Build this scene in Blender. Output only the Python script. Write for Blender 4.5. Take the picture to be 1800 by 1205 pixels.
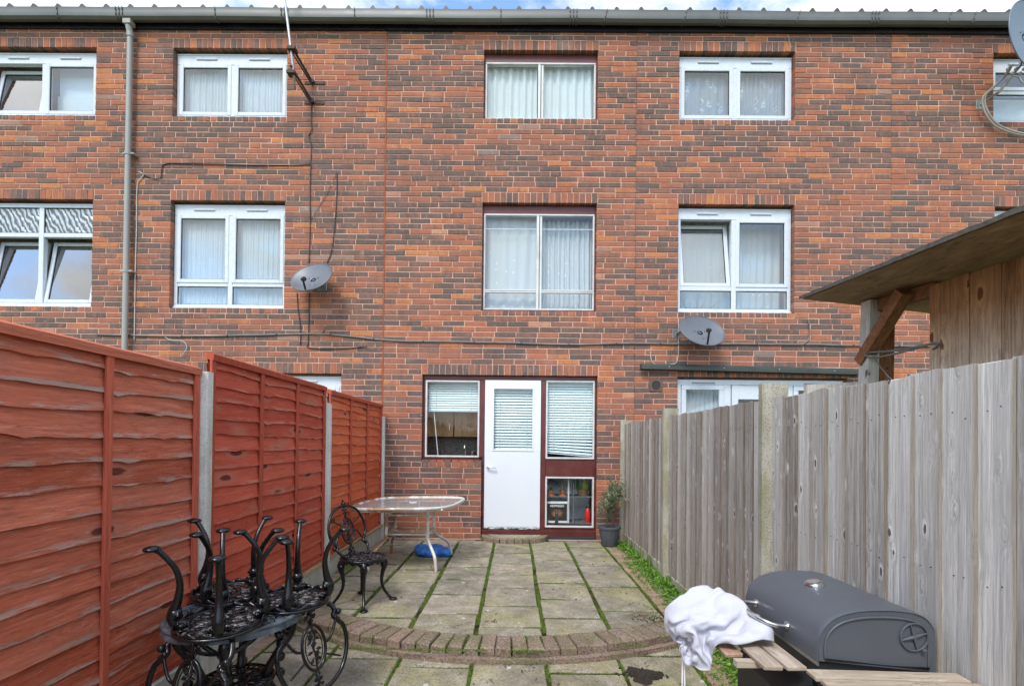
import bpy, bmesh, math, random
from mathutils import Vector, Matrix, noise
R=math.radians; PI=math.pi
random.seed(7)
S=bpy.context.scene; COL=S.collection
for o in list(bpy.data.objects): bpy.data.objects.remove(o)

# ---------------------------------------------------------------- camera
YAW,PITCH,ROLL=0.004656,0.009625,0.0100935
CAM=Vector((0,-6.74,1.34))
def cam_axes():
    cy,sy=math.cos(YAW),math.sin(YAW); cp,sp=math.cos(PITCH),math.sin(PITCH); cr,sr=math.cos(ROLL),math.sin(ROLL)
    f=Vector((-sy*cp,cy*cp,sp)); r0=Vector((cy,sy,0)); u0=r0.cross(f)
    return cr*r0+sr*u0, -sr*r0+cr*u0, f
_r,_u,_f=cam_axes()
cd=bpy.data.cameras.new('camera'); cam=bpy.data.objects.new('camera',cd); COL.objects.link(cam)
cam.matrix_world=Matrix(((_r.x,_u.x,-_f.x,CAM.x),(_r.y,_u.y,-_f.y,CAM.y),(_r.z,_u.z,-_f.z,CAM.z),(0,0,0,1)))
cd.sensor_width=36; cd.lens=17.0; cd.shift_x=-0.0005; cd.shift_y=0.0925; cd.clip_start=.05; cd.clip_end=2000
S.camera=cam

# ---------------------------------------------------------------- light
SUN_EL,SUN_AZ=52,200          # azimuth measured clockwise from +Y (the wall)
w=bpy.data.worlds.new('World'); S.world=w; w.use_nodes=True
nt=w.node_tree; nt.nodes.clear(); L=nt.links.new
out=nt.nodes.new('ShaderNodeOutputWorld'); bg=nt.nodes.new('ShaderNodeBackground'); bg.inputs[1].default_value=.1
sky=nt.nodes.new('ShaderNodeTexSky'); sky.sky_type='NISHITA'; sky.sun_disc=False
sky.sun_elevation=R(SUN_EL); sky.sun_rotation=R(SUN_AZ)
tc=nt.nodes.new('ShaderNodeTexCoord')
mp=nt.nodes.new('ShaderNodeMapping'); mp.inputs['Scale'].default_value=(1,1,2.2); mp.inputs['Location'].default_value=(3.1,.4,.2)
ns=nt.nodes.new('ShaderNodeTexNoise'); ns.inputs['Scale'].default_value=2.3; ns.inputs['Detail'].default_value=7; ns.inputs['Roughness'].default_value=.58
cr=nt.nodes.new('ShaderNodeValToRGB'); cr.color_ramp.elements[0].position=.45; cr.color_ramp.elements[1].position=.56
ns2=nt.nodes.new('ShaderNodeTexNoise'); ns2.inputs['Scale'].default_value=5; ns2.inputs['Detail'].default_value=6
cr2=nt.nodes.new('ShaderNodeValToRGB'); cr2.color_ramp.elements[0].color=(7.7,8.0,8.4,1); cr2.color_ramp.elements[1].color=(11.7,11.4,11.0,1)
cr2.color_ramp.elements[0].position=.32; cr2.color_ramp.elements[1].position=.6
mx=nt.nodes.new('ShaderNodeMixRGB')
sb=nt.nodes.new('ShaderNodeMixRGB'); sb.blend_type='MULTIPLY'; sb.inputs[0].default_value=1; sb.inputs[2].default_value=(2.5,2.75,2.85,1)
L(tc.outputs['Generated'],mp.inputs['Vector']); L(mp.outputs[0],ns.inputs['Vector']); L(mp.outputs[0],ns2.inputs['Vector'])
L(ns.outputs[0],cr.inputs[0]); L(ns2.outputs[0],cr2.inputs[0]); L(sky.outputs[0],sb.inputs[1])
L(cr.outputs[0],mx.inputs[0]); L(sb.outputs[0],mx.inputs[1]); L(cr2.outputs[0],mx.inputs[2]); L(mx.outputs[0],bg.inputs[0]); L(bg.outputs[0],out.inputs[0])
sd=bpy.data.lights.new('sun','SUN'); sd.energy=1.8; sd.angle=R(16); sd.color=(1,.96,.9)
sun=bpy.data.objects.new('sun',sd); COL.objects.link(sun)
sdir=Vector((math.sin(R(SUN_AZ))*math.cos(R(SUN_EL)),math.cos(R(SUN_AZ))*math.cos(R(SUN_EL)),math.sin(R(SUN_EL))))
sun.rotation_euler=(-sdir).to_track_quat('-Z','Y').to_euler(); sun.location=(0,-12,12)
S.view_settings.view_transform='Standard'; S.view_settings.look='None'; S.view_settings.exposure=.52; S.view_settings.gamma=1; S.view_settings.use_curve_mapping=False
S.render.engine='CYCLES'
S.cycles.max_bounces=7; S.cycles.transparent_max_bounces=12

# ---------------------------------------------------------------- node helper
class N:
    def __init__(s,name):
        s.m=bpy.data.materials.new(name); s.m.use_nodes=True; s.t=s.m.node_tree; s.t.nodes.clear()
        s.out=s.t.nodes.new('ShaderNodeOutputMaterial'); s.b=s.t.nodes.new('ShaderNodeBsdfPrincipled'); s.t.links.new(s.b.outputs[0],s.out.inputs[0])
    def n(s,ty,**k):
        x=s.t.nodes.new(ty)
        for a,v in k.items(): setattr(x,a,v)
        return x
    def put(s,sock,v):
        if v is None: return
        if isinstance(v,bpy.types.NodeSocket): s.t.links.new(v,sock)
        elif isinstance(v,(tuple,list)) and len(v)==3 and sock.type=='RGBA': sock.default_value=(*v,1)
        else: sock.default_value=v
    def obj(s): return s.n('ShaderNodeTexCoord').outputs['Object']
    def world(s): return s.n('ShaderNodeNewGeometry').outputs['Position']
    def rnd(s): return s.n('ShaderNodeObjectInfo').outputs['Random']
    def attr(s,n): return s.n('ShaderNodeAttribute',attribute_name=n).outputs['Fac']
    def map(s,v,sc=(1,1,1),loc=None):
        x=s.n('ShaderNodeMapping'); s.put(x.inputs['Vector'],v); s.put(x.inputs['Scale'],sc); s.put(x.inputs['Location'],loc); return x.outputs[0]
    def off(s,v,k=40.):   # per-object shift
        a=s.n('ShaderNodeVectorMath',operation='ADD'); s.put(a.inputs[0],v); r=s.rnd(); m=s.math('MULTIPLY',r,k)
        c=s.n('ShaderNodeCombineXYZ'); s.put(c.inputs[0],m); s.put(c.inputs[1],s.math('MULTIPLY',m,1.7)); s.put(c.inputs[2],s.math('MULTIPLY',m,.6)); s.put(a.inputs[1],c.outputs[0]); return a.outputs[0]
    def noise(s,v,sc,det=4,ro=.5,di=0):
        x=s.n('ShaderNodeTexNoise'); s.put(x.inputs['Vector'],v); s.put(x.inputs['Scale'],sc); x.inputs['Detail'].default_value=det; x.inputs['Roughness'].default_value=ro; x.inputs['Distortion'].default_value=di; return x.outputs[0]
    def vor(s,v,sc,feat='F1',out='Distance',rn=1):
        x=s.n('ShaderNodeTexVoronoi',feature=feat); s.put(x.inputs['Vector'],v); s.put(x.inputs['Scale'],sc); x.inputs['Randomness'].default_value=rn; return x.outputs[out]
    def math(s,op,a,b=None,c=None,cl=False):
        x=s.n('ShaderNodeMath',operation=op,use_clamp=cl); s.put(x.inputs[0],a); s.put(x.inputs[1],b); s.put(x.inputs[2],c); return x.outputs[0]
    def ramp(s,f,st,interp='LINEAR'):
        x=s.n('ShaderNodeValToRGB'); e=x.color_ramp.elements; x.color_ramp.interpolation=interp
        while len(e)<len(st): e.new(.5)
        for i,(p,c) in enumerate(st):
            if not isinstance(c,(tuple,list)): c=(c,c,c)
            e[i].position=p; e[i].color=(*c,1)
        s.put(x.inputs[0],f); return x.outputs[0]
    def mix(s,f,a,b,mode='MIX'):
        x=s.n('ShaderNodeMixRGB',blend_type=mode); s.put(x.inputs[0],f); s.put(x.inputs[1],a); s.put(x.inputs[2],b); return x.outputs[0]
    def sep(s,v): return s.n('ShaderNodeSeparateXYZ') if False else s._sep(v)
    def _sep(s,v):
        x=s.n('ShaderNodeSeparateXYZ'); s.put(x.inputs[0],v); return x.outputs
    def bump(s,h,st=.5,d=.01):
        x=s.n('ShaderNodeBump'); s.put(x.inputs['Height'],h); x.inputs['Strength'].default_value=st; x.inputs['Distance'].default_value=d; s.put(s.b.inputs['Normal'],x.outputs[0])
    def fin(s,col,ro=.7,metal=0,spec=.5,**k):
        s.put(s.b.inputs['Base Color'],col); s.put(s.b.inputs['Roughness'],ro); s.put(s.b.inputs['Metallic'],metal); s.put(s.b.inputs['Specular IOR Level'],spec)
        for a,v in k.items(): s.put(s.b.inputs[a],v)
        return s.m
def plain(name,c,ro=.5,metal=0,var=.12,sc=9,spec=.5,bump=0,dirt_and_tint=None):
    n=N(name); v=n.off(n.obj()); f=n.noise(v,sc,5,.6)
    col=n.mix(n.ramp(f,[(.3,0),(.7,1)]),tuple(x*(1-var) for x in c),tuple(min(1,x*(1+var)) for x in c))
    if dirt_and_tint: col=n.mix(n.ramp(n.noise(v,sc*.6,6,.65),[(.5,0),(.72,.75)]),col,dirt_and_tint)
    if bump: n.bump(n.noise(v,sc*6,3),bump,.004)
    return n.fin(col,n.ramp(f,[(.2,max(0,ro-.08)),(.8,min(1,ro+.1))]),metal,spec)

# bricks: colour from the face attribute 'rnd'
n=N('brick'); P=n.world(); r=n.attr('rnd'); r2=n.attr('rnd2')
big=n.noise(P,.55,3,.6)
fac=n.math('ADD',r,n.math('MULTIPLY',n.math('SUBTRACT',big,.5),.75))
fac=n.math('ADD',fac,n.math('MULTIPLY',n.math('SUBTRACT',n.noise(n.map(P,(13,1,5)),1,3,.6),.5),.5),cl=True)
c=n.ramp(fac,[(0,(.098,.078,.070)),(.22,(.120,.090,.078)),(.36,(.175,.105,.080)),(.48,(.265,.115,.076)),(.62,(.355,.124,.070)),(.84,(.43,.140,.064)),(.97,(.54,.20,.070))])
stv=n.n('ShaderNodeCombineXYZ'); n.put(stv.inputs[0],n.math('MULTIPLY',n.sep(P)[0],24)); n.put(stv.inputs[1],n.math('MULTIPLY',r2,61)); n.put(stv.inputs[2],n.math('MULTIPLY',n.sep(P)[2],5))
sn=n.noise(stv.outputs[0],1,4,.7,.3)
c=n.mix(n.ramp(sn,[(.54,0),(.62,.62)]),c,(.34,.135,.095)); c=n.mix(n.ramp(sn,[(.36,.62),(.44,0)]),c,(.125,.104,.100))
c=n.mix(n.ramp(n.noise(n.map(P,(2.2,1,1)),9,5,.75),[(.56,0),(.68,.35)]),c,(.36,.13,.09)); c=n.mix(n.ramp(n.noise(n.map(P,(2,1,1),(5,0,3)),10,5,.75),[(.56,0),(.68,.4)]),c,(.11,.09,.086))
c=n.mix(n.ramp(n.noise(n.map(P,(1,1,2.2)),38,5,.7),[(.3,.0),(.75,.55)]),c,n.mix(.4,c,(.46,.28,.22)))
c=n.mix(n.ramp(n.noise(P,150,2,.6),[(.33,.65),(.45,0)]),c,(.035,.028,.026))
c=n.mix(n.ramp(n.noise(P,9,5,.7),[(.62,0),(.74,.55)]),c,(.50,.40,.34))
c=n.mix(n.math('MULTIPLY',n.math('GREATER_THAN',r2,.99),.2),c,(.55,.46,.38))
c=n.mix(n.ramp(n.noise(n.map(P,(2.2,1,.35)),1.6,6,.7),[(.52,0),(.70,.32)]),c,(.55,.48,.44),'MULTIPLY')
c=n.mix(n.ramp(n.noise(n.map(P,(1,1,.8),(9,2,4)),1.1,7,.75),[(.60,0),(.72,.22)]),c,(.55,.42,.36))
n.bump(n.noise(P,90,5,.7),.9,.006); M_BR=n.fin(c,.88,spec=.2)
n=N('mortar'); P=n.world()
c=n.mix(n.ramp(n.noise(P,2.2,4,.6),[(.35,0),(.7,1)]),(.56,.31,.225),(.70,.45,.35)); c=n.mix(n.ramp(n.noise(P,40,4,.7),[(.45,0),(.8,.5)]),c,(.44,.20,.145))
n.bump(n.noise(P,160,3),.5,.004); M_MO=n.fin(c,.95,spec=.1)
n=N('joint_sealant'); P=n.world(); M_JT=n.fin(n.mix(n.noise(P,30,4),(.25,.06,.03),(.42,.12,.05)),.9)

def wood(name,sc,cols,knot,halo,knotsc,grain=1.0,rough=.85,edge=None,bumpd=.003,dirt_and_tint=None,kth=.09,tint=.25):
    """sc: scale vector making 'across' big and 'along' small."""
    n=N(name); o=n.off(n.obj()); v=n.map(o,sc)
    kv=n.map(o,knotsc); d=n.vor(kv,1.0)
    warp=n.math('MULTIPLY',n.math('POWER',n.math('SUBTRACT',1,n.math('MINIMUM',d,1)),7),.8)
    va=n.n('ShaderNodeVectorMath',operation='ADD'); n.put(va.inputs[0],v); cx=n.n('ShaderNodeCombineXYZ')
    for i in range(3): n.put(cx.inputs[i],warp)
    n.put(va.inputs[1],cx.outputs[0]); vv=va.outputs[0]
    g=n.noise(vv,3.2*grain,7,.68,.35); g2=n.noise(vv,11*grain,4,.7)
    gg=n.math('ADD',n.math('MULTIPLY',g,.72),n.math('MULTIPLY',g2,.28))
    c=n.ramp(gg,[(.37,cols[0]),(.465,cols[1]),(.54,cols[2]),(.63,cols[3])])
    c=n.mix(n.ramp(n.noise(vv,7*grain,5,.8),[(.55,0),(.62,.8)]),c,tuple(x*.45 for x in cols[0]))
    c=n.mix(n.ramp(n.noise(n.map(vv,(1.3,1.3,1.3),(7,3,1)),9*grain,5,.8),[(.57,0),(.66,.55)]),c,tuple(min(.9,x*1.25) for x in cols[3]))
    lo=n.noise(o,1.7,4,.6); c=n.mix(n.ramp(lo,[(.35,0),(.7,.45)]),c,cols[0])
    c=n.mix(tint,c,n.mix(n.rnd(),tuple(x*.6 for x in cols[1]),tuple(min(1,x*1.3) for x in cols[3])))
    kn=n.math('ADD',d,n.math('MULTIPLY',n.math('SUBTRACT',n.noise(kv,4,4,.7),.5),.20))
    gate=n.math('GREATER_THAN',n.sep(n.vor(kv,1.0,out='Color'))[0],.3)
    c=n.mix(n.math('MULTIPLY',gate,n.ramp(kn,[(kth*.9,0),(kth*1.15,.85),(kth*2.3,0)])),c,halo)
    c=n.mix(n.math('MULTIPLY',gate,n.ramp(kn,[(kth*.85,.92),(kth*1.05,0)])),c,knot)
    if edge:
        e=n.attr('edge'); en=n.noise(n.map(o,edge[1]),1,6,.75)
        m=n.math('MULTIPLY',n.ramp(e,[(.62,0),(.95,1)]),n.ramp(en,[(.50,0),(.58,1)])); c=n.mix(m,c,edge[0])
        c=n.mix(n.math('MULTIPLY',n.ramp(n.noise(n.map(o,edge[1]),2.2,6,.8),[(.60,0),(.68,.7)]),.8),c,edge[0])
        c=n.mix(n.math('MULTIPLY',n.ramp(e,[(.35,0),(.95,.45)]),n.ramp(n.noise(n.map(o,edge[1]),.5,5,.7),[(.48,0),(.62,1)])),c,edge[2])
    if name.startswith('weathered_grey'): c=n.mix(n.math('MULTIPLY',n.math('GREATER_THAN',n.attr('rnd2'),.9),.6),c,(.115,.072,.046))
    if dirt_and_tint: c=n.mix(n.ramp(n.sep(n.obj())[2],dirt_and_tint[0]),c,dirt_and_tint[1],'MULTIPLY')  # multiplies in a tint, stronger towards the board top
    n.bump(n.math('ADD',gg,n.math('MULTIPLY',n.ramp(kn,[(kth,1),(kth*1.6,0)]),.4)),.8,bumpd)
    return n.fin(c,rough,spec=.25)
PAL=(.50,.38,.30)
M_RED=[]
for nm,cc in (('red_painted_wood_weathered',((.24,.050,.025),(.46,.090,.040),(.57,.122,.054),(.66,.25,.16))),('red_painted_wood',((.36,.055,.030),(.50,.074,.039),(.56,.092,.047),(.61,.14,.075))),('orange_red_painted_wood',((.42,.07,.024),(.60,.10,.030),(.66,.13,.042),(.70,.19,.08)))):
    k=1 if 'weathered' in nm else .25
    M_RED.append(wood(nm,(14,.9,14),cc,(.10,.022,.014),(.42,.15,.10),(6,2.2,7),edge=((.50*k+cc[3][0]*(1-k),.38*k+cc[3][1]*(1-k),.32*k+cc[3][2]*(1-k)),(9,3,30),(.22,.09,.045)),bumpd=.004,kth=.16,rough=.7))
M_REDF=wood('red_painted_batten',(14,14,.9),((.30,.055,.028),(.44,.076,.036),(.52,.095,.046),(.58,.15,.09)),(.12,.03,.02),(.38,.15,.1),(5,5,3),kth=.08,rough=.7)
M_GRY=wood('weathered_grey_board',(20,20,.6),((.14,.105,.078),(.35,.30,.25),(.57,.515,.455),(.82,.775,.72)),(.12,.09,.07),(.80,.76,.72),(12,12,5.2),kth=.10,bumpd=.006,tint=.42)
M_SHED=wood('shed_board',(14,14,.7),((.13,.08,.045),(.36,.25,.155),(.56,.44,.32),(.76,.67,.55)),(.20,.08,.035),(.75,.6,.42),(8,7,3.2),kth=.13,dirt_and_tint=([(.50,0),(1.0,1)],(.52,.30,.16)))
M_BEAM=wood('brown_stained_beam',(12,3,3),((.09,.030,.012),(.17,.062,.026),(.26,.10,.042),(.38,.19,.09)),(.03,.015,.01),(.2,.1,.06),(5,5,5),kth=.1)
M_POSTW=wood('weathered_post',(14,14,.8),((.32,.27,.23),(.46,.41,.37),(.58,.54,.5),(.68,.65,.6)),(.08,.06,.05),(.48,.43,.38),(8,8,4),kth=.16)
M_OSB=wood('roof_underside_board',(3,.7,8),((.17,.10,.05),(.29,.18,.10),(.38,.25,.145),(.50,.36,.22)),(.12,.08,.05),(.28,.2,.13),(2,1,2),kth=.05)
M_SLAT=wood('grill_shelf_wood',(14,.9,14),((.24,.175,.12),(.36,.28,.20),(.45,.37,.28),(.55,.47,.38)),(.2,.12,.08),(.5,.42,.32),(5,3,5),kth=.05)
M_SLATX=wood('grill_shelf_wood_across',(.9,14,14),((.24,.175,.12),(.36,.28,.20),(.45,.37,.28),(.55,.47,.38)),(.2,.12,.08),(.5,.42,.32),(5,3,5),kth=.05)
M_SLATR=wood('grill_shelf_wood_stained',(14,.9,14),((.16,.06,.03),(.30,.12,.06),(.42,.22,.13),(.52,.42,.32)),(.2,.12,.08),(.5,.42,.32),(5,3,5),kth=.05)
M_CAP=wood('timber_strip',(8,.9,8),((.25,.14,.06),(.35,.22,.10),(.42,.28,.13),(.48,.35,.2)),(.2,.1,.05),(.45,.33,.2),(5,3,5),kth=.05)
M_CUP=wood('kitchen_cupboard_wood',(9,9,.7),((.42,.20,.07),(.60,.32,.13),(.70,.40,.17),(.76,.46,.22)),(.2,.1,.05),(.3,.15,.06),(3,3,3),kth=.02,rough=.4)

n=N('concrete_post'); o=n.off(n.obj(),25.); c=n.ramp(n.noise(o,3,6,.65),[(.3,(.54,.50,.43)),(.7,(.76,.72,.65))])
c=n.mix(n.ramp(n.vor(o,95),[(.1,.8),(.3,0)]),c,(.15,.13,.10)); c=n.mix(n.ramp(n.vor(o,150),[(.12,.7),(.25,0)]),c,(.58,.54,.47))
c=n.mix(n.ramp(n.noise(n.map(o,(5,5,1)),3,5,.7),[(.5,0),(.7,.55)]),c,(.27,.26,.16)); n.bump(n.noise(o,80,4,.7),.8,.005); M_CON=n.fin(c,.92,spec=.2)
n=N('lichened_concrete_post'); o=n.off(n.obj()); c=n.ramp(n.noise(o,3,6,.65),[(.3,(.30,.275,.21)),(.7,(.50,.47,.39))]); c=n.mix(n.ramp(n.vor(o,85),[(.15,.85),(.35,0)]),c,(.14,.115,.08)); c=n.mix(n.ramp(n.noise(n.map(o,(5,5,1)),2.4,6,.7),[(.46,0),(.62,.7)]),c,(.24,.225,.11)); n.bump(n.noise(o,80,4,.7),.9,.006); M_CONR=n.fin(c,.92,spec=.2)
def gravel(name,moss):
    n=N(name); o=n.off(n.obj()); z=n.sep(o)[2]; c=n.ramp(n.noise(o,5,6,.65),[(.3,(.46,.45,.39)),(.7,(.64,.63,.57))])
    m=n.ramp(n.noise(n.map(o,(7,7,1.4)),1.3,6,.7),[(.38,0),(.62,moss)]); c=n.mix(m,c,(.20,.22,.035)); c=n.mix(n.ramp(n.noise(o,4,6,.7),[(.56,0),(.7,moss*.7)]),c,(.10,.12,.02))
    n.bump(n.noise(o,60,4),.5,.004); return n.fin(c,.92,spec=.2)
M_GBL=gravel('concrete_gravel_board',.35); M_GBR=gravel('mossy_gravel_board',.95)

n=N('paving_slab'); P=n.world(); rr=n.rnd()
c=n.ramp(n.noise(P,4.2,8,.78),[(.38,(.12,.10,.072)),(.5,(.285,.25,.19)),(.62,(.51,.455,.365))])
c=n.mix(.4,c,n.ramp(rr,[(0,(.20,.18,.14)),(.35,(.30,.27,.21)),(.7,(.36,.33,.24)),(1,(.55,.46,.36))]))
c=n.mix(n.ramp(n.noise(P,1.1,6,.75),[(.48,0),(.63,.6)]),c,(.37,.335,.125))
c=n.mix(n.ramp(n.noise(P,6.5,6,.8),[(.5,0),(.62,.6)]),c,(.17,.165,.105))
c=n.mix(n.ramp(n.noise(P,85,4,.75),[(.38,.7),(.5,0)]),c,(.12,.105,.08)); c=n.mix(n.ramp(n.noise(P,70,3,.6),[(.60,0),(.72,.7)]),c,(.55,.51,.44))
c=n.mix(n.ramp(n.vor(P,4.1),[(.05,.75),(.075,0)]),c,(.62,.60,.56)); c=n.mix(n.ramp(n.vor(n.map(P,(1,1,1),(3,1,0)),6.3),[(.045,.9),(.07,0)]),c,(.06,.045,.035))
n.bump(n.math('ADD',n.noise(P,70,5,.7),n.math('MULTIPLY',n.noise(P,9,4),1.3)),.9,.008); M_SLB=n.fin(c,.9,spec=.25)
n=N('edging_brick'); P=n.world(); rr=n.rnd()
c=n.ramp(n.noise(P,12,6,.7),[(.3,(.19,.13,.10)),(.55,(.31,.225,.175)),(.75,(.45,.35,.29))]); c=n.mix(.35,c,n.ramp(rr,[(0,(.2,.13,.1)),(.5,(.31,.25,.2)),(1,(.38,.24,.17))]))
dn=n.sep(n.n('ShaderNodeNewGeometry').outputs['Normal'])[2]
c=n.mix(n.ramp(n.noise(P,6,6,.75),[(.45,0),(.6,.7)]),c,(.13,.14,.045)); c=n.mix(n.ramp(n.noise(P,75,4,.7),[(.4,.7),(.5,0)]),c,(.06,.045,.035))
c=n.mix(n.ramp(n.noise(P,60,3,.6),[(.6,0),(.7,.6)]),c,(.55,.5,.42)); n.bump(n.noise(P,60,5,.7),.9,.008); M_EDG=n.fin(c,.9,spec=.25)
n=N('red_paver'); P=n.world(); c=n.ramp(n.noise(P,9,6,.7),[(.3,(.24,.16,.11)),(.7,(.42,.30,.22))]); c=n.mix(.4,c,n.ramp(n.rnd(),[(0,(.3,.2,.15)),(1,(.46,.32,.24))]))
c=n.mix(n.ramp(n.noise(P,7,6,.7),[(.52,0),(.66,.7)]),c,(.2,.2,.06)); n.bump(n.noise(P,70,5,.7),.9,.007); M_PAV=n.fin(c,.9,spec=.2)
n=N('moss_joint'); P=n.world(); c=n.ramp(n.noise(P,5,6,.7),[(.40,(.035,.028,.018)),(.50,(.07,.07,.022)),(.58,(.10,.15,.018)),(.75,(.18,.25,.03))]); c=n.mix(n.ramp(n.noise(P,130,3),[(.4,.6),(.6,0)]),c,(.03,.03,.01))
n.bump(n.noise(P,120,4,.8),1,.01); M_MOSS=n.fin(c,.95,spec=.1)
n=N('ground_earth'); P=n.world(); c=n.ramp(n.noise(P,.7,8,.7),[(.35,(.10,.12,.035)),(.6,(.13,.17,.04)),(.75,(.16,.13,.08))]); n.bump(n.noise(P,30,5),1,.03); M_GRD=n.fin(c,.95)
n=N('soil'); P=n.world(); c=n.ramp(n.noise(P,60,5,.8),[(.35,(.012,.009,.007)),(.65,(.06,.042,.03))]); n.bump(n.noise(P,90,5,.8),1,.012); M_SOIL=n.fin(c,.95)
M_UP=plain('white_upvc',(.60,.635,.68),.28,var=.03,spec=.5)
M_UPD=plain('vent_slot_grey',(.30,.31,.33),.4,var=.05)
M_ALU=plain('painted_aluminium',(.62,.62,.60),.4,var=.08,sc=5,dirt_and_tint=(.38,.35,.31))
M_DARK=plain('dark_recess',(.03,.028,.028),.7)
M_MAR=plain('maroon_gloss_timber',(.115,.022,.018),.38,var=.2,sc=6,bump=.1,dirt_and_tint=(.16,.05,.04))
n=N('white_door_paint'); o=n.obj(); z=n.sep(o)[2]; c=n.mix(n.ramp(n.noise(o,2,5,.6),[(.4,0),(.8,.35)]),(.74,.77,.80),(.66,.69,.72))
wear=n.math('MULTIPLY',n.ramp(n.math('MULTIPLY',n.math('ADD',z,1.055),10),[(.2,1),(.6,0)]),n.ramp(n.noise(n.map(o,(1,1,2.4)),16,6,.8),[(.47,0),(.5,1)])); c=n.mix(wear,c,(.05,.04,.035)); M_DOOR=n.fin(c,.35)
M_FAS=plain('dark_fascia',(.016,.014,.026),.25,var=.3,sc=3)
M_FAS2=plain('charcoal_fascia',(.024,.020,.026),.35,var=.3,sc=3)
M_GUT=plain('grey_gutter_plastic',(.115,.117,.110),.45,var=.18,sc=2.5,dirt_and_tint=(.10,.10,.085))
M_PIPE=plain('grey_green_pipe_plastic',(.31,.305,.275),.4,var=.06,sc=2.5)
M_ROOF=plain('roof_sheet_metal',(.05,.046,.048),.5,var=.2)
M_CAB=plain('black_cable',(.035,.032,.032),.6); M_CABG=plain('grey_cable',(.17,.155,.145),.6,var=.25); M_CABW=plain('pale_cable',(.50,.45,.40),.5)
M_DISH=plain('grey_dish_metal',(.115,.125,.145),.42,metal=0,var=.12,sc=4,dirt_and_tint=(.17,.17,.18)); M_DISHB=plain('blue_grey_dish_metal',(.15,.19,.22),.4,var=.08,sc=4)
M_BLK=plain('black_plastic',(.02,.02,.022),.4); M_STL=plain('galvanised_steel',(.46,.46,.45),.35,metal=.8,var=.15); M_RUST=plain('rusty_bracket_steel',(.045,.028,.024),.7,var=.4,sc=15,dirt_and_tint=(.12,.05,.03))
M_GREEN=plain('dark_green_rail_paint',(.034,.044,.038),.45,var=.25,sc=5,dirt_and_tint=(.06,.06,.045))
n=N('cast_iron_black'); o=n.off(n.obj()); n.bump(n.noise(o,70,3,.6),.25,.002)
M_IRON=n.fin(n.mix(n.ramp(n.noise(o,14,5,.7),[(.6,0),(.75,.5)]),(.006,.006,.007),(.03,.028,.027)),n.ramp(n.noise(o,30,4),[(.3,.16),(.7,.34)]),spec=.5)
n=N('cast_iron_lit_leaves'); o=n.off(n.obj()); n.bump(n.noise(o,70,3,.6),.3,.002); M_IRONLIT=n.fin(n.mix(n.ramp(n.noise(o,40,5,.7),[(.4,0),(.6,1)]),(.012,.012,.012),(.17,.16,.155)),.25,spec=.7)  # grey patches painted in for the light caught by the leaf castings
n=N('cast_iron_mottled_grey'); o=n.off(n.obj()); n.bump(n.noise(o,120,4,.7),.35,.003); M_IRONG=n.fin(n.mix(n.ramp(n.noise(o,14,5,.7),[(.4,0),(.7,.9)]),(.04,.05,.06),(.17,.20,.23)),.28,spec=.5)  # mottled grey-blue, paler than the black iron
n=N('white_paint_rusting'); o=n.off(n.obj()); m=n.ramp(n.noise(o,7,6,.75),[(.5,0),(.58,1)]); m=n.math('MULTIPLY',m,n.ramp(n.sep(n.world())[0],[(0,1),(1,.0)]))
gx=n.math('MULTIPLY_ADD',n.sep(n.world())[0],-1.1,-.55,cl=True); m=n.math('MULTIPLY',n.ramp(n.noise(o,7,6,.75),[(.44,0),(.52,1)]),gx)
M_WRUST=n.fin(n.mix(m,(.66,.65,.60),n.mix(n.noise(o,25,4),(.20,.07,.02),(.48,.26,.09))),.45)
M_BBQ=plain('charcoal_enamel',(.085,.094,.108),.42,var=.06,sc=5); M_BBQD=plain('black_enamel',(.022,.024,.028),.4,var=.1)
M_CHR=plain('brushed_chrome',(.62,.62,.62),.25,metal=1,var=.05)
n=N('white_cover_cloth'); o=n.obj(); n.bump(n.noise(o,22,4,.6),.25,.004); M_CLO=n.fin(n.mix(n.noise(o,6,3),(.50,.50,.56),(.56,.56,.62)),.85,spec=.1)
n=N('blue_plastic_bag'); o=n.obj(); n.bump(n.noise(o,16,4,.7),.8,.02); M_BAG=n.fin(n.mix(n.noise(o,7,3),(.012,.10,.42),(.03,.22,.72)),.28,spec=.6)
M_POT=plain('grey_plastic_pot',(.085,.095,.115),.45,var=.08); M_GLID=plain('slate_grey_plastic',(.14,.17,.20),.45,var=.06)
M_TER=plain('terracotta',(.48,.17,.08),.7); M_BSK=plain('wicker',(.38,.22,.11),.8,var=.4,sc=60); M_REDP=plain('red_enamel',(.6,.02,.015),.3)
M_SHELF=plain('dark_shelf',(.14,.15,.16),.5); M_BOXW=plain('pale_box_card',(.78,.78,.72),.6,var=.03); M_YEL=plain('yellow_green_plastic',(.5,.6,.06),.4); M_GBOT=plain('green_plastic',(.02,.3,.10),.4)
n=N('printed_box_panel'); o=n.obj(); sx=n.map(o,(1,1,1.15)); d=n.n('ShaderNodeVectorMath',operation='LENGTH'); n.put(d.inputs[0],n.map(o,(6,0,8.5),(0,0,.15)))
m=n.math('MULTIPLY',n.ramp(d.outputs['Value'],[(.1,.8),(.75,0)]),n.noise(n.map(o,(9,1,22)),1.6,4,.6)); M_PRN=n.fin(n.mix(n.ramp(m,[(.12,0),(.6,1)]),(.022,.018,.018),(.75,.26,.10)),.4)
M_INT=plain('room_wall',(.45,.42,.37),.9); M_WORK=plain('dark_worktop',(.035,.03,.028),.3); M_WHT=plain('white_gloss',(.78,.78,.78),.3)
M_STEP=M_EDG
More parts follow.
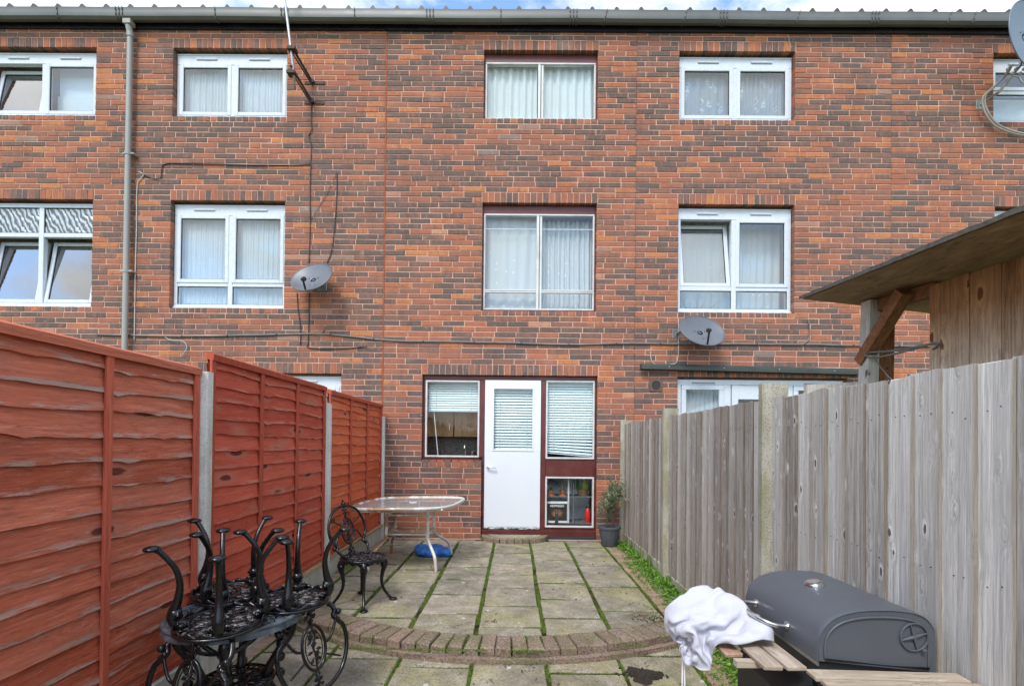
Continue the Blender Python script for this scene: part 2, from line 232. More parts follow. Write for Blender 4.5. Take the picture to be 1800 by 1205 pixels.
def glassmat(name,tint,gl=1.0,base=.0):
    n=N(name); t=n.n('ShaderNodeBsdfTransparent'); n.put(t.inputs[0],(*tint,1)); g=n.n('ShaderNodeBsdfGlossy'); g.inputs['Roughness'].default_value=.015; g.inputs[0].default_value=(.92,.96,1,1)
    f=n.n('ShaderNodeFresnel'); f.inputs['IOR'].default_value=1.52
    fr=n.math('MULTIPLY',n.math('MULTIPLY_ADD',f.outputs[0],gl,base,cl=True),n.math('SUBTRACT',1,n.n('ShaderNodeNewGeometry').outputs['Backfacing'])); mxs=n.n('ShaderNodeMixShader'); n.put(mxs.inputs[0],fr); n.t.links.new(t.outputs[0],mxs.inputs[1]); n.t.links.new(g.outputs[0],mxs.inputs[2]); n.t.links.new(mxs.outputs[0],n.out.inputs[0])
    if name=='table_glass':
        df=n.n('ShaderNodeBsdfDiffuse'); n.put(df.inputs[0],(.50,.51,.49,1)); m3=n.n('ShaderNodeMixShader'); m3.inputs[0].default_value=.30; n.t.links.new(mxs.outputs[0],m3.inputs[1]); n.t.links.new(df.outputs[0],m3.inputs[2]); n.t.links.new(m3.outputs[0],n.out.inputs[0])
    n.t.nodes.remove(n.b); return n.m
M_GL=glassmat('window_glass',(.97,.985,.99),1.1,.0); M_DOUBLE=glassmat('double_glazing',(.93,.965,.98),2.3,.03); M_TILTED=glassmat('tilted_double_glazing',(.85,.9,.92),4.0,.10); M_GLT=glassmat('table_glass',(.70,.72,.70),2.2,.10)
# obscured pattern glass
n=N('obscured_glass'); o=n.obj(); v=n.map(o,(5.5,1,3.2)); wv=n.n('ShaderNodeTexWave',wave_type='BANDS',bands_direction='DIAGONAL'); n.put(wv.inputs['Vector'],v); wv.inputs['Scale'].default_value=1.5; wv.inputs['Distortion'].default_value=6; wv.inputs['Detail'].default_value=2; wv.inputs['Detail Scale'].default_value=1.2
n.bump(wv.outputs[1],.8,.01); M_OBS=n.fin(n.ramp(wv.outputs[1],[(.1,(.05,.06,.07)),(.5,(.25,.28,.3)),(.9,(.5,.53,.55))]),.15,spec=.8)
def curtain(name,col,kind=None):
    n=N(name); o=n.obj(); tr=n.n('ShaderNodeBsdfTransparent'); dif=n.n('ShaderNodeBsdfDiffuse'); tl=n.n('ShaderNodeBsdfTranslucent')
    alpha=.95; c=col
    if kind=='lace':
        a=n.ramp(n.noise(n.map(o,(1,.01,1)),22,4,.7,1.2),[(.46,0),(.54,1)]); fl=n.vor(n.map(o,(6.5,.01,5)),1,out='Distance'); a=n.math('MAXIMUM',n.math('MULTIPLY',a,n.ramp(fl,[(.18,1),(.34,0)])),.0)
        c=n.mix(a,tuple(x*.72 for x in col),(.93,.95,.97)); alpha=n.math('MULTIPLY_ADD',a,.3,.70)
    if kind=='dots':
        d=n.vor(n.map(o,(8.5,.01,7.0)),1,rn=.55); c=n.mix(n.ramp(d,[(.10,1),(.14,0)]),tuple(x*.84 for x in col),(.98,.98,.98)); alpha=.97
    if kind=='net':
        d=n.vor(n.map(o,(20,.01,13)),1,rn=.8); c=n.mix(n.ramp(d,[(.12,.8),(.2,0)]),tuple(x*.9 for x in col),(.9,.93,.95))
    n.put(dif.inputs[0],c); n.put(tl.inputs[0],c); m1=n.n('ShaderNodeMixShader'); m1.inputs[0].default_value=.3; m2=n.n('ShaderNodeMixShader'); n.put(m2.inputs[0],alpha)
    lk=n.t.links.new; lk(dif.outputs[0],m1.inputs[1]); lk(tl.outputs[0],m1.inputs[2]); lk(tr.outputs[0],m2.inputs[1]); lk(m1.outputs[0],m2.inputs[2]); lk(m2.outputs[0],n.out.inputs[0]); n.t.nodes.remove(n.b); return n.m
M_NET=curtain('net_curtain_fabric',(.88,.93,.96),'net'); M_LACE=curtain('lace_curtain_fabric',(.86,.91,.97),'lace'); M_DOT=curtain('dotted_voile_fabric',(.90,.95,.96),'dots'); M_CUR=curtain('pale_curtain_fabric',(.88,.95,.94))
M_BLIND=plain('blind_slat_white',(.66,.76,.76),.45,var=.03)
def leafmat(name,a,b,c2):
    n=N(name); r=n.attr('rnd'); col=n.ramp(r,[(0,a),(.6,b),(1,c2)]); n.fin(col,.5,spec=.3); return n.m
M_WEED=leafmat('weed_leaf',(.05,.12,.012),(.11,.25,.025),(.22,.38,.06)); M_OLIVE=leafmat('olive_leaf',(.07,.10,.045),(.15,.19,.10),(.32,.36,.24)); M_MOSSL=leafmat('moss_tuft',(.06,.09,.01),(.11,.19,.02),(.20,.28,.04)); M_DEAD=leafmat('dead_leaf',(.03,.02,.015),(.08,.05,.03),(.2,.14,.09))
M_STEM=plain('plant_stem',(.16,.14,.09),.8); M_TREE=plain('bare_bark',(.06,.05,.04),.9)

# ---------------------------------------------------------------- mesh helper
WL={}
class MB:
    def __init__(s): s.v=[];s.f=[];s.r=[];s.e={};s.cr=(.5,.5)
    def face(s,idx): s.f.append(idx); s.r.append(s.cr)
    def poly(s,pts):
        b=len(s.v); s.v+= [Vector(p) for p in pts]; s.face(tuple(range(b,b+len(pts))))
    def box(s,lo,hi,M=None,ch=0.,jit=0.):
        x0,y0,z0=lo;x1,y1,z1=hi
        if ch<=0:
            P=[(x,y,z) for x in (x0,x1) for y in (y0,y1) for z in (z0,z1)]
            F=[(0,1,3,2),(4,6,7,5),(0,4,5,1),(2,3,7,6),(0,2,6,4),(1,5,7,3)]
        else:
            c=ch;P=[];idx={}
            X=(x0,x1);Y=(y0,y1);Z=(z0,z1)
            for i in (0,1):
                for j in (0,1):
                    for k in (0,1):
                        sx=c if i==0 else -c; sy=c if j==0 else -c; sz=c if k==0 else -c
                        idx[(i,j,k,0)]=len(P);P.append((X[i],Y[j]+sy,Z[k]+sz))
                        idx[(i,j,k,1)]=len(P);P.append((X[i]+sx,Y[j],Z[k]+sz))
                        idx[(i,j,k,2)]=len(P);P.append((X[i]+sx,Y[j]+sy,Z[k]))
            F=[]
            def q(*a): F.append(tuple(idx[t] for t in a))
            for a in (0,1):
                o=[(0,0),(0,1),(1,1),(1,0)] if a==0 else [(0,0),(1,0),(1,1),(0,1)]
                q(*[(a,j,k,0) for j,k in o]); 
                q(*[(j,a,k,1) for j,k in (o[::-1])])
                q(*[(j,k,a,2) for j,k in o])
            for a in (0,1):
                for b in (0,1):
                    q((0,a,b,1),(1,a,b,1),(1,a,b,2),(0,a,b,2)); q((a,0,b,0),(a,1,b,0),(a,1,b,2),(a,0,b,2)); q((a,b,0,0),(a,b,1,0),(a,b,1,1),(a,b,0,1))
            for i in (0,1):
                for j in (0,1):
                    for k in (0,1): q((i,j,k,0),(i,j,k,1),(i,j,k,2))
        b=len(s.v)
        for p in P:
            p=Vector(p)
            if jit: p+=Vector((random.uniform(-jit,jit),random.uniform(-jit,jit),random.uniform(-jit,jit)))
            s.v.append(M@p if M else p)
        for f in F: s.face(tuple(b+i for i in f))
        return s
    def tube(s,pts,r,n=8,closed=False,cap=True,flat=1.0,up=None):
        pts=[Vector(p) for p in pts]; m=len(pts); rr=r if isinstance(r,(list,tuple)) else [r]*m
        b=len(s.v); pn=None
        for i,p in enumerate(pts):
            if closed: t=pts[(i+1)%m]-pts[i-1]
            else: t=pts[min(i+1,m-1)]-pts[max(i-1,0)]
            if t.length<1e-9: t=Vector((0,0,1))
            t.normalize()
            if up is not None: a=Vector(up)
            elif pn is not None: a=pn
            else: a=Vector((0,0,1)) if abs(t.z)<.9 else Vector((1,0,0))
            a=a-t*a.dot(t)
            if a.length<1e-6: a=t.orthogonal()
            a.normalize(); pn=a; c=t.cross(a)
            for k in range(n):
                an=2*PI*k/n; s.v.append(p+a*(math.cos(an)*rr[i]*flat)+c*(math.sin(an)*rr[i]))
        for i in range(m if closed else m-1):
            j=(i+1)%m
            for k in range(n): k2=(k+1)%n; s.face((b+i*n+k,b+i*n+k2,b+j*n+k2,b+j*n+k))
        if cap and not closed: s.face(tuple(b+k for k in range(n))[::-1]); s.face(tuple(b+(m-1)*n+k for k in range(n)))
        return s
    def lathe(s,prof,n=24,c=(0,0,0),M=None,rib=None):
        b=len(s.v); c=Vector(c)
        for (r,z) in prof:
            for k in range(n):
                a=2*PI*k/n; q=r*(1+(rib(a,z) if rib else 0)); p=Vector((q*math.cos(a),q*math.sin(a),z))
                p=(M@p if M else p)+c; s.v.append(p)
        for i in range(len(prof)-1):
            for k in range(n): k2=(k+1)%n; s.face((b+i*n+k,b+i*n+k2,b+(i+1)*n+k2,b+(i+1)*n+k))
        return s
    def prism(s,poly,ax,a0,a1):
        """extrude a 2D polygon along axis ax ('x','y','z')."""
        b=len(s.v);n=len(poly)
        def mk(u,v,t): return Vector((t,u,v)) if ax=='x' else Vector((u,t,v)) if ax=='y' else Vector((u,v,t))
        for t in (a0,a1):
            for u,v in poly: s.v.append(mk(u,v,t))
        for i in range(n): j=(i+1)%n; s.face((b+i,b+j,b+n+j,b+n+i))
        s.face(tuple(b+i for i in range(n))[::-1]); s.face(tuple(b+n+i for i in range(n))); return s
    def sphere(s,c,r,n=8,sc=(1,1,1)):
        prof=[(math.sin(PI*i/n)*1.0,-math.cos(PI*i/n)) for i in range(n+1)]; c=Vector(c); b=len(s.v); m=n+2
        for (q,z) in prof:
            for k in range(m): a=2*PI*k/m; s.v.append(c+Vector((q*math.cos(a)*r*sc[0],q*math.sin(a)*r*sc[1],z*r*sc[2])))
        for i in range(n):
            for k in range(m): k2=(k+1)%m; s.face((b+i*m+k,b+i*m+k2,b+(i+1)*m+k2,b+(i+1)*m+k))
        return s
    def build(s,name,mat,parent=None,smooth=False,kind=None,local=False,fix=True,label=None,edge=None):
        me=bpy.data.meshes.new(name)
        if local or not s.v: c=Vector((0,0,0))
        else:
            lo=Vector([min(v[i] for v in s.v) for i in range(3)]); hi=Vector([max(v[i] for v in s.v) for i in range(3)]); c=(lo+hi)/2
        me.from_pydata([tuple(v-c) for v in s.v],[],s.f)
        if fix:
            bm=bmesh.new(); bm.from_mesh(me); bmesh.ops.recalc_face_normals(bm,faces=bm.faces); bm.to_mesh(me); bm.free()
        a=me.attributes.new('rnd','FLOAT','FACE'); a.data.foreach_set('value',[x[0] for x in s.r])
        a=me.attributes.new('rnd2','FLOAT','FACE'); a.data.foreach_set('value',[x[1] for x in s.r])
        if edge: a=me.attributes.new('edge','FLOAT','POINT'); a.data.foreach_set('value',edge)
        me.materials.append(mat)
        if smooth:
            me.polygons.foreach_set('use_smooth',[True]*len(me.polygons))
            if smooth=='auto':
                try: me.set_sharp_from_angle(angle=R(35))
                except Exception: pass
        return place(name,me,c,parent,kind,local,label)
def place(name,me,c,parent=None,kind=None,local=False,label=None):
    o=bpy.data.objects.new(name,me); COL.objects.link(o)
    if parent is not None:
        o.parent=parent; o.location=Vector(c)-(Vector((0,0,0)) if local else WL[parent.name]); WL[o.name]=Vector(c)
    else: o.location=c; WL[o.name]=Vector(c)
    if kind: o['kind']=kind
    if label: o['label']=label
    return o
def thing(name,label,cat,loc=(0,0,0),group=None):
    o=bpy.data.objects.new(name,None); COL.objects.link(o); o.location=loc; o.empty_display_size=.1; WL[o.name]=Vector(loc)
    o['label']=label; o['category']=cat
    if group: o['group']=group
    return o
def tag(o,label,cat,group=None):
    o['label']=label; o['category']=cat
    if group: o['group']=group
    return o
def copy_tree(o,parent=None):
    c=o.copy(); COL.objects.link(c); c.parent=parent; WL[c.name]=WL.get(o.name,Vector())
    for ch in list(o.children): copy_tree(ch,c)
    return c
def bez(P,n=8):
    """Catmull-Rom through P"""
    P=[Vector(p) for p in P]; out=[]
    for i in range(len(P)-1):
        p0=P[max(i-1,0)];p1=P[i];p2=P[i+1];p3=P[min(i+2,len(P)-1)]
        for k in range(n):
            t=k/n; out.append(.5*((2*p1)+(p2-p0)*t+(2*p0-5*p1+4*p2-p3)*t*t+(-p0+3*p1-3*p2+p3)*t**3))
    out.append(P[-1]); return out
def interp(vals,n=8):
    return [v.x for v in bez([(a,0,0) for a in vals],n)]

# ---------------------------------------------------------------- ground and paving
gm=MB(); gm.poly([(-400,-400,-.16),(400,-400,-.16),(400,500,-.16),(-400,500,-.16)]); g=gm.build('ground',M_GRD,kind='structure')
CX,CY,RO=-.05,-1.05,2.53
def arc_pt(a,r): return (CX+r*math.sin(a),CY-r*math.cos(a))
amax=R(47)
def arc_poly(r,xl,xr,top,n=40):
    """convex region: inside the arc below, closed at y=top"""
    al=-math.asin(min(1,(CX-xl)/r)); ar=math.asin(min(1,(xr-CX)/r))
    return [arc_pt(al+(ar-al)*i/n,r) for i in range(n+1)]+[(xr,top),(xl,top)]
def clip(sub,clp):
    def inside(p,a,b): return (b[0]-a[0])*(p[1]-a[1])-(b[1]-a[1])*(p[0]-a[0])>=-1e-9
    def isec(p,q,a,b):
        x1,y1,x2,y2=*p,*q; x3,y3,x4,y4=*a,*b; d=(x1-x2)*(y3-y4)-(y1-y2)*(x3-x4)
        t=((x1-x3)*(y3-y4)-(y1-y3)*(x3-x4))/d; return (x1+t*(x2-x1),y1+t*(y2-y1))
    out=list(sub)
    for i in range(len(clp)):
        a,b=clp[i],clp[(i+1)%len(clp)]; inp=out; out=[]
        for j in range(len(inp)):
            p,q=inp[j-1],inp[j]
            if inside(q,a,b):
                if not inside(p,a,b): out.append(isec(p,q,a,b))
                out.append(q)
            elif inside(p,a,b): out.append(isec(p,q,a,b))
        if not out: return []
    o2=[]
    for p in out:
        if not o2 or (abs(p[0]-o2[-1][0])+abs(p[1]-o2[-1][1]))>.004: o2.append(p)
    if len(o2)>1 and abs(o2[0][0]-o2[-1][0])+abs(o2[0][1]-o2[-1][1])<.004: o2.pop()
    return o2 if len(o2)>2 else []
up=MB(); up.prism(arc_poly(RO-.02,-1.83,1.53,.0),'z',-.15,-.016); upper=up.build('upper_patio',M_MOSS,kind='structure')
lg=MB(); lg.prism(arc_poly(RO+.045,-1.83,1.53,-.3),'z',-.15,-.056); ledge=lg.build('mortar_ledge',M_EDG,parent=upper)
lw=MB(); lw.prism([(-1.83,-11),(1.53,-11),(1.53,-1.5),(-1.83,-1.5)],'z',-.155,-.101); lower=lw.build('lower_patio',M_MOSS,kind='structure')
def slab(poly,z,par,name='slab',mat=None,th=.045,ch=.006,jz=.003):
    n=len(poly); cx=sum(p[0] for p in poly)/n; cy=sum(p[1] for p in poly)/n
    m=MB(); tz=[random.uniform(-jz,jz) for _ in range(3)]
    def inset(p,k):
        d=math.hypot(p[0]-cx,p[1]-cy); return (cx+(p[0]-cx)*(1-k/max(d,.01)),cy+(p[1]-cy)*(1-k/max(d,.01)))
    jj=[(random.uniform(-.006,.006),random.uniform(-.006,.006)) for _ in poly]
    b0=[(p[0]+j[0],p[1]+j[1]) for p,j in zip(poly,jj)]
    lv=[(b0,z-th),(b0,z-ch),([inset(p,ch*1.2) for p in b0],z)]
    for pts,zz in lv:
        for p in pts: m.v.append(Vector((p[0],p[1],zz+(tz[0]+tz[1]*(p[0]-cx)*2+tz[2]*(p[1]-cy)*2 if zz>z-th+.001 else 0))))
    for L_ in range(2):
        for i in range(n): j=(i+1)%n; m.face((L_*n+i,L_*n+j,(L_+1)*n+j,(L_+1)*n+i))
    m.face(tuple(2*n+i for i in range(n)))
    return m.build(name,mat or M_SLB,par)
JX=[-1.70,-1.22,-.74,-.26,.22,.70,1.18]
ROWS={0:[-.15,-.5,-.97,-1.45,-1.92,-2.4,-2.87,-3.4],1:[-.15,-.30,-.78,-1.22,-1.66,-2.12,-2.58,-3.05,-3.6],2:[-.15,-.62,-1.08,-1.53,-2.0,-2.47,-2.95,-3.6],3:[-.15,-.42,-.84,-1.37,-1.81,-2.27,-2.76,-3.21,-3.6],4:[-.15,-.71,-1.18,-1.66,-2.09,-2.57,-3.02,-3.6],5:[-.15,-.5,-.96,-1.42,-2.2,-2.85,-3.5]}
inner=arc_poly(RO-.225,-1.8,1.5,-.14)
mossj=[]
for ci in range(6):
    x0,x1=JX[ci]+.017,JX[ci+1]-.017; rw=ROWS[ci]
    for a,b in zip(rw,rw[1:]):
        P=clip([(x0,b+.016),(x1,b+.016),(x1,a-.016),(x0,a-.016)],inner)
        if P and abs(max(p[1] for p in P)-min(p[1] for p in P))>.05: slab(P,0,upper)
        mossj.append(((x0,b),(x1,b),.8))
for x in JX: mossj.append(((x,-.2),(x,-3.3),1.0))
# brick border along the wall, pavers along the right and left fences
x=-1.72
while x<1.45:
    wd=.2+random.uniform(-.004,.004)
    if not(-.45<x+wd/2<.45): slab([(x+.004,-.142),(x+wd-.004,-.142),(x+wd-.004,-.045),(x+.004,-.045)],-.002,upper,'paver',M_EDG,.04,.006)
    x+=wd
for x0,x1 in ((1.195,1.385),(1.39,1.50),(-1.81,-1.715)):
    y=-.17
    while y>-3.3:
        d=.103; P=clip([(x0,y-d+.005),(x1,y-d+.005),(x1,y),(x0,y)],inner)
        if P: slab(P,-.003,upper,'paver',M_PAV,.04,.006,.004)
        y-=d
LR={0:[-3.0,-3.47,-3.95,-4.42,-4.9,-5.4],1:[-3.1,-3.55,-4.02,-4.5,-5.0,-5.5],2:[-3.2,-3.66,-4.13,-4.6,-5.1,-5.6],3:[-3.1,-3.5,-3.98,-4.45,-4.93,-5.4],4:[-3.2,-3.71,-4.18,-4.65,-5.1,-5.6],5:[-2.7,-3.15,-3.45,-3.92,-4.4,-4.9,-5.4]}
for ci in range(6):
    x0,x1=JX[ci]+.012,JX[ci+1]-.012; rw=LR[ci]
    while rw[-1]>-9: rw.append(rw[-1]-.475)
    for a,b in zip(rw,rw[1:]):
        slab([(x0,b+.012),(x1,b+.012),(x1,a-.012),(x0,a-.012)],-.09,lower)
        if b>-5: mossj.append(((x0,b,-.1),(x1,b,-.1),.5))
for x in JX: mossj.append(((x,-3.5,-.1),(x,-4.6,-.1),1.0))
y=-2.7
while y>-6.4:
    d=.103
    for x0,x1 in ((1.195,1.385),(1.39,1.5),(-1.81,-1.715)): slab([(x0,y-d+.005),(x1,y-d+.005),(x1,y),(x0,y)],-.093,lower,'paver',M_PAV,.04,.006,.004)
    y-=d
# curved course of edging bricks
al=-math.asin((1.78+CX)/RO); ar=math.asin((1.5-CX)/RO); nb=int((ar-al)*RO/.108)
for i in range(nb):
    a0=al+(ar-al)*i/nb; a1=al+(ar-al)*(i+1)/nb; k=.0045/RO; jr=random.uniform(-.006,.006)
    ri,ro=RO-.215+jr,RO+jr; P=[arc_pt(a0+k,ro),arc_pt(a1-k,ro),arc_pt(a1-k*1.1,ri),arc_pt(a0+k*1.1,ri)]
    slab(P,.002+random.uniform(-.002,.002),upper,'edging_brick',M_EDG,.057,.010,.004)
    mossj.append(((*arc_pt(a0,ro-.01),-.008),(*arc_pt(a0,ri),-.008),.12))

# ---------------------------------------------------------------- houses
ZL=[0]
def course_table():
    z=[i*2.275/30 for i in range(30)]; z+=[2.275+i*(4.693-2.275)/32 for i in range(32)]; z+=[4.693+i*(6.847-4.693)/29 for i in range(29)]; z+=[6.847+i*.0705 for i in range(5)]; return z
CZ=course_table()
def zc(z): return min(CZ,key=lambda q:abs(q-z))
TOP=(zc(5.873),6.847); MID=(zc(3.176),4.693); GL=2.275
HX=[-9.0,-5.38,-1.855,1.66,5.22,9.0]
# (house, x0,x1,z0,z1)
OPEN=[(0,-7.56,-5.955,*TOP),(0,-7.56,-5.965,*MID),(1,-4.865,-3.255,*TOP),(1,-4.865,-3.255,*MID),(1,-4.865,-2.435,0,GL),(2,-.483,1.115,*TOP),(2,-.483,1.115,*MID),(2,-.46,1.145,0,GL),(2,-1.30,-.46,CZ[14],GL),
      (3,2.258,3.875,*TOP),(3,2.258,3.875,*MID),(3,2.262,4.62,0,GL),(4,6.64,8.25,*TOP),(4,6.66,8.25,*MID)]
HLAB=['brick terraced house at the far left with tilted-open windows','brick terraced house with an aerial and lower-left satellite dish','brick terraced house straight ahead with the white back door','brick terraced house right of centre with a dish under its window','brick terraced house at the far right behind the large dish']
houses=[thing('terraced_house',HLAB[i],'house',((HX[i]+HX[i+1])/2,0,0),'terraced houses in one brick row') for i in range(5)]
def brickcol():
    q=random.random()
    if q<.40: return random.uniform(.0,.36)
    if q<.66: return random.uniform(.36,.56)
    if q<.95: return random.uniform(.56,.86)
    return random.uniform(.86,1)
def brick_mesh(mb,x0,x1,z0,z1,d=.03):
    """front face with worn chamfered outline, sides run back into the mortar"""
    mb.cr=(brickcol(),random.random()); y=random.uniform(-.0035,.001); ch=random.uniform(.002,.0035); j=.0024
    u=random.uniform
    mb.v+=[Vector(p) for p in ((x0,d,z0),(x1,d,z0),(x1,d,z1),(x0,d,z1))]; b=len(mb.v)-4
    ob=[(x0+u(-j,j),z0+u(-j,j)),(x1+u(-j,j),z0+u(-j,j)),(x1+u(-j,j),z1+u(-j,j)),(x0+u(-j,j),z1+u(-j,j))]
    for (x,z) in ob: mb.v.append(Vector((x,y+ch,z)))
    for (x,z),(sx,sz) in zip(ob,((1,1),(-1,1),(-1,-1),(1,-1))): mb.v.append(Vector((x+sx*ch,y,z+sz*ch)))
    for k in range(4):
        k2=(k+1)%4; mb.face((b+k,b+k2,b+4+k2,b+4+k)); mb.face((b+4+k,b+4+k2,b+8+k2,b+8+k))
    mb.face((b+8,b+9,b+10,b+11))
def visible(x,z):
    if x<0:
        t=1.83/max(abs(x),1e-3)
        if t<1 and 1.34+(z-1.34)*t<1.87: return False
    else:
        t=1.5/max(x,1e-3)
        if t<1 and 1.34+(z-1.34)*t<1.64: return False
    return abs(x)<7.0 and z>0.02
def wall(h):
    xa,xb=HX[h],HX[h+1]; ops=[o for o in OPEN if o[0]==h]; par=houses[h]; B=[]
    J=.0062
    sold=[(o[1]-.01,o[2]+.012,o[4],o[4]+2*(CZ[CZ.index(zc(o[4]))+1]-zc(o[4])) if o[4]<6.8 else o[4]+.141) for o in ops if not (h==2 and o[4]==GL)]
    if h==2: sold.append((-1.31,1.16,GL,GL+2*.0756))
    sill=[(o[1],o[2],o[3]-.07,o[3]) for o in ops if o[3]>.5 and not(h==2 and o[3]<2)]
    for ci in range(len(CZ)-1):
        z0,z1=CZ[ci],CZ[ci+1]; zm=(z0+z1)/2; block=[]
        for o in ops:
            if o[3]-1e-4<=z0 and z1<=o[4]+1e-3: block.append((o[1],o[2],1))
        for s_ in sold:
            if s_[2]-.01<zm<s_[3]+.01: block.append((s_[0],s_[1],0))
        for s_ in sill:
            if s_[2]-.02<zm<s_[3]: block.append((s_[0],s_[1],0))
        if h==2 and 13<=ci<14: block.append((-1.30,-.46,0))
        block.sort(); cur=xa; ivs=[]; le=0
        for b in block:
            if b[0]>cur+.01: ivs.append((cur,b[0],le,b[2]))
            if b[1]>cur: cur=b[1]; le=b[2]
        if cur<xb: ivs.append((cur,xb,le,0))
        st=.302; off=(.151 if ci%2 else 0)+random.uniform(-.022,.022)+.03*math.sin(ci*.7)
        for a,b,l1,l2 in ivs:
            xs=[a]; x=a-(a%st)+off
            while x<b-.09:
                if x>a+.09: xs.append(x+random.uniform(-.006,.006))
                x+=st if random.random()>.035 else random.choice((.15,.225))
            xs.append(b)
            for i in range(len(xs)-1):
                l=J if i>0 else (0 if l1 or a==xa else J); rr_=J if i<len(xs)-2 else (0 if l2 or b==xb else J)
                if abs(xs[i]-(-1.855))<1e-3: l=.012
                if abs(xs[i+1]-(-1.855))<1e-3: rr_=.012
                zt=z1-J if ci<len(CZ)-2 else z1
                dp=.10 if (i==0 and l1) or (i==len(xs)-2 and l2) else .03
                B.append((xs[i]+l,xs[i+1]-rr_,z0+J,zt,dp))
    for (a,b,z0,z1) in sold:
        n=max(1,round((b-a)/.0835)); wv=(b-a)/n
        for i in range(n): B.append((a+i*wv+.005,a+(i+1)*wv-.005,z0+.001,z1-.006,.10))
    for (a,b,z0,z1) in sill:
        n=max(1,round((b-a)/.092)); wv=(b-a)/n
        for i in range(n): B.append((a+i*wv+.005,a+(i+1)*wv-.005,z0+.004,z1-.002,.09))
    if h==2:
        n=8; wv=.84/n
        for i in range(n): B.append((-1.30+i*wv+.004,-1.30+(i+1)*wv-.004,CZ[13]+.004,1.086,.13))
    cand=sorted([b for b in B if visible((b[0]+b[1])/2,b[2])],key=lambda b:((b[0]+b[1])/2-(-.9 if h==2 else 0))**2*(1 if h!=2 else .35)+(b[2]-1.34)**2)
    ind=set(cand[:296]); mb=MB()
    for b in B:
        if b in ind:
            m=MB(); brick_mesh(m,*b); m.build('brick',M_BR,par,fix=False)
        else: brick_mesh(mb,*b)
    mb.build('brickwork',M_BR,par,kind='stuff',fix=False)
    # mortar body with openings
    xs=sorted(set([xa+.004,xb-.004]+[v for o in ops for v in (o[1]-.006,o[2]+.006)])); zs=sorted(set([-.15,CZ[-1]]+[v for o in ops for v in (o[3]-.006,o[4]+.006)]))
    mo=MB()
    for i in range(len(xs)-1):
        for k in range(len(zs)-1):
            xm=(xs[i]+xs[i+1])/2; zm=(zs[k]+zs[k+1])/2
            if any(o[1]-.006<=xm<=o[2]+.006 and o[3]-.006<=zm<=o[4]+.006 for o in ops): continue
            mo.box((xs[i],.0052,zs[k]),(xs[i+1],.3,zs[k+1]))
    bm_=mo.build('wall',M_MO,par)
    # fascia, roof sheet with ribs
    f=MB(); f.box((xa+.001,-.035,7.095),(xb-.001,.0,7.235),ch=.004); f.build('fascia',M_FAS if h<3 else M_FAS2,par)
    rf=MB(); rf.prism([(-.115,7.268),(6,8.2),(6,8.17),(-.115,7.262)],'x',xa+.001,xb-.001)
    x=math.ceil(xa/.335)*.335
    while x<xb-.05:
        b=len(rf.v)
        for (yy,zz) in ((-.16,7.27),(6,8.2)):
            for dx,dz in ((-.045,0),(-.012,.052),(.012,.052),(.045,0)): rf.v.append(Vector((x+dx,yy,zz+dz)))
        for k in range(3): rf.face((b+k,b+k+1,b+4+k+1,b+4+k))
        rf.face((b,b+1,b+2,b+3)); rf.face((b+4,b+5,b+6,b+7)); rf.face((b+3,b,b+4,b+7)); x+=.335
    rf.build('roof',M_ROOF,par)
    # rooms behind the openings
    rm=MB()
    for o in ops:
        if h==2 and o[4]==GL: continue
        a,b,z0,z1=o[1]-.05,o[2]+.05,o[3]-.08,o[4]+.06
        for q in (((a,.301,z0),(a,1.8,z0),(a,1.8,z1),(a,.301,z1)),((b,.301,z0),(b,1.8,z0),(b,1.8,z1),(b,.301,z1)),((a,1.8,z0),(b,1.8,z0),(b,1.8,z1),(a,1.8,z1)),((a,.301,z0),(b,.301,z0),(b,1.8,z0),(a,1.8,z0)),((a,.301,z1),(b,.301,z1),(b,1.8,z1),(a,1.8,z1))): rm.poly(q)
    if h==2:
        a,b,z0,z1=-1.8,1.6,-.02,2.34
        for q in (((a,.301,z0),(a,2.6,z0),(a,2.6,z1),(a,.301,z1)),((b,.301,z0),(b,2.6,z0),(b,2.6,z1),(b,.301,z1)),((a,2.6,z0),(b,2.6,z0),(b,2.6,z1),(a,2.6,z1)),((a,.301,z0),(b,.301,z0),(b,2.6,z0),(a,2.6,z0)),((a,.301,z1),(b,.301,z1),(b,2.6,z1),(a,2.6,z1))): rm.poly(q)
    if rm.v: rm.build('room',M_INT,par,fix=False)
for h in range(5): wall(h)
jm=MB()
z=0
while z<7.1:
    jm.tube([(-1.855+random.uniform(-.002,.002),.006,z),(-1.855+random.uniform(-.002,.002),.006,z+.3)],.012,6); z+=.3
jm.build('movement_joint',M_JT,houses[2])

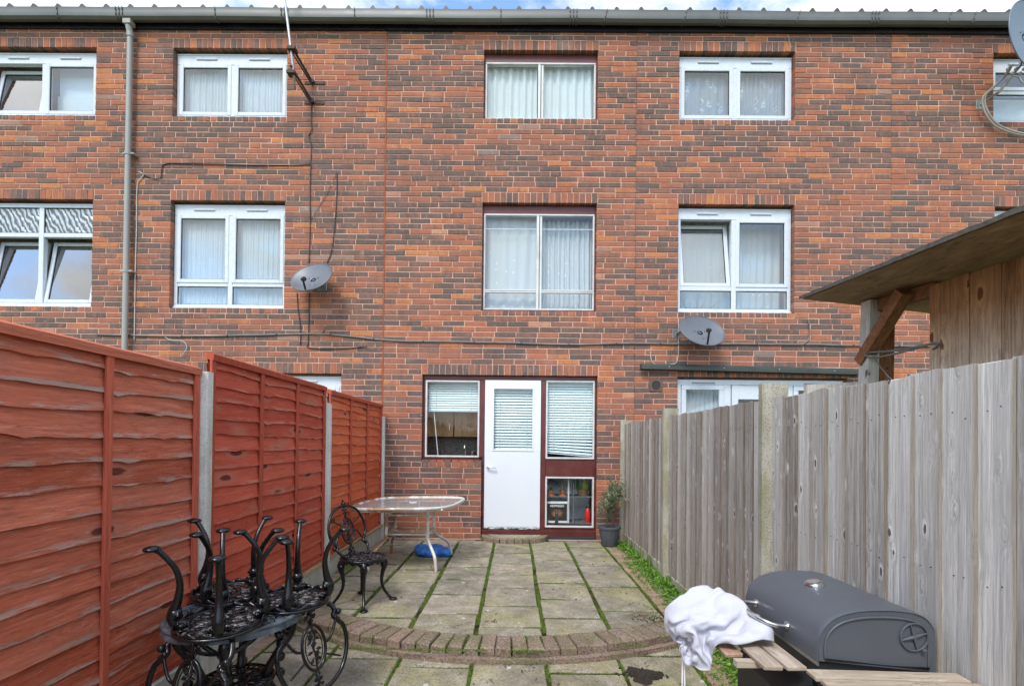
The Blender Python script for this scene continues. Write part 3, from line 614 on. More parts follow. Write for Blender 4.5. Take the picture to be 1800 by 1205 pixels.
# ---- windows
def upvc(h,x0,x1,z0,z1,tran=None,opens=(),obs=False,mull=None,vents=True):
    par=houses[h]; y0,y1=.075,.145; a,b=x0+.006,x1-.006; lo,hi=z0+.004,z1-.03
    m=MB(); fw=.05
    m.box((a,y0,hi-(.055 if not vents else .15)),(b,y1,hi),ch=.004); m.box((a,y0,lo),(b,y1,lo+.065),ch=.004)
    ht=hi-(.055 if not vents else .15); m.box((a,y0+.001,lo+.065),(a+fw,y1-.001,ht),ch=.004); m.box((b-fw,y0+.001,lo+.065),(b,y1-.001,ht),ch=.004)
    xm=(a+b)/2 if mull is None else mull; m.box((xm-.035,y0+.002,lo+.065),(xm+.035,y1-.002,ht),ch=.004)
    m.box((a-.0,y0-.02,lo-.0),(b,y0-.001,lo+.03),ch=.004)      # cill nose
    m.box((a,y0-.006,hi-.02),(b,y0-.001,hi-.002))
    if tran: m.box((a+fw,y0+.004,tran-.03),(xm-.035,y1-.004,tran+.03),ch=.004); m.box((xm+.035,y0+.004,tran-.03),(b-fw,y1-.004,tran+.03),ch=.004)
    wdo=m.build('window',M_UP,par,label=None)
    if vents:
        for cx in ((a+fw+xm)/2,(b-fw+xm)/2):
            v=MB(); v.box((cx-.15,y0-.012,hi-.078),(cx+.15,y0+.001,hi-.055),ch=.004); vv=v.build('trickle_vent',M_UP,wdo); 
            v=MB(); v.box((cx-.145,y0-.010,hi-.086),(cx+.145,y0+.001,hi-.079)); v.build('vent_slot',M_UPD,wdo)
    cells=[]
    for ci,(u,w_) in enumerate(((a+fw,xm-.035),(xm+.035,b-fw))):
        if tran:
            if obs: cells.append((ci,u,w_,lo+.065,tran-.03,'sash')); cells.append((ci,u,w_,tran+.03,ht,'obs'))
            else: cells.append((ci,u,w_,tran+.03,ht,'sash')); cells.append((ci,u,w_,lo+.065,tran-.03,'fixed'))
        else: cells.append((ci,u,w_,lo+.065,ht,'sash'))
    for ci,u,w_,q0,q1,ty in cells:
        if ty=='sash':
            s_=.055; sm=MB(); e=.004; c=Vector(((u+w_)/2,.105,q0+.01))
            ang=R(-9) if ci in opens else 0; Mx=Matrix.Translation(c)@Matrix.Rotation(ang,4,'X')@Matrix.Translation(-c)
            yy0,yy1=.068,.12; u2,w2,q02,q12=u-.012,w_+.012,q0-.010,q1+.010
            if ang: u2,w2,q02,q12=u+.003,w_-.003,q0+.003,q1-.003; yy0,yy1=.085,.135
            sm.box((u2,yy0,q02),(u2+s_,yy1,q12),M=Mx,ch=.006); sm.box((w2-s_,yy0,q02),(w2,yy1,q12),M=Mx,ch=.006)
            sm.box((u2+s_,yy0+.001,q02),(w2-s_,yy1-.001,q02+s_),M=Mx,ch=.006); sm.box((u2+s_,yy0+.001,q12-s_),(w2-s_,yy1-.001,q12),M=Mx,ch=.006)
            # black gasket line
            sm.build('sash',M_UP,wdo,label='tilted-open sash' if ang else None)
            gk=MB(); t=.006
            for l_,h_ in (((u2+s_,yy0+.012,q02+s_),(u2+s_+t,yy0+.03,q12-s_)),((w2-s_-t,yy0+.012,q02+s_),(w2-s_,yy0+.03,q12-s_)),((u2+s_+t,yy0+.012,q02+s_),(w2-s_-t,yy0+.03,q02+s_+t)),((u2+s_+t,yy0+.012,q12-s_-t),(w2-s_-t,yy0+.03,q12-s_))): gk.box(l_,h_,M=Mx)
            gk.build('gasket',M_DARK,wdo)
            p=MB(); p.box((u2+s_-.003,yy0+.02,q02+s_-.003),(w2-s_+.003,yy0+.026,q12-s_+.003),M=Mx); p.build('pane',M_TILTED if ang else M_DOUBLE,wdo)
        else:
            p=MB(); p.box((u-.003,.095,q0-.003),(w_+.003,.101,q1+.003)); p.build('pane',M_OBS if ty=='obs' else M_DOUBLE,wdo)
            gk=MB(); t=.007
            for l_,h_ in (((u,.085,q0),(u+t,.094,q1)),((w_-t,.085,q0),(w_,.094,q1)),((u+t,.085,q0),(w_-t,.094,q0+t)),((u+t,.085,q1-t),(w_-t,.094,q1))): gk.box(l_,h_)
            gk.build('gasket',M_DARK,wdo)
    return wdo
upvc(0,-7.56,-5.955,*TOP,opens=(0,)); upvc(0,-7.56,-5.965,*MID,tran=4.22,opens=(0,1),obs=True,vents=False)
upvc(1,-4.865,-3.255,*TOP); upvc(1,-4.865,-3.255,*MID,tran=3.535); upvc(1,-4.865,-2.435,0,GL,tran=1.5,mull=-3.4)
upvc(3,2.258,3.875,*TOP); upvc(3,2.258,3.875,*MID,tran=3.535,opens=(0,)); 
upvc(4,6.64,8.25,*TOP,tran=6.35,obs=False); upvc(4,6.66,8.25,*MID,tran=3.535)
# right neighbour's ground-floor window and door
m=MB(); y0,y1=.06,.14
for l_,h_ in (((2.266,y0,GL-.10),(4.61,y1,GL-.025)),((2.266,y0+.001,0),(2.33,y1-.001,GL-.10)),((2.93,y0+.001,0),(3.03,y1-.001,GL-.10)),((3.80,y0+.001,0),(3.90,y1-.001,GL-.10)),((4.55,y0+.001,0),(4.61,y1-.001,GL-.10)),((2.33,y0+.002,.75),(2.93,y1-.002,.85)),((2.33,y0+.003,0),(2.93,y1-.003,.75))): m.box(l_,h_,ch=.004)
dw=m.build('window',M_UP,houses[3])
for u,w_ in ((2.33,2.93),(3.90,4.55)):
    s_=MB(); s_.box((u+.003,.045,GL-.17),(w_-.003,.1,GL-.103),ch=.005); s_.box((u+.003,.046,.85),(u+.07,.099,GL-.17),ch=.005); s_.box((w_-.07,.046,.85),(w_-.003,.099,GL-.17),ch=.005); s_.build('sash',M_UP,dw)
    p=MB(); p.box((u+.05,.07,.86),(w_-.05,.076,GL-.16)); p.build('pane',M_GL,dw)
    v=MB(); v.box((u+.15,.048,GL-.082),(u+.47,.062,GL-.062),ch=.003); v.build('trickle_vent',M_UPD,dw)
dr=MB(); dr.box((3.04,.05,0),(3.13,.12,GL-.105),ch=.004); dr.box((3.70,.05,0),(3.79,.12,GL-.105),ch=.004); dr.box((3.13,.051,GL-.30),(3.70,.119,GL-.105),ch=.004); dr.box((3.13,.051,0),(3.70,.119,.9),ch=.004)
nd=dr.build('door',M_UP,houses[3],label='white part-glazed neighbour door behind grey fence'); p=MB(); p.box((3.12,.08,.89),(3.71,.086,GL-.29)); p.build('pane',M_GL,nd)

# middle house: aluminium sliders in maroon timber
def alu(h,x0,x1,z0,z1,tran=None):
    par=houses[h]; y0=.07; a,b=x0+.004,x1-.004; m=MB()
    top=z1-.125; bot=z0+.004
    m.box((a,y0,top+.001),(b,y0+.07,z1-.01)); m.box((a,y0,bot),(b,y0+.07,bot+.022)); m.box((a,y0,bot+.022),(a+.014,y0+.07,top+.001)); m.box((b-.014,y0,bot+.022),(b,y0+.07,top+.001))
    wdo=m.build('window',M_MAR,par)
    f=MB(); u,v=a+.014,b-.014; q0,q1=bot+.022,top; t=.022
    xm=(a+b)/2+.005
    f.box((u,y0-.006,q1-t),(v,y0+.05,q1),ch=.003); f.box((u,y0-.006,q0),(v,y0+.05,q0+t),ch=.003); f.box((u,y0-.005,q0+t),(u+t,y0+.05,q1-t),ch=.003); f.box((v-t,y0-.005,q0+t),(v,y0+.05,q1-t),ch=.003)
    f.box((xm-.04,y0-.004,q0+t),(xm-.004,y0+.04,q1-t),ch=.003); f.box((xm+.004,y0+.004,q0+t),(xm+.036,y0+.05,q1-t),ch=.003)
    if tran: f.box((u+t,y0-.003,tran-.022),(xm-.04,y0+.045,tran-.002),ch=.003); f.box((u+t,y0-.003,tran+.004),(xm-.04,y0+.045,tran+.022),ch=.003); f.box((xm+.036,y0-.003,tran-.022),(v-t,y0+.045,tran-.002),ch=.003); f.box((xm+.036,y0-.003,tran+.004),(v-t,y0+.045,tran+.022),ch=.003)
    f.build('frame',M_ALU,wdo)
    g_=MB(); g_.box((xm-.004,y0-.002,q0+t),(xm+.004,y0+.02,q1-t)); g_.build('mullion_gap',M_DARK,wdo)
    for (c0,c1) in ((u+t,xm-.04),(xm+.036,v-t)):
        for (r0,r1) in (((q0+t,tran-.022),(tran+.022,q1-t)) if tran else ((q0+t,q1-t),)):
            p=MB(); p.box((c0-.002,y0+.015,r0-.002),(c1+.002,y0+.02,r1+.002)); p.build('pane',M_GL,wdo)
    if tran:
        for (c0,c1) in ((u+t,xm-.04),(xm+.036,v-t)):
            l=MB(); l.box((c0,y0+.04,q1-.20),(c1,y0+.047,q1-.19)); l.build('glazing_rail',M_ALU,wdo)
alu(2,-.483,1.115,*TOP); alu(2,-.483,1.115,*MID,tran=3.475)
# ground floor joinery of the middle house
fr=MB(); y0,y1=.065,.14
for l_,h_ in (((-1.296,y0,2.215),(1.141,y1,2.272)),((-1.296,y0+.001,1.087),(-1.262,y1-.001,2.215)),((-.50,y0+.001,1.13),(-.452,y1+.001,2.215)),((-1.262,y0+.002,1.087),(-.5,y1,1.125)),((-.455,y0-.002,.04),(-.425,y1+.001,2.215)),((.365,y0-.002,.115),(.435,y1+.001,2.215)),((1.118,y0+.001,.115),(1.141,y1+.001,2.215)),((.435,y0+.003,.865),(1.118,y1,1.115)),((-.455,y0-.03,.035),(1.141,y1+.001,.115)),((.435,y0+.004,.115),(1.118,y1,.155))): fr.box(l_,h_,ch=.003)
frm=fr.build('joinery_frame',M_MAR,houses[2])
pl=MB(); pl.box((.46,.02,-.06),(1.141,.1,.034),ch=.003); pl.build('plinth',plain('black_plinth_board',(.035,.038,.045),.5),houses[2])
def gwin(x0,x1,z0,z1):
    t=.024; f=MB(); y=.05
    f.box((x0,y,z1-t),(x1,y+.05,z1),ch=.003); f.box((x0,y,z0),(x1,y+.05,z0+t),ch=.003); f.box((x0,y+.001,z0+t),(x0+t,y+.049,z1-t),ch=.003); f.box((x1-t,y+.001,z0+t),(x1,y+.049,z1-t),ch=.003)
    o=f.build('window',M_ALU,houses[2]); p=MB(); p.box((x0+t-.002,y+.02,z0+t-.002),(x1-t+.002,y+.025,z1-t+.002)); p.build('pane',M_GL,o)
gwin(-1.262,-.50,1.125,2.205); gwin(.435,1.118,1.115,2.215); gwin(.435,1.118,.155,.865)
d=MB(); X0,X1,Z0,Z1=-.425,.365,.125,2.213; px0,px1,pz0,pz1=-.295,.245,1.24,2.09; y=.045; yb=.09
d.box((X0+.003,y,Z0),(X1-.003,yb,pz0-.02),ch=.003); d.box((X0+.003,y,pz1+.02),(X1-.003,yb,Z1),ch=.003); d.box((X0+.003,y,pz0-.02),(px0-.02,yb,pz1+.02)); d.box((px1+.02,y,pz0-.02),(X1-.003,yb,pz1+.02))
# bead round the glazing
for l_,h_ in (((px0-.022,y-.008,pz1),(px1+.022,y+.03,pz1+.022)),((px0-.022,y-.008,pz0-.022),(px1+.022,y+.03,pz0)),((px0-.022,y-.007,pz0),(px0,y+.03,pz1)),((px1,y-.007,pz0),(px1+.022,y+.03,pz1))): d.box(l_,h_,ch=.003)
door=d.build('door',M_DOOR,houses[2],label='white glazed back door')
p=MB(); p.box((px0-.001,y+.012,pz0-.001),(px1+.001,y+.018,pz1+.001)); p.build('pane',M_GL,door)
h_=MB(); h_.tube([(-.375,.045,.995),(-.375,.0,.995)],.014,10); h_.tube(bez([(-.375,.0,.995),(-.33,-.008,.997),(-.26,-.004,.992)],4),.010,8); h_.build('handle',M_CHR,door,smooth='auto')

# ---- curtains and blinds (hang inside the windows)
def pleat(name,label,cat,x0,x1,z0,z1,mat,fold=.055,amp=.018,y=.175,gather=0,group=None):
    m=MB(); nx=int((x1-x0)/.009); nz=10; s0=random.uniform(0,9)
    for k in range(nz+1):
        z=z0+(z1-z0)*k/nz
        for i in range(nx+1):
            x=x0+(x1-x0)*i/nx; ph=noise.noise(Vector((x*3+s0,z*.35,0)))*2.6; u=x/fold*2*PI+ph
            m.v.append(Vector((x+gather*(z-z0)*(x-(x0+x1)/2),y+amp*(math.sin(u)+.45*math.sin(u*.53+s0)+.4*noise.noise(Vector((x*22,z*1.1,s0))))*(.75+.25*(1-k/nz)),z)))
    for k in range(nz):
        for i in range(nx): a=k*(nx+1)+i; m.face((a,a+1,a+nx+2,a+nx+1))
    return tag(m.build(name,mat,smooth=True,fix=False),label,cat,group)
pleat('net_curtain','net curtain across both panes of the top window beside the aerial','curtain',-4.80,-3.31,5.90,6.78,M_NET,.045,.012)
pleat('net_curtain','long pleated net curtain in the tall window above the left fence','curtain',-4.80,-3.31,3.2,4.62,M_NET,.035,.014)
pleat('curtain','plain pale curtain behind left pane of the centre top window','curtain',-.46,.27,5.90,6.79,M_CUR,.10,.02)
pleat('curtain','plain pale curtain behind right pane of the centre top window','curtain',.30,1.09,5.90,6.79,M_CUR,.12,.02)
pleat('voile_curtain','dotted voile behind left pane of the tall centre window','curtain',-.46,.31,3.2,4.58,M_DOT,.16,.010,y=.2)
pleat('curtain','tightly gathered pale curtain behind right pane of the tall centre window','curtain',.28,1.09,3.2,4.55,M_DOT,.07,.026,y=.25)
pleat('lace_curtain','lace curtain with large flowers at the left of the top right-hand window','curtain',2.30,3.04,5.90,6.76,M_LACE,.13,.012)
pleat('lace_curtain','densely gathered lace curtain at the right of the top right-hand window','curtain',3.06,3.85,5.90,6.76,M_LACE,.06,.018)
pleat('net_curtain','pale net curtain inside the tall window with one sash tilted open, above the dish','curtain',2.30,3.85,3.2,4.6,M_DOT,.11,.012,y=.34)
pleat('net_curtain','thin white net curtain in the ground-floor window right of the grey fence post','curtain',2.3,2.92,.8,2.15,M_NET,.06,.012)
b=MB(); b.box((6.70,.2,5.90),(8.2,.21,6.33)); tag(b.build('window_board',plain('pale_board',(.55,.62,.66),.6)),'pale board standing inside the far right top window','board')
b=MB(); b.box((-6.7,.22,5.9),(-6.01,.23,6.30)); b2=tag(b.build('roller_blind',plain('pale_grey_blind',(.60,.64,.67),.6,var=.03)),'pale grey blind filling the fixed pane of the far left top window','blind')
b=MB(); b.box((-6.7,.25,6.28),(-6.01,.255,6.8)); b.build('blind_panel',plain('white_grey_blind',(.68,.71,.74),.6,var=.03),b2)
def venetian(label,x0,x1,z0,z1,y=.13,pitch=.042,skew=0,angle=58):
    t=thing('venetian_blind',label,'blind',((x0+x1)/2,y,z1)); hr=MB(); hr.box((x0,y-.012,z1-.025),(x1,y+.012,z1),ch=.002); hr.build('head_rail',M_BLIND,t)
    z=z1-.045; n=int((z-z0)/pitch); me=None
    for i in range(n+1):
        zz=z1-.045-i*pitch; sk=skew*max(0,(i-n+5))/5.
        m=MB(); 
        P=[(-.018,0),(-.006,.003),(.006,.003),(.018,0)]; ca,sa=math.cos(R(angle)),math.sin(R(angle)); b_=len(m.v)
        for xx,zk in ((x0,0),(x1,-sk)):
            for (u,v) in P: m.v.append(Vector((xx,y+u*ca-v*sa,zz+zk+u*sa+v*ca)))
        for k in range(3): m.face((b_+k,b_+k+1,b_+4+k+1,b_+4+k))
        m.build('slat',M_BLIND,t,fix=False,smooth=True)
    br=MB(); zz=z1-.045-(n+1)*pitch+.012; br.v=[]; b_=0
    for dx,xx,zk in ((0,x0,0),(1,x1,-skew)):
        for dy,dz in ((-.012,-.012),(.012,-.012),(.012,0),(-.012,0)): br.v.append(Vector((xx,y+dy,zz+zk+dz)))
    for k in range(4): k2=(k+1)%4; br.face((k,k2,4+k2,4+k))
    br.face((0,1,2,3)); br.face((4,5,6,7)); br.build('bottom_rail',M_BLIND,t)
    for fx in (.15,.85):
        cdm=MB(); xx=x0+(x1-x0)*fx; cdm.tube([(xx,y-.02,z1-.02),(xx,y-.02,zz-skew*fx)],.0025,5); cdm.build('cord',M_BLIND,t)
    return t
venetian('part-raised white venetian blind over the kitchen window left of the door',-1.235,-.525,1.80,2.19,y=.16,pitch=.034)
venetian('white venetian blind hung behind the glass of the white door',-.30,.25,1.22,2.10,y=.115,pitch=.040)
venetian('full-length white venetian blind with a sloping bottom rail right of the door',.45,1.105,1.22,2.20,y=.14,pitch=.037,skew=.05)
# curtain-free rooms get something to see
def kitchen():
    t=thing('kitchen_cupboard','brown wooden kitchen cupboards seen through the window left of the door','cupboard',(-.9,.9,1.2))
    for a,b_ in ((-1.40,-.93),(-.92,-.45),(-.44,.03)):
        m=MB(); m.box((a,.60,1.42),(b_-.006,.9,2.2),ch=.004); c_=m.build('cupboard_door',M_CUP,t)
        k=MB(); k.box((b_-.07,.58,1.5),(b_-.055,.60,1.62),ch=.003); k.build('handle',M_CHR,c_)
    m=MB(); m.box((-1.5,.55,1.07),(.2,1.3,1.10),ch=.003); w_=tag(m.build('worktop',M_WORK),'dark worktop under the cupboards in the kitchen window','worktop')
    m=MB(); m.box((-1.5,.93,1.10),(.2,.95,1.42)); m.build('splashback',plain('tile_splashback',(.22,.17,.13),.3,var=.4,sc=30),w_)
    m=MB(); m.lathe([(.028,0),(.03,.09),(.012,.12),(.012,.16),(.001,.161)],12,(-1.12,.4,1.12)); tag(m.build('bottle',M_BLK,smooth='auto'),'small dark bottle on the kitchen window sill at left','bottle')
    m=MB(); m.tube(bez([(-.74,.5,1.10),(-.74,.5,1.26),(-.74,.42,1.3),(-.74,.38,1.24)],5),.011,8); tag(m.build('kitchen_tap',M_CHR,smooth=True),'chrome tap rising over the worktop in the kitchen window','tap')
    m=MB(); m.lathe([(.035,0),(.045,.05),(.05,.09),(.035,.11),(.001,.125)],14,(-.62,.45,1.10)); tag(m.build('kettle',M_CHR,smooth='auto'),'shiny rounded kettle at the right end of the kitchen worktop','kettle')
    m=MB(); m.tube([(-1.10,.2,1.14),(-1.17,.2,1.82)],.006,6); tag(m.build('blind_wand',M_WHT),'thin white blind wand leaning in the kitchen window','rod')
kitchen()
def shelfstuff():
    m=MB(); m.box((.40,.18,.565),(1.13,.50,.58)); sh=thing('shelf_unit','dark shelves behind the low window right of the door','shelf',(.78,.3,.15))
    m.build('shelf',M_SHELF,sh); m=MB(); m.box((.40,.18,.185),(1.13,.55,.20)); m.build('shelf',M_SHELF,sh)
    for x,wd in ((.765,.02),(.835,.018)): m=MB(); m.box((x,.17,.20),(x+wd,.2,.86)); m.build('upright',M_SHELF if wd<.02 else M_WHT,sh)
    m=MB(); m.box((.40,.62,.16),(1.14,.64,.88)); m.build('back_panel',plain('pale_blue_panel',(.62,.68,.70),.6),sh)
    bx=thing('coffee_machine_box','pale printed coffee machine box with black picture panel on the low shelf','box',(.62,.24,.2))
    m=MB(); m.box((.452,.17,.20),(.775,.44,.50),ch=.003); m.build('carton',M_BOXW,bx)
    m=MB(); m.box((.472,.166,.235),(.755,.1695,.475)); m.build('printed_panel',M_PRN,bx)
    m=MB(); m.box((.585,.160,.205),(.632,.1655,.37),ch=.002); m.build('machine_picture',plain('dark_print',(.03,.035,.04),.4),bx)
    m=MB(); m.sphere((.608,.159,.345),.011,8,(1,.3,1)); m.build('button_print',plain('teal_print',(.1,.3,.32),.4),bx)
    m=MB(); m.box((.470,.1665,.210),(.488,.1695,.226)); m.build('mark',M_BLK,bx)
    cu=bpy.data.curves.new('lettering','FONT'); cu.body='NESPRESSO'; cu.size=.048; cu.align_x='CENTER'; cu.extrude=.0006; cu.offset=.0012
    to=bpy.data.objects.new('lettering_tmp',cu); COL.objects.link(to); bpy.context.view_layer.update(); dg=bpy.context.evaluated_depsgraph_get(); me=bpy.data.meshes.new_from_object(to.evaluated_get(dg)); bpy.data.objects.remove(to)
    me.transform(Matrix.Rotation(R(90),4,'X')); me.materials.clear(); me.materials.append(M_WHT); wdt=max(v.co.x for v in me.vertices)-min(v.co.x for v in me.vertices)
    me.transform(Matrix.Diagonal((.20/wdt,1,.85,1))); place('lettering',me,Vector((.613,.1645,.430)),bx)
    for i,x in enumerate((.525,.70)):
        pt=thing('potted_cactus',['round succulent in terracotta pot at left of the window shelf','upright cactus in terracotta pot near the shelf upright'][i],'pot plant',(x,.28,.58),'cacti in terracotta pots')
        m=MB(); m.lathe([(.06,0),(.06,.012),(.035,.012),(.045,.06),(.05,.06),(.05,.075),(.042,.075),(.04,.06),(.001,.06)],18,(x,.26,.581)); m.build('pot',M_TER,pt,smooth='auto')
        m=MB()
        if i: m.sphere((x,.26,.69),.055,10,(.55,.55,1.1))
        else:
            for k in range(30): a=random.uniform(0,6.28); q=random.uniform(.2,1); m.tube([(x,.26,.65),(x+.06*math.cos(a)*q,.26+.05*math.sin(a)*q,.65+.07*random.random())],[.007,.001],5)
        m.build('plant',M_OLIVE if not i else plain('cactus_green',(.25,.3,.2),.7),pt,smooth=bool(i))
    m=MB(); m.lathe([(.06,0),(.075,.05),(.09,.085),(.095,.09),(.085,.085),(.06,.01),(.001,.01)],20,(1.0,.30,.582),rib=lambda a,z:.03*math.sin(a*14)); tag(m.build('basket',M_BSK,smooth=True),'round wicker basket on the upper shelf of the low window','basket')
    m=MB(); m.lathe([(.045,0),(.05,.08),(.02,.12),(.018,.15),(.001,.15)],14,(1.03,.36,.66)); tag(m.build('bottle',M_YEL,smooth='auto'),'yellow-green bottle standing in the wicker basket','bottle')
    m=MB(); m.lathe([(.02,0),(.022,.12),(.01,.15),(.001,.15)],12,(.93,.34,.68)); tag(m.build('bottle',M_GBOT,smooth='auto'),'slim dark green bottle at left of the wicker basket','bottle')
    fx=thing('fire_extinguisher','red fire extinguisher standing at right behind the low window','extinguisher',(1.075,.24,.2)); m=MB(); m.lathe([(.001,0),(.04,0),(.042,.02),(.042,.16),(.02,.2),(.012,.21),(.001,.21)],18,(1.06,.24,.201)); m.build('cylinder',M_REDP,fx,smooth='auto'); m=MB(); m.box((1.03,.225,.41),(1.09,.255,.43),ch=.003); m.build('valve',M_BLK,fx)
    m=MB(); 
    for k in range(60): a=(random.uniform(.44,.62),.22+random.uniform(0,.15),.74+random.uniform(-.03,.09)); m.tube(bez([a,(a[0]+.05,a[1],a[2]+.03),(a[0]+.1,a[1],a[2]-.01)],3),.004,4)
    tag(m.build('crumpled_bag',plain('clear_grey_plastic',(.25,.26,.3),.15)),'crumpled grey plastic bag above the succulent in the low window','bag')
shelfstuff()

# ---- doorstep
m=MB(); prof=[]; n=28
stp=thing('doorstep','low half-round brick doorstep below the white door','doorstep',(0,-.2,0))
P=[(.01+.46*math.cos(PI+PI*i/n),-.005+.36*math.sin(PI+PI*i/n)) for i in range(n+1)]; P2=[(.01+.36*math.cos(PI+PI*i/n),-.005+.25*math.sin(PI+PI*i/n)) for i in range(n+1)]
c=MB(); c.prism([(x,y) for x,y in P2],'z',0,.062); c.build('step_core',M_SLB,stp)
k=14
for i in range(k):
    a0=PI+PI*i/k+.012; a1=PI+PI*(i+1)/k-.012
    q=[(.01+.46*math.cos(a0),-.005+.36*math.sin(a0)),(.01+.46*math.cos(a1),-.005+.36*math.sin(a1)),(.01+.365*math.cos(a1),-.005+.255*math.sin(a1)),(.01+.365*math.cos(a0),-.005+.255*math.sin(a0))]
    slab(q,.062,stp,'brick',M_EDG,.065,.006,.002)

# ---- gutter, downpipe
gt=thing('gutter','long grey plastic gutter along the eaves with brackets','gutter',(0,-.1,7.2))
gp=[(-.045,7.262),(-.05,7.17),(-.075,7.138),(-.125,7.133),(-.158,7.16),(-.168,7.215),(-.165,7.222),(-.172,7.270),(-.162,7.275),(-.152,7.222),(-.148,7.17),(-.12,7.147),(-.08,7.15),(-.062,7.175),(-.056,7.262)]
m=MB(); xs=[-8.5+i*.5 for i in range(36)]; n=len(gp)
for x in xs:
    dz=.004*math.sin(x*1.1)+.003*math.sin(x*2.7)
    for (y,z) in gp: m.v.append(Vector((x,y,z+dz)))
for i in range(len(xs)-1):
    for k in range(n): k2=(k+1)%n; m.face((i*n+k,i*n+k2,(i+1)*n+k2,(i+1)*n+k))
m.build('channel',M_GUT,gt,smooth='auto')
def ubr(x,wd,lab='bracket',lean=0):
    m=MB(); pts=[(x-lean*.0,-.05,7.17),(x,-.073,7.134),(x,-.127,7.129),(x+lean*.3,-.163,7.158),(x+lean*.6,-.174,7.22),(x+lean,-.178,7.275)]
    for p,q in zip(pts,pts[1:]): m.tube([p,q],wd,6)
    m.build(lab,M_GUT,gt,smooth=True)
for px in (85,365,612,870,1052,1192,1390,1655,1698): ubr((px-902)/850*6.62,.006,'bracket',.0 if px<900 else .04)
for px in (195,488,745,998,1262,1528):
    for dd in (-.045,0,.045): ubr((px-902)/850*6.62+dd,.007,'gutter_joint')
dp=thing('downpipe','grey-green downpipe between the two left houses','downpipe',(-5.42,-.1,0))
m=MB(); m.tube([(-5.42,-.075,-.05),(-5.42,-.075,7.0)],.036,16); m.build('pipe',M_PIPE,dp,smooth='auto')
m=MB(); m.tube([(-5.42,-.10,7.14),(-5.42,-.10,7.06),(-5.42,-.075,6.98)],.040,16); m.tube([(-5.42,-.075,7.0),(-5.42,-.075,6.93)],.044,16); m.box((-5.475,-.15,7.07),(-5.365,-.05,7.14),ch=.006); m.build('outlet',M_PIPE,dp,smooth='auto')
for z in (5.30,3.66,1.9): m=MB(); m.tube([(-5.42,-.075,z-.022),(-5.42,-.075,z+.022)],.042,16); m.box((-5.49,-.09,z-.012),(-5.46,.0,z+.012)); m.box((-5.38,-.09,z-.012),(-5.33,.0,z+.012),ch=.003); m.build('bracket',M_PIPE,dp,smooth='auto')

# ---- cables, vent, green rail
def PX(px,py,y=-.015):   # point on the wall that shows at this pixel of the 1800 px picture
    d=_f+(px-900.9)/850*_r-(py-769.5)/850*_u; t=(y-CAM.y)/d.y; q=CAM+d*t; return (round(q.x,3),y,round(q.z,3))
def cable(pts,r,mat,label,name='wall_cable',y=-.012,cat='cable',clips=0):
    P=bez([PX(a,b,y) for a,b in pts],6); P=[p+Vector((0,0,.004*noise.noise(p*3))) for p in P]
    t=thing(name,label,cat,P[0]); m=MB(); m.tube(P,r,6); m.build('cable_run',mat,t,smooth=True)
    if clips:
        L_=0
        for a,b in zip(P,P[1:]):
            L_+=(b-a).length
            if L_>clips: L_=0; k=MB(); k.box((a.x-.007,a.y-.006-r,a.z-.013),(a.x+.007,a.y+.008,a.z+.013),ch=.003); k.build('cable_clip',M_BLK,t)
    return t
cable([(170,588),(300,591),(420,590),(545,587),(600,590),(690,599),(800,601),(900,603),(1000,606),(1100,604),(1195,605),(1330,605),(1430,606),(1520,608),(1700,609)],.013,M_CABG,'thick grey cable run across all the houses at first-floor level',clips=.6)
cable([(547,172),(547,215),(548,228),(543,240),(547,255),(546,290),(545,345),(545,400),(543,462)],.007,M_CAB,'black cable dropping from the aerial down to the satellite dish',clips=.55)
cable([(543,515),(543,560),(542,600),(545,612),(600,613),(645,609)],.007,M_CAB,'dark cable looping below the left satellite dish')
cable([(546,290),(500,291),(400,290),(330,288),(290,289),(284,300),(282,313),(268,314),(250,306)],.007,M_CAB,'dark cable running from the aerial drop towards the downpipe')
cable([(244,302),(252,308),(246,316),(241,330),(240,400),(238,470),(237,540),(236,600)],.007,M_CABW,'pale cable hanging beside the downpipe')
cable([(592,303),(592,340),(588,400),(583,440),(575,462)],.007,M_CAB,'black cable from the wall clip down to the top of the left dish')
cable([(592,303),(575,340),(560,365),(546,388)],.003,M_CAB,'thin slack black wire slanting left of the dish cable')
cable([(522,515),(524,545),(528,575),(528,606)],.007,M_CAB,'black lead hanging from the receiver arm of the left dish')
cable([(545,587),(560,588),(568,582),(570,573)],.010,M_CABG,'short grey cable stub curling up from the long cable')
cable([(1192,560),(1193,590),(1191,632),(1180,640),(1150,639),(1144,628),(1144,618)],.006,M_CABW,'pale looped cable left of the right satellite dish',clips=0)
cable([(1395,606),(1415,603),(1423,592),(1423,575),(1421,563)],.010,M_CABG,'grey cable elbow rising from the long cable near the wooden shed')
cable([(290,592),(300,598),(322,600),(328,612),(318,626)],.004,plain('pale_blue_string',(.4,.55,.65),.6),'pale blue string tied over the long cable above the left fence',name='string',cat='string',y=-.03)
v=thing('wall_vent','round hole in a square vent plate below the green rail','vent',(1.96,0,2.16)); vx,vz=1.96,2.158
m=MB(); n=24; ri=.058
outer=[(vx+s*.09,vz+t*.085) for s,t in ((1,1),(-1,1),(-1,-1),(1,-1))]
m.v=[]; 
for k in range(n):
    a=2*PI*k/n+PI/4; sq=1/max(abs(math.cos(a)),abs(math.sin(a))); m.v.append(Vector((vx+ri*math.cos(a),-.014,vz+ri*math.sin(a)))); m.v.append(Vector((vx+.088*sq*math.cos(a),-.014,vz+.085*sq*math.sin(a)))); m.v.append(Vector((vx+ri*math.cos(a),.06,vz+ri*math.sin(a)))); m.v.append(Vector((vx+.088*sq*math.cos(a),.004,vz+.085*sq*math.sin(a))))
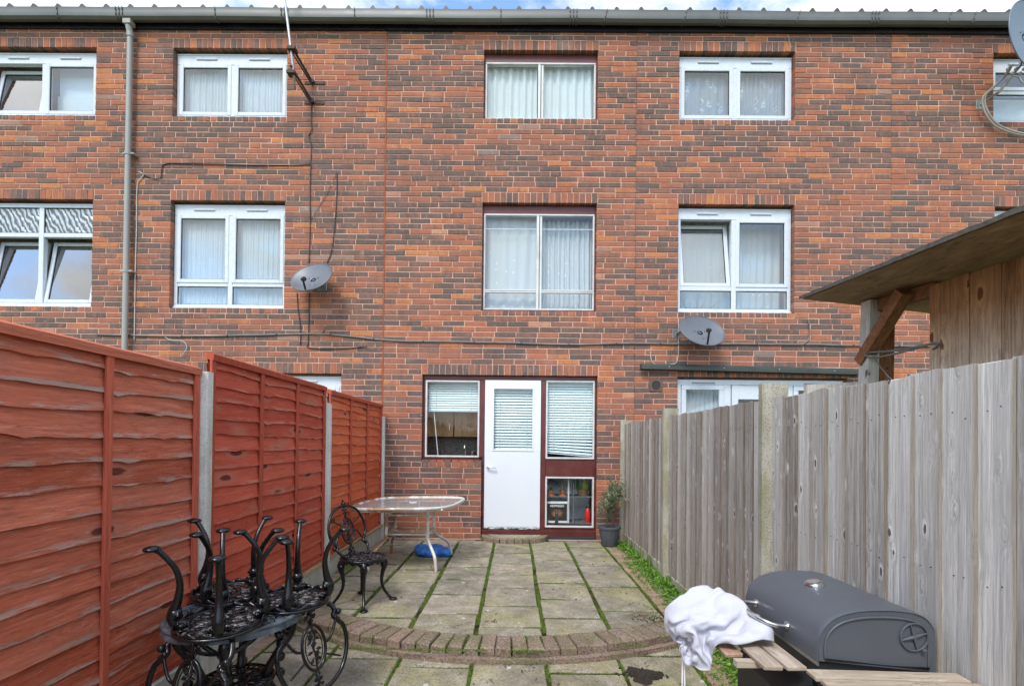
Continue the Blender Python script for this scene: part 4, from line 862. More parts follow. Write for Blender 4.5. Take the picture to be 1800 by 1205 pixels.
for k in range(n): k2=(k+1)%n; m.face((4*k,4*k2,4*k2+1,4*k+1)); m.face((4*k,4*k2,4*k2+2,4*k+2)); m.face((4*k+1,4*k2+1,4*k2+3,4*k+3))
m.build('vent_plate',plain('brown_vent_plastic',(.13,.075,.06),.6),v,fix=False)
m=MB(); m.lathe([(.001,0),(.052,0),(.052,.004),(.057,.006)],20,(vx,-.0165,vz),M=Matrix.Rotation(R(90),3,'X').to_4x4()); m.build('vent_mouth',M_DARK,v)
gr=thing('green_rail','dark green rail fixed above the neighbour back door','rail',(3.2,-.04,2.4))
m=MB(); a=Vector((1.735,-.05,2.415)); b_=Vector((4.75,-.05,2.365)); 
m.v=[]; 
for p in (a,b_):
    for dy,dz in ((-.05,-.045),(.045,-.045),(.045,.035),(-.02,.035),(-.05,.0)): m.v.append(p+Vector((0,dy,dz)))
for k in range(5): k2=(k+1)%5; m.face((k,k2,5+k2,5+k))
m.face((0,1,2,3,4)); m.face((5,6,7,8,9)); m.build('rail',M_GREEN,gr)
for i in range(4): t=(.5+i)/4; p=a.lerp(b_,t); m=MB(); m.sphere(p+Vector((0,-.052,-.01)),.008,6); m.build('screw',M_STL,gr)

# ---- aerial
ae=thing('aerial_mast','steel aerial mast on black wall brackets by the top-left window','aerial',(-2.93,-.2,6.2))
m=MB(); m.tube([(-2.97,-.36,6.02),(-3.02,-.38,6.5),(-3.17,-.45,7.75),(-3.22,-.47,8.3)],.017,10); m.build('mast',M_STL,ae,smooth=True)
for z,zz in ((6.36,6.55),(6.08,6.28)):
    m=MB(); m.box((-3.0,-.012,z-.022),(-2.72,.0,z+.022),ch=.002); m.box((-2.91,-.05,z-.02),(-2.86,-.01,z+.02)); 
    m.tube([(-2.89,-.02,z),(-3.02,-.40,zz+.02)],.020,4); m.tube([(-2.88,-.02,z-.06),(-3.0,-.38,zz-.08)],.012,4); m.build('bracket',M_RUST,ae)
for z in (6.52,6.2): m=MB(); m.box((-3.06,-.43,z-.02),(-2.95,-.33,z+.02),ch=.003); m.build('clamp',M_RUST,ae)

# ---- satellite dishes
def dish(label,c,rx,rz,face,lnb,mat,plate,loc_arm,logo=False,lnbarm=True):
    t=thing('satellite_dish',label,'satellite dish',c,'satellite dishes on the wall'); c=Vector(c); f=Vector(face).normalized(); right=Vector((0,0,1)).cross(f)*-1; right.normalize(); upv=right.cross(f)*1.0
    if upv.z<0: upv=-upv
    m=MB(); nr,na=8,40; dep=.055
    def pt(q,a,off=0): return c+right*(rx*q*math.cos(a))+upv*(rz*q*math.sin(a))+f*(dep*(q*q-1)+off)
    for off,sgn in ((0,1),(-.004,-1)):
        b=len(m.v); m.v.append(pt(0,0,off))
        for i in range(1,nr+1):
            for k in range(na): m.v.append(pt(i/nr,2*PI*k/na,off))
        for k in range(na): m.face((b,b+1+k,b+1+(k+1)%na))
        for i in range(1,nr):
            for k in range(na): k2=(k+1)%na; o=b+1+(i-1)*na; m.face((o+k,o+k2,o+na+k2,o+na+k))
    m.build('reflector',mat,t,smooth=True,fix=False)
    m=MB(); m.tube([pt(1,2*PI*k/na,-.004) for k in range(na)],.0085,6,closed=True); m.build('rim',mat,t,smooth=True)
    for q,a in ((.25,.4),(.25,PI-.4),(.45,-PI/2),(.5,-PI/2-.5)): 
        b=MB(); b.sphere(pt(q,a,.002),.007,6); b.build('bolt',M_BLK,t)
    if lnbarm:
        e=Vector(lnb); s_=pt(.92,-PI/2,.01)
        b=MB(); b.tube([s_,s_.lerp(e,.95)],.013,6); b.build('arm',M_BLK if mat is M_DISH else M_STL,t,smooth='auto')
        b=MB(); b.tube([e+(e-c).normalized()*.02,e-(e-c).normalized()*.045],[.022,.030],12); b.sphere(e,.026,8); b.build('receiver',M_BLK,t,smooth='auto')
    pl_=Vector(plate); b=MB(); b.box((pl_.x-.065,-.006,pl_.z-.065),(pl_.x+.065,.0,pl_.z+.065),ch=.002); b.build('wall_plate',M_STL,t)
    b=MB(); b.tube([(pl_.x,-.003,pl_.z),*[Vector(q) for q in loc_arm],c-f*.06],.018,10); b.build('mount_tube',M_STL if mat is M_DISHB else M_DISH,t,smooth='auto')
    return t,pt,f,upv,right
d1=dish('grey oval satellite dish right of the tall left window',(-2.755,-.28,3.535),.29,.26,(-.2,-1,.60),(-2.76,-.52,3.42),M_DISH,(-2.72,0,3.5),[(-2.72,-.12,3.5)])
d2=dish('grey oval satellite dish just below the right-hand tall window',(2.49,-.28,2.865),.315,.265,(.18,-1,.60),(2.48,-.55,2.80),M_DISH,(2.25,0,2.88),[(2.25,-.12,2.88)])
d3=dish('large blue-grey satellite dish with pale cables at the top right corner',(6.62,-.5,6.68),.44,.44,(.35,-1,.02),(6.9,-1.0,6.5),M_DISHB,(6.46,0,6.12),[(6.50,-.22,6.14),(6.60,-.40,6.36)],lnbarm=False)
cu=bpy.data.curves.new('logo','FONT'); cu.body='S'; cu.size=.13; cu.extrude=.001; to=bpy.data.objects.new('tmp',cu); COL.objects.link(to); bpy.context.view_layer.update(); me=bpy.data.meshes.new_from_object(to.evaluated_get(bpy.context.evaluated_depsgraph_get())); bpy.data.objects.remove(to)
t,pt,f,upv,right=d3; rt=upv.cross(f); 
Mm=Matrix((( rt.x,upv.x,f.x,0),(rt.y,upv.y,f.y,0),(rt.z,upv.z,f.z,0),(0,0,0,1))); 
if rt.x<0: Mm=Matrix(((-rt.x,upv.x,f.x,0),(-rt.y,upv.y,f.y,0),(-rt.z,upv.z,f.z,0),(0,0,0,1)))
me.transform(Mm); me.materials.clear(); me.materials.append(M_WHT); place('logo_letter',me,Vector((6.43,-.5,6.86))+f*-.02,t)
# pale coax loops
P=bez([PX(1830,240,-.05),PX(1790,237,-.05),PX(1750,222,-.06),PX(1730,195,-.08),PX(1728,172,-.12),PX(1745,155,-.2),PX(1765,135,-.3),PX(1775,118,-.42)],6)
m=MB(); m.tube(P,.012,8); m.tube([p+Vector((.02,-.015,.012)) for p in P],.010,8); tag(m.build('coax_cable',M_CABW,smooth=True),'pale coax cables looping from the large top-right dish','cable')
m=MB(); m.tube(bez([PX(1770,150,-.35),PX(1776,136,-.4),PX(1790,136,-.42),PX(1798,146,-.42),PX(1810,136,-.42)],6),.010,8)
for k in range(5): m.sphere(PX(1772+k*7,122+(k%2)*8,-.42),.022,6)
tag(m.build('cable_connector',M_STL,smooth=True),'tangle of metal connectors under the large top-right dish','connector')

# ---------------------------------------------------------------- left fence: red waney-lap panels
lf=thing('red_fence','red waney-lap fence with concrete posts along the left side','fence',(-1.85,-2.9,0))
def wslat(y0,y1,zb,zt,xf,seed,mat,par,wav,first=False):
    m=MB(); ny=56; ed=[]; rows=[(zt,-.010),(zb+.055,.000),(zb+.012,.009),(zb,.011),(zb,.001),(zt,-.018)]
    ev=[0,.25,.9,1,1,0]
    for k,(z,x) in enumerate(rows):
        for i in range(ny+1):
            y=y0+(y1-y0)*i/ny; u=y-y0
            wv=wav*(.5*math.sin(u*3.1+seed)+.35*math.sin(u*7.3+seed*2.1)+.5*noise.noise(Vector((u*5,seed,0))))
            for kc in (.33,.78,1.31,1.6):
                kk=kc+.1*math.sin(seed*3+kc*9); wv+=-wav*.9*math.exp(-((u-kk)/.035)**2)*(.5+.5*math.sin(seed*5+kc*7))
            zz=z+(wv if 1<=k<=4 else 0)+(wav*.35*noise.noise(Vector((u*16,seed,7))) if 2<=k<=3 else 0); xx=xf+x+.003*noise.noise(Vector((u*6,z*4,seed)))
            m.v.append(Vector((xx,y,zz))); ed.append(ev[k])
    n=ny+1
    for k in range(5):
        for i in range(ny): a=k*n+i; m.face((a,a+1,a+n+1,a+n))
    return m.build('slat',mat,par,smooth='auto',edge=ed)
PANELS=[(-7.70,-5.87,1.755,.085,0),(-5.79,-3.945,1.755,.10,0),(-3.84,-2.075,1.862,.195,1),(-1.965,-.10,1.845,.185,2)]
for pi,(y0,y1,zt,zb,mi) in enumerate(PANELS):
    if pi>=2: gap=.0
    fm=MB(); X=-1.826
    for i in range(4):
        yc=y0+.02+(y1-y0-.04)*i/3; wd=.021 if i in (0,3) else .019
        fm.box((X-.016,yc-wd,zb),(X,yc+wd,zt-.012),ch=.003)
    lab=['weathered dark red panel behind the camera','weathered near panel with pale worn slat edges','smooth brick-red middle panel','orange-red panel nearest the house'][pi]
    pn=fm.build('fence_panel',M_REDF,lf,label=lab)
    cp=MB(); cp.prism([(X-.045,zt-.035),(X+.006,zt-.045),(X+.010,zt-.008),(X-.02,zt+.006),(X-.05,zt)],'y',y0,y1); cp.build('top_rail',M_RED[0] if mi==0 else M_REDF,pn)
    cp=MB(); cp.box((X-.014,y0,zb),(X-.001,y1,zb+.04),ch=.003); cp.build('bottom_rail',M_REDF,pn)
    z=zt-.03; i=0
    while z>zb+.05:
        hgt=(.088+random.uniform(-.022,.022)) if i<4 else (.104+random.uniform(-.018,.018)); b_=max(z-hgt,zb+.01)
        wslat(y0+.005,y1-.005,b_,z+.035,X-.024,random.uniform(0,50),M_RED[mi],pn,(.012 if i<6 else .007)*(1.1 if mi else 1.0)); z=b_; i+=1
for y in (-7.75,-5.83,-3.893,-2.02,-.05):
    zt={-3.893:1.737,-2.02:1.705,-.05:1.68}.get(y,1.74); pm=MB(); pm.prism([(-1.90,y-.045),(-1.845,y-.045),(-1.806,y-.030),(-1.800,y-.024),(-1.800,y+.024),(-1.806,y+.03),(-1.845,y+.045),(-1.90,y+.045)],'z',-.16,zt); pm.build('concrete_post',M_CON,lf)
for y0,y1,zt in ((-7.70,-5.88,.08),(-5.785,-3.94,.095),(-3.845,-2.065,.17),(-1.975,-.095,.178)):
    gm=MB(); gm.box((-1.865,y0,-.15),(-1.815,y1,zt),ch=.004); gm.build('gravel_board',M_GBL,lf)
for y0,y1,z in ((-1.97,-.1,.178),(-3.84,-2.07,.17)): gm=MB(); gm.box((-1.86,y0,z),(-1.795,y1,z+.022),ch=.004,jit=.003); gm.build('timber_strip',M_CAP,lf)

# ---------------------------------------------------------------- right fence: grey close boarding
rfn=thing('grey_board_fence','weathered grey close-board fence with concrete posts along the right side','fence',(1.52,-2.9,0))
BAYS=[(-7.70,-5.87),(-5.78,-3.905),(-3.80,-2.01),(-1.905,-.085)]
NL=MB()
for bi,(y0,y1) in enumerate(BAYS):
    n=15; p=(y1-y0)/n
    for i in range(n):
        ya=y0+i*p; m=MB(); zt=1.612+random.uniform(-.006,.006)+(.0 if bi!=1 else .0); zb=.105 if bi>=3 else (.07 if bi==2 else .04)
        # feather edge: thick at the far edge (overlapping), thin at the near edge
        X=1.503; t=.008+random.uniform(-.006,.010); ww=p+.018; ya+=random.uniform(-.005,.005); k=random.uniform(-.002,.002); nz=10
        for j in range(nz+1):
            z=zb+(zt-zb)*j/nz; dy=.002*noise.noise(Vector((ya*5,z*2,3)))
            tl=.004*(i%2==0)*0
            cup=.0025*math.sin(i*2.3+bi); sec=[(X+.007,ya+p*.02+dy),(X+.016,ya+ww+dy),(X+.009+k,ya+ww+dy),(X+.003-cup+k,ya+ww*.5+dy),(X-.002-t*.5+k,ya+.003+dy),(X-.0005-t*.5+k,ya+dy)]
            for (a,b_) in sec: m.v.append(Vector((a,b_,z+(random.uniform(-.003,.003) if j in (nz,) else 0))))
        for j in range(nz):
            for q in range(6): q2=(q+1)%6; m.cr=(.5,1. if q in (4,5) else .5); m.face((j*6+q,j*6+q2,(j+1)*6+q2,(j+1)*6+q))
        m.cr=(.5,.5); m.face(tuple(range(6))); m.face(tuple(nz*6+q for q in range(6))); m.build('board',M_GRY,rfn)
        for z in (.35,.9,1.45):
            for q in (.035,.085): NL.sphere((X-.0025-t*.5+q*.11,ya+q+random.uniform(-.004,.004),z+random.uniform(-.02,.02)),.0024,4)
    g_=MB(); g_.box((1.498,y0-.0,-.155),(1.55,y1,zb+.012),ch=.004); g_.build('gravel_board',M_GBR,rfn)
    for z in (.35,.9,1.45): rl=MB(); rl.box((1.522,y0,z-.03),(1.57,y1,z+.03),ch=.004); rl.build('arris_rail',M_POSTW,rfn)
NL.build('nails',M_RUST,rfn,kind='stuff')
for y,zt in ((-7.75,1.74),(-5.825,1.74),(-3.852,1.705),(-1.957,1.69),(-.035,1.66)):
    pm=MB(); pm.prism([(1.60,y-.05),(1.505,y-.05),(1.470,y-.030),(1.462,y-.022),(1.462,y+.022),(1.470,y+.030),(1.505,y+.05),(1.60,y+.05)],'z',-.16,zt); pm.build('concrete_post',M_CONR,rfn)

# ---------------------------------------------------------------- timber shelter beyond the right fence
sh=thing('timber_shelter','timber garden shelter with overhanging roof beyond the grey fence','shelter',(2.8,-3.6,0))
# roof: thin sheet, left eave along y
def quadprism(mb,P,th):
    b=len(mb.v)
    for p in P: mb.v.append(Vector(p))
    for p in P: mb.v.append(Vector(p)+Vector((0,0,th)))
    n=len(P)
    for i in range(n): j=(i+1)%n; mb.face((b+i,b+j,b+n+j,b+n+i))
    mb.face(tuple(b+i for i in range(n))); mb.face(tuple(b+n+i for i in range(n)))
m=MB(); quadprism(m,[(2.29,-2.88,2.505),(2.29,-5.6,2.335),(4.3,-5.6,2.135),(4.3,-2.88,2.30)],.010); m.build('roof_deck',M_OSB,sh)
m=MB(); ny=40
for i in range(ny+1):
    y=-2.86-2.76*i/ny; w1=.006*noise.noise(Vector((y*9,1,0)))
    for (x,z) in ((2.272+w1,2.508+w1),(2.268+w1*2,2.532+w1*2.5),(2.40,2.520),(4.3,2.322)): m.v.append(Vector((x,y,z-.0625*(-2.88-y))))
for i in range(ny):
    for k in range(3): a=i*4+k; m.face((a,a+1,a+5,a+4))
m.build('roofing_felt',plain('roofing_felt',(.13,.12,.10),.95,var=.35,sc=30,bump=.5),sh,smooth='auto')
# wall boards
y=-3.575; i=0
while y>-5.5:
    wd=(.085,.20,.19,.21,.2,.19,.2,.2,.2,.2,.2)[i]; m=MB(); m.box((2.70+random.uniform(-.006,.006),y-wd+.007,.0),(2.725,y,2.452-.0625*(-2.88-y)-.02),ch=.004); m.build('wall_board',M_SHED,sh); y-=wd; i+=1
m=MB(); m.box((2.726,-5.5,0),(2.78,-3.58,2.24)); m.build('wall_frame',M_BEAM,sh)
m=MB(); quadprism(m,[(2.71,-2.95,2.36),(2.76,-2.95,2.36),(2.76,-3.60,2.32),(2.71,-3.60,2.32)],.09); m.build('eaves_beam',M_BEAM,sh)
def lean(lo,hi,p,q,wx,wy,mat,name):
    m=MB(); p=Vector(p);q=Vector(q); b=0
    for c_ in (p,q):
        for dx,dy in ((-wx,-wy),(wx,-wy),(wx,wy),(-wx,wy)): m.v.append(c_+Vector((dx,dy,0)))
    for k in range(4): k2=(k+1)%4; m.face((k,k2,4+k2,4+k))
    m.face((0,1,2,3)); m.face((4,5,6,7)); return m.build(name,mat,sh)
lean(0,0,(2.59,-3.10,.0),(2.70,-3.06,2.44),.040,.050,M_POSTW,'post'); lean(0,0,(2.76,-3.04,.0),(2.80,-3.04,2.43),.06,.05,M_BEAM,'post')
m=MB(); Mx=Matrix.Translation((2.67,-3.20,2.03))
p,q=Vector((2.66,-3.02,1.98)),Vector((2.665,-3.42,2.40)); dd=(q-p).normalized(); nn=dd.cross(Vector((1,0,0))); 
for c_ in (p,q):
    for a,b_ in ((-.04,-.042),(.04,-.042),(.04,.042),(-.04,.042)): m.v.append(c_+Vector((1,0,0))*a+nn*b_)
for k in range(4): k2=(k+1)%4; m.face((k,k2,4+k2,4+k))
m.face((0,1,2,3)); m.face((4,5,6,7)); m.build('diagonal_brace',M_BEAM,sh)
m=MB(); m.box((2.73,-3.58,1.68),(2.77,-2.98,1.80),ch=.004); m.build('side_rail',M_BEAM,sh)
m=MB(); quadprism(m,[(2.28,-2.95,1.70),(2.66,-3.06,1.715),(2.66,-3.02,1.715),(2.28,-2.91,1.70)],.115); tag(m.build('loose_plank',M_POSTW),'grey plank end sticking out left of the shelter post','plank')
m=MB(); m.tube(bez([(2.62,-3.10,2.03),(2.63,-3.14,2.0),(2.66,-3.2,1.99),(2.70,-3.4,2.0),(2.70,-3.62,2.01)],5),.008,6); m.tube(bez([(2.62,-3.10,2.04),(2.70,-3.3,2.02),(2.695,-3.62,2.005),(2.69,-3.64,1.98),(2.695,-3.61,1.97)],5),.007,6); m.tube(bez([(2.64,-3.16,2.0),(2.5,-3.5,1.80),(2.3,-3.9,1.68)],5),.004,5); tag(m.build('tie_rope',M_CABG,smooth=True),'grey rope tied round the shelter brace','rope')

# ---------------------------------------------------------------- cast-iron chairs
def flower(mb,c,s,nrm_y=True,n=6):
    c=Vector(c); mb.sphere(c,s*.4,5,(1,.5,1))
    for k in range(n): a=2*PI*k/n; mb.sphere(c+Vector((math.cos(a)*s*.62,0,math.sin(a)*s*.62)),s*.33,5,(1,.45,1))
def make_chair():
    t=bpy.data.objects.new('cast_iron_chair',None); COL.objects.link(t); WL[t.name]=Vector((0,0,0))
    H=.375
    s=MB(); ns=96
    def ring(r,z,tr,flat=1): s.tube([(r*math.cos(2*PI*k/48),r*math.sin(2*PI*k/48),z) for k in range(48)],tr,6,closed=True,flat=flat,up=(0,0,1))
    ring(.178,H,.009); ring(.160,H,.005); ring(.045,H,.005); ring(.10,H,.0045)
    # scalloped apron
    b=len(s.v)
    for k in range(ns):
        a=2*PI*k/ns; sc=.006*math.sin(a*16)
        for r,z in ((.180,H),(.183,H-.022+sc*1.3),(.177,H-.024+sc*1.3),(.174,H)): s.v.append(Vector((r*math.cos(a),r*math.sin(a),z)))
    for k in range(ns):
        k2=(k+1)%ns
        for q in range(4): q2=(q+1)%4; s.face((b+4*k+q,b+4*k+q2,b+4*k2+q2,b+4*k2+q))
    for k in range(18):
        a=2*PI*k/18
        for sg in (1,-1):
            P=bez([((.045+.125*i/4)*math.cos(a+sg*(.0+.16*i)),(.045+.125*i/4)*math.sin(a+sg*(.16*i)),H) for i in range(5)],3); s.tube(P,.0052,5,flat=.7,up=(0,0,1))
    for k in range(6):
        a=2*PI*k/6; s.sphere((.022*math.cos(a),.022*math.sin(a),H),.014,5,(1,1,.35))
    for k in range(12): a=2*PI*(k+.5)/12; s.sphere((.13*math.cos(a),.13*math.sin(a),H),.015,5,(1,1,.35))
    s.build('seat',M_IRON,t,smooth=True,local=True)
    lf_=MB(); rs=random.Random(4)
    for k in range(46):
        a=rs.uniform(0,2*PI); q=.165*math.sqrt(rs.uniform(.03,1)); h=a+rs.uniform(-.7,.7); c_,s_=math.cos(h),math.sin(h); p=Vector((q*math.cos(a),q*math.sin(a),H-.001)); d=Vector((c_,s_,0)); lf_.tube([p-d*.024,p-d*.010,p+d*.006,p+d*.024],[.002,.0095,.0085,.001],6,flat=.5,up=(0,0,1))
    lf_.build('seat_leaf_pattern',M_IRONLIT,t,smooth=True,local=True,kind='stuff')
    for k in range(4):
        a=R(45+90*k); m=MB(); ca,sa=math.cos(a),math.sin(a)
        prof=[(.135,H-.01),(.165,H-.028),(.178,H-.065),(.160,H-.13),(.152,H-.20),(.168,H-.27),(.215,.035),(.240,.012)]; rad=[.030,.025,.024,.0175,.0135,.0120,.0115,.014]
        P=bez([(r*ca,r*sa,z) for r,z in prof],5); m.tube(P,interp(rad,5),10)
        m.sphere((.250*ca,.250*sa,.011),.027,8,(1.25,1.25,.5)); 
        m.box((-.045,-.012,H-.035),(.045,.012,H-.018),M=Matrix.Translation((.145*ca,.145*sa,0))@Matrix.Rotation(a+PI/2,4,'Z'),ch=.006)
        for q in range(-3,4): m.sphere(Vector((.157*ca,.157*sa,H-.036))+Vector((-sa,ca,0))*q*.012,.007,5)
        m.tube([((.166+.002*i)*ca,(.166+.002*i)*sa,H-.05-.02*i) for i in range(3)],.026,8)
        for sg in (-1,1):
            m.tube(bez([Vector((.158*ca,.158*sa,H-.10))+Vector((-sa,ca,0))*sg*q*.01+Vector((0,0,q*.012)) for q in (0,1,2.2,2.8)],3),[.007]*9+[.009],6)
        m.build('leg',M_IRON,t,smooth=True,local=True)
    # back: leans in +y
    bk=MB(); yb=lambda z:.115+(z-H)*.26
    half=[(.115,H+.002),(.150,H+.035),(.172,H+.075),(.150,H+.10),(.165,H+.125),(.195,H+.16),(.205,H+.22),(.190,H+.29),(.145,H+.36),(.075,H+.40),(0,H+.41)]
    pts=[Vector((x,yb(z)-.06*max(0,1-(z-H)/.12),z)) for x,z in half]; full=pts[:-1]+[Vector((-p.x,p.y,p.z)) for p in pts[::-1]]
    rd=[.012,.012,.013,.013,.0125,.012,.011,.011,.011,.0115]; full_r=rd+[.012]+rd[::-1]
    bk.tube(bez(full,6),interp(full_r,6),8)
    for sg in (-1,1):
        for (x,z,q) in ((.178,H+.085,.017),(.152,H+.105,.014),(.19,H+.15,.013),(.17,H+.12,.012)): bk.sphere((sg*x,yb(z),z),q,6)
    bk.build('back_frame',M_IRON,t,smooth=True,local=True)
    me=MB(); cz=H+.205
    me.tube([(.068*math.cos(2*PI*k/36),yb(cz+.105*math.sin(2*PI*k/36)),cz+.105*math.sin(2*PI*k/36)) for k in range(36)],.0075,7,closed=True)
    me.tube([(.050*math.cos(2*PI*k/30),yb(cz+.083*math.sin(2*PI*k/30)),cz+.083*math.sin(2*PI*k/30)) for k in range(30)],.003,5,closed=True)
    def Y(p): return Vector((p[0],yb(p[1]),p[1]))
    me.tube(bez([Y(q) for q in ((0,cz-.10),(.012,cz-.05),(-.006,cz),(.01,cz+.05),(0,cz+.10))],5),.005,6)
    for x,z,a in ((.022,cz-.04,.5),(-.022,cz-.03,2.6),(.026,cz+.012,.2),(-.026,cz+.02,2.9),(.02,cz+.055,.9),(-.02,cz+.06,2.3),(-.018,cz-.065,2.2),(.018,cz-.07,.8)):
        me.tube([Y((x-.018*math.cos(a),z-.018*math.sin(a))),Y((x,z)),Y((x+.018*math.cos(a),z+.018*math.sin(a)))],[.002,.011,.001],6,flat=.5,up=(0,1,0))
    for x,z in ((0,cz-.015),(.012,cz+.03),(-.014,cz-.05)): flower(me,(x,yb(z),z),.018)
    for sg in (-1,1): me.tube(bez([Y((sg*.068,cz+.0)),Y((sg*.10,cz-.012)),Y((sg*.125,cz-.04)),Y((sg*.155,cz-.09))],5),[.007]*16,6); me.tube(bez([Y((sg*.06,cz+.05)),Y((sg*.10,cz+.07)),Y((sg*.15,cz+.095))],5),.005,6)
    me.build('medallion',M_IRON,t,smooth=True,local=True)
    ve=MB()
    for x,z,q in ((0,cz+.125,.018),(.014,cz+.148,.014),(-.014,cz+.148,.014),(0,cz+.168,.015),(.02,cz+.175,.012),(-.02,cz+.175,.012),(0,cz+.195,.014)): flower(ve,(x,yb(z),z),q)
    for x,z,q in ((0,H+.42,.015),(.018,H+.432,.013),(-.018,H+.432,.013),(0,H+.452,.015)): flower(ve,(x,yb(z),z),q)
    for x,z,q in ((0,cz-.125,.02),(.022,cz-.145,.017),(-.022,cz-.145,.017),(0,cz-.165,.02),(.03,cz-.175,.016),(-.03,cz-.175,.016),(.018,cz-.192,.015),(-.018,cz-.192,.015)): flower(ve,(x,yb(z)-.0,z),q)
    ve.tube([Y((0,cz+.1)),Y((0,cz+.215))],.006,5); ve.tube([Y((0,cz-.1)),Vector((0,.135,H))],.007,5)
    ve.tube([Y((0,cz+.21)),Y((0,H+.41))],.006,5); ve.tube([Y((.0,cz+.1)),Y((.0,cz-.1))],.003,4); ve.build('floral_ornament',M_IRON,t,smooth=True,local=True)
    return t
ch=make_chair(); tag(ch,'black cast-iron chair standing upright on the patio by the red fence','chair','black cast-iron chairs')
ch.location=(-1.25,-2.72,0); ch.rotation_euler=(0,0,R(65))
c1=copy_tree(ch); tag(c1,'upside-down black cast-iron chair, nearest of the three stacked on the table','chair','black cast-iron chairs')
c2=copy_tree(ch); tag(c2,'upside-down black cast-iron chair at the right of the stack, its back hanging over the paving','chair','black cast-iron chairs')
c3=copy_tree(ch); tag(c3,'upside-down black cast-iron chair at the back of the stack against the fence post','chair','black cast-iron chairs')
TZ=.50
for c_,(x,y,a,tx,ty,dz) in ((c1,(-1.31,-4.58,-16,-3,-2,.004)),(c2,(-1.135,-4.24,62,-2,1,.0)),(c3,(-1.475,-4.18,215,3,2,.012))):
    # flipped: seat on the table, back pointing towards heading a
    q=Matrix.Translation((x,y,TZ+.385+dz))@Matrix.Rotation(R(a)+PI,4,'Z')@Matrix.Rotation(R(tx),4,'X')@Matrix.Rotation(R(ty),4,'Y')@Matrix.Rotation(PI,4,'Y')
    c_.matrix_basis=q
# round cast-iron table under them
tb=thing('cast_iron_table','round grey-black lattice cast-iron table carrying the upturned chairs','table',(-1.36,-4.36,-.09))
tc_=Vector((-1.36,-4.36,0)); m=MB()
for r,q in ((.295,.011),(.28,.006),(.24,.005),(.16,.005),(.09,.005)): m.tube([tc_+Vector((r*math.cos(2*PI*k/64),r*math.sin(2*PI*k/64),TZ-.012)) for k in range(64)],q,6,closed=True)
for k in range(30):
    a=2*PI*k/30
    for sg in (1,-1): m.tube(bez([tc_+Vector(((.05+.24*i/4)*math.cos(a+sg*.1*i),(.05+.24*i/4)*math.sin(a+sg*.1*i),TZ-.012)) for i in range(5)],3),.0055,5,flat=.6,up=(0,0,1))
for k in range(20):
    a=2*PI*k/20; m.sphere(tc_+Vector((.26*math.cos(a),.26*math.sin(a),TZ-.012)),.02,5,(1,1,.3)); m.sphere(tc_+Vector((.19*math.cos(a),.19*math.sin(a),TZ-.012)),.018,5,(1,1,.3))
m.build('tabletop',M_IRONG,tb,smooth=True)
m=MB(); m.lathe([(.298,TZ-.012),(.305,TZ-.045),(.299,TZ-.047),(.292,TZ-.012)],64,(tc_.x,tc_.y,0),rib=lambda a,z:.006*math.sin(a*40)); m.build('table_rim',M_IRONG,tb,smooth='auto')
for k in range(4):
    a=R(20+90*k); ca,sa=math.cos(a),math.sin(a); m=MB(); prof=[(.22,TZ-.03),(.25,TZ-.08),(.24,TZ-.14),(.19,TZ-.22),(.145,TZ-.30),(.14,TZ-.36),(.19,TZ-.44),(.24,TZ-.52),(.26,-.08)]
    P=bez([(tc_.x+r*ca,tc_.y+r*sa,z) for r,z in prof],5); m.tube(P,interp([.02,.026,.024,.019,.02,.024,.018,.016,.019],5),8)
    m.sphere((tc_.x+.265*ca,tc_.y+.265*sa,-.07),.024,7)
    for sg in (1,-1): m.tube(bez([(tc_.x+.245*ca,tc_.y+.245*sa,TZ-.12),(tc_.x+.22*ca-sg*.06*sa,tc_.y+.22*sa+sg*.06*ca,TZ-.10),(tc_.x+.22*ca-sg*.12*sa,tc_.y+.22*sa+sg*.12*ca,TZ-.04)],4),.012,6)
    for z in (TZ-.18,TZ-.25,TZ-.33): m.sphere((tc_.x+.2*ca,tc_.y+.2*sa,z),.024,6)
    m.build('leg',M_IRON,tb,smooth=True)
m=MB(); zz=TZ-.34
for r in (.17,.12,.06): m.tube([tc_+Vector((r*math.cos(2*PI*k/40),r*math.sin(2*PI*k/40),zz)) for k in range(40)],.009,6,closed=True)
for k in range(16):
    a=2*PI*k/16
    for sg in (1,-1): m.tube([tc_+Vector((.03*math.cos(a),.03*math.sin(a),zz)),tc_+Vector((.17*math.cos(a+sg*.5),.17*math.sin(a+sg*.5),zz))],.007,5)
m.build('lower_shelf',M_IRON,tb,smooth=True)
m=MB()   # wire tie round one leg
for k in range(3): m.tube([Vector((-1.60+.020*math.cos(q*PI/6),-4.2+.020*math.sin(q*PI/6)*.9,.83+.004*k)) for q in range(12)],.003,4,closed=True)

# ---------------------------------------------------------------- glass-topped patio table
gt2=thing('patio_table','white metal patio table with glass top and rusty edge by the red fence','table',(-1.13,-1.36,0))
TH=.665; cx,cy=-1.13,-1.42
def outline(hx,hy,z,n=64):
    P=[]
    for k in range(n):
        a=2*PI*k/n; c_,s_=math.cos(a),math.sin(a); e=.50; u_=hx*math.copysign(abs(c_)**e,c_); v_=hy*math.copysign(abs(s_)**e,s_); P.append(Vector((cx+u_*.99+v_*.12,cy+v_*.99-u_*-.12,z)))
    return P
m=MB(); m.tube(outline(.52,.53,TH),.017,8,closed=True); m.tube(outline(.512,.522,TH-.022),.010,6,closed=True); m.build('rim',M_WRUST,gt2,smooth=True)
O=outline(.505,.515,TH+.004); m=MB(); n=len(O)
m.v=O+[p-Vector((0,0,.006)) for p in O]; m.face(tuple(range(n))); m.face(tuple(range(n,2*n))[::-1])
for k in range(n): k2=(k+1)%n; m.face((k,k2,n+k2,n+k))
m.build('glass_top',M_GLT,gt2)
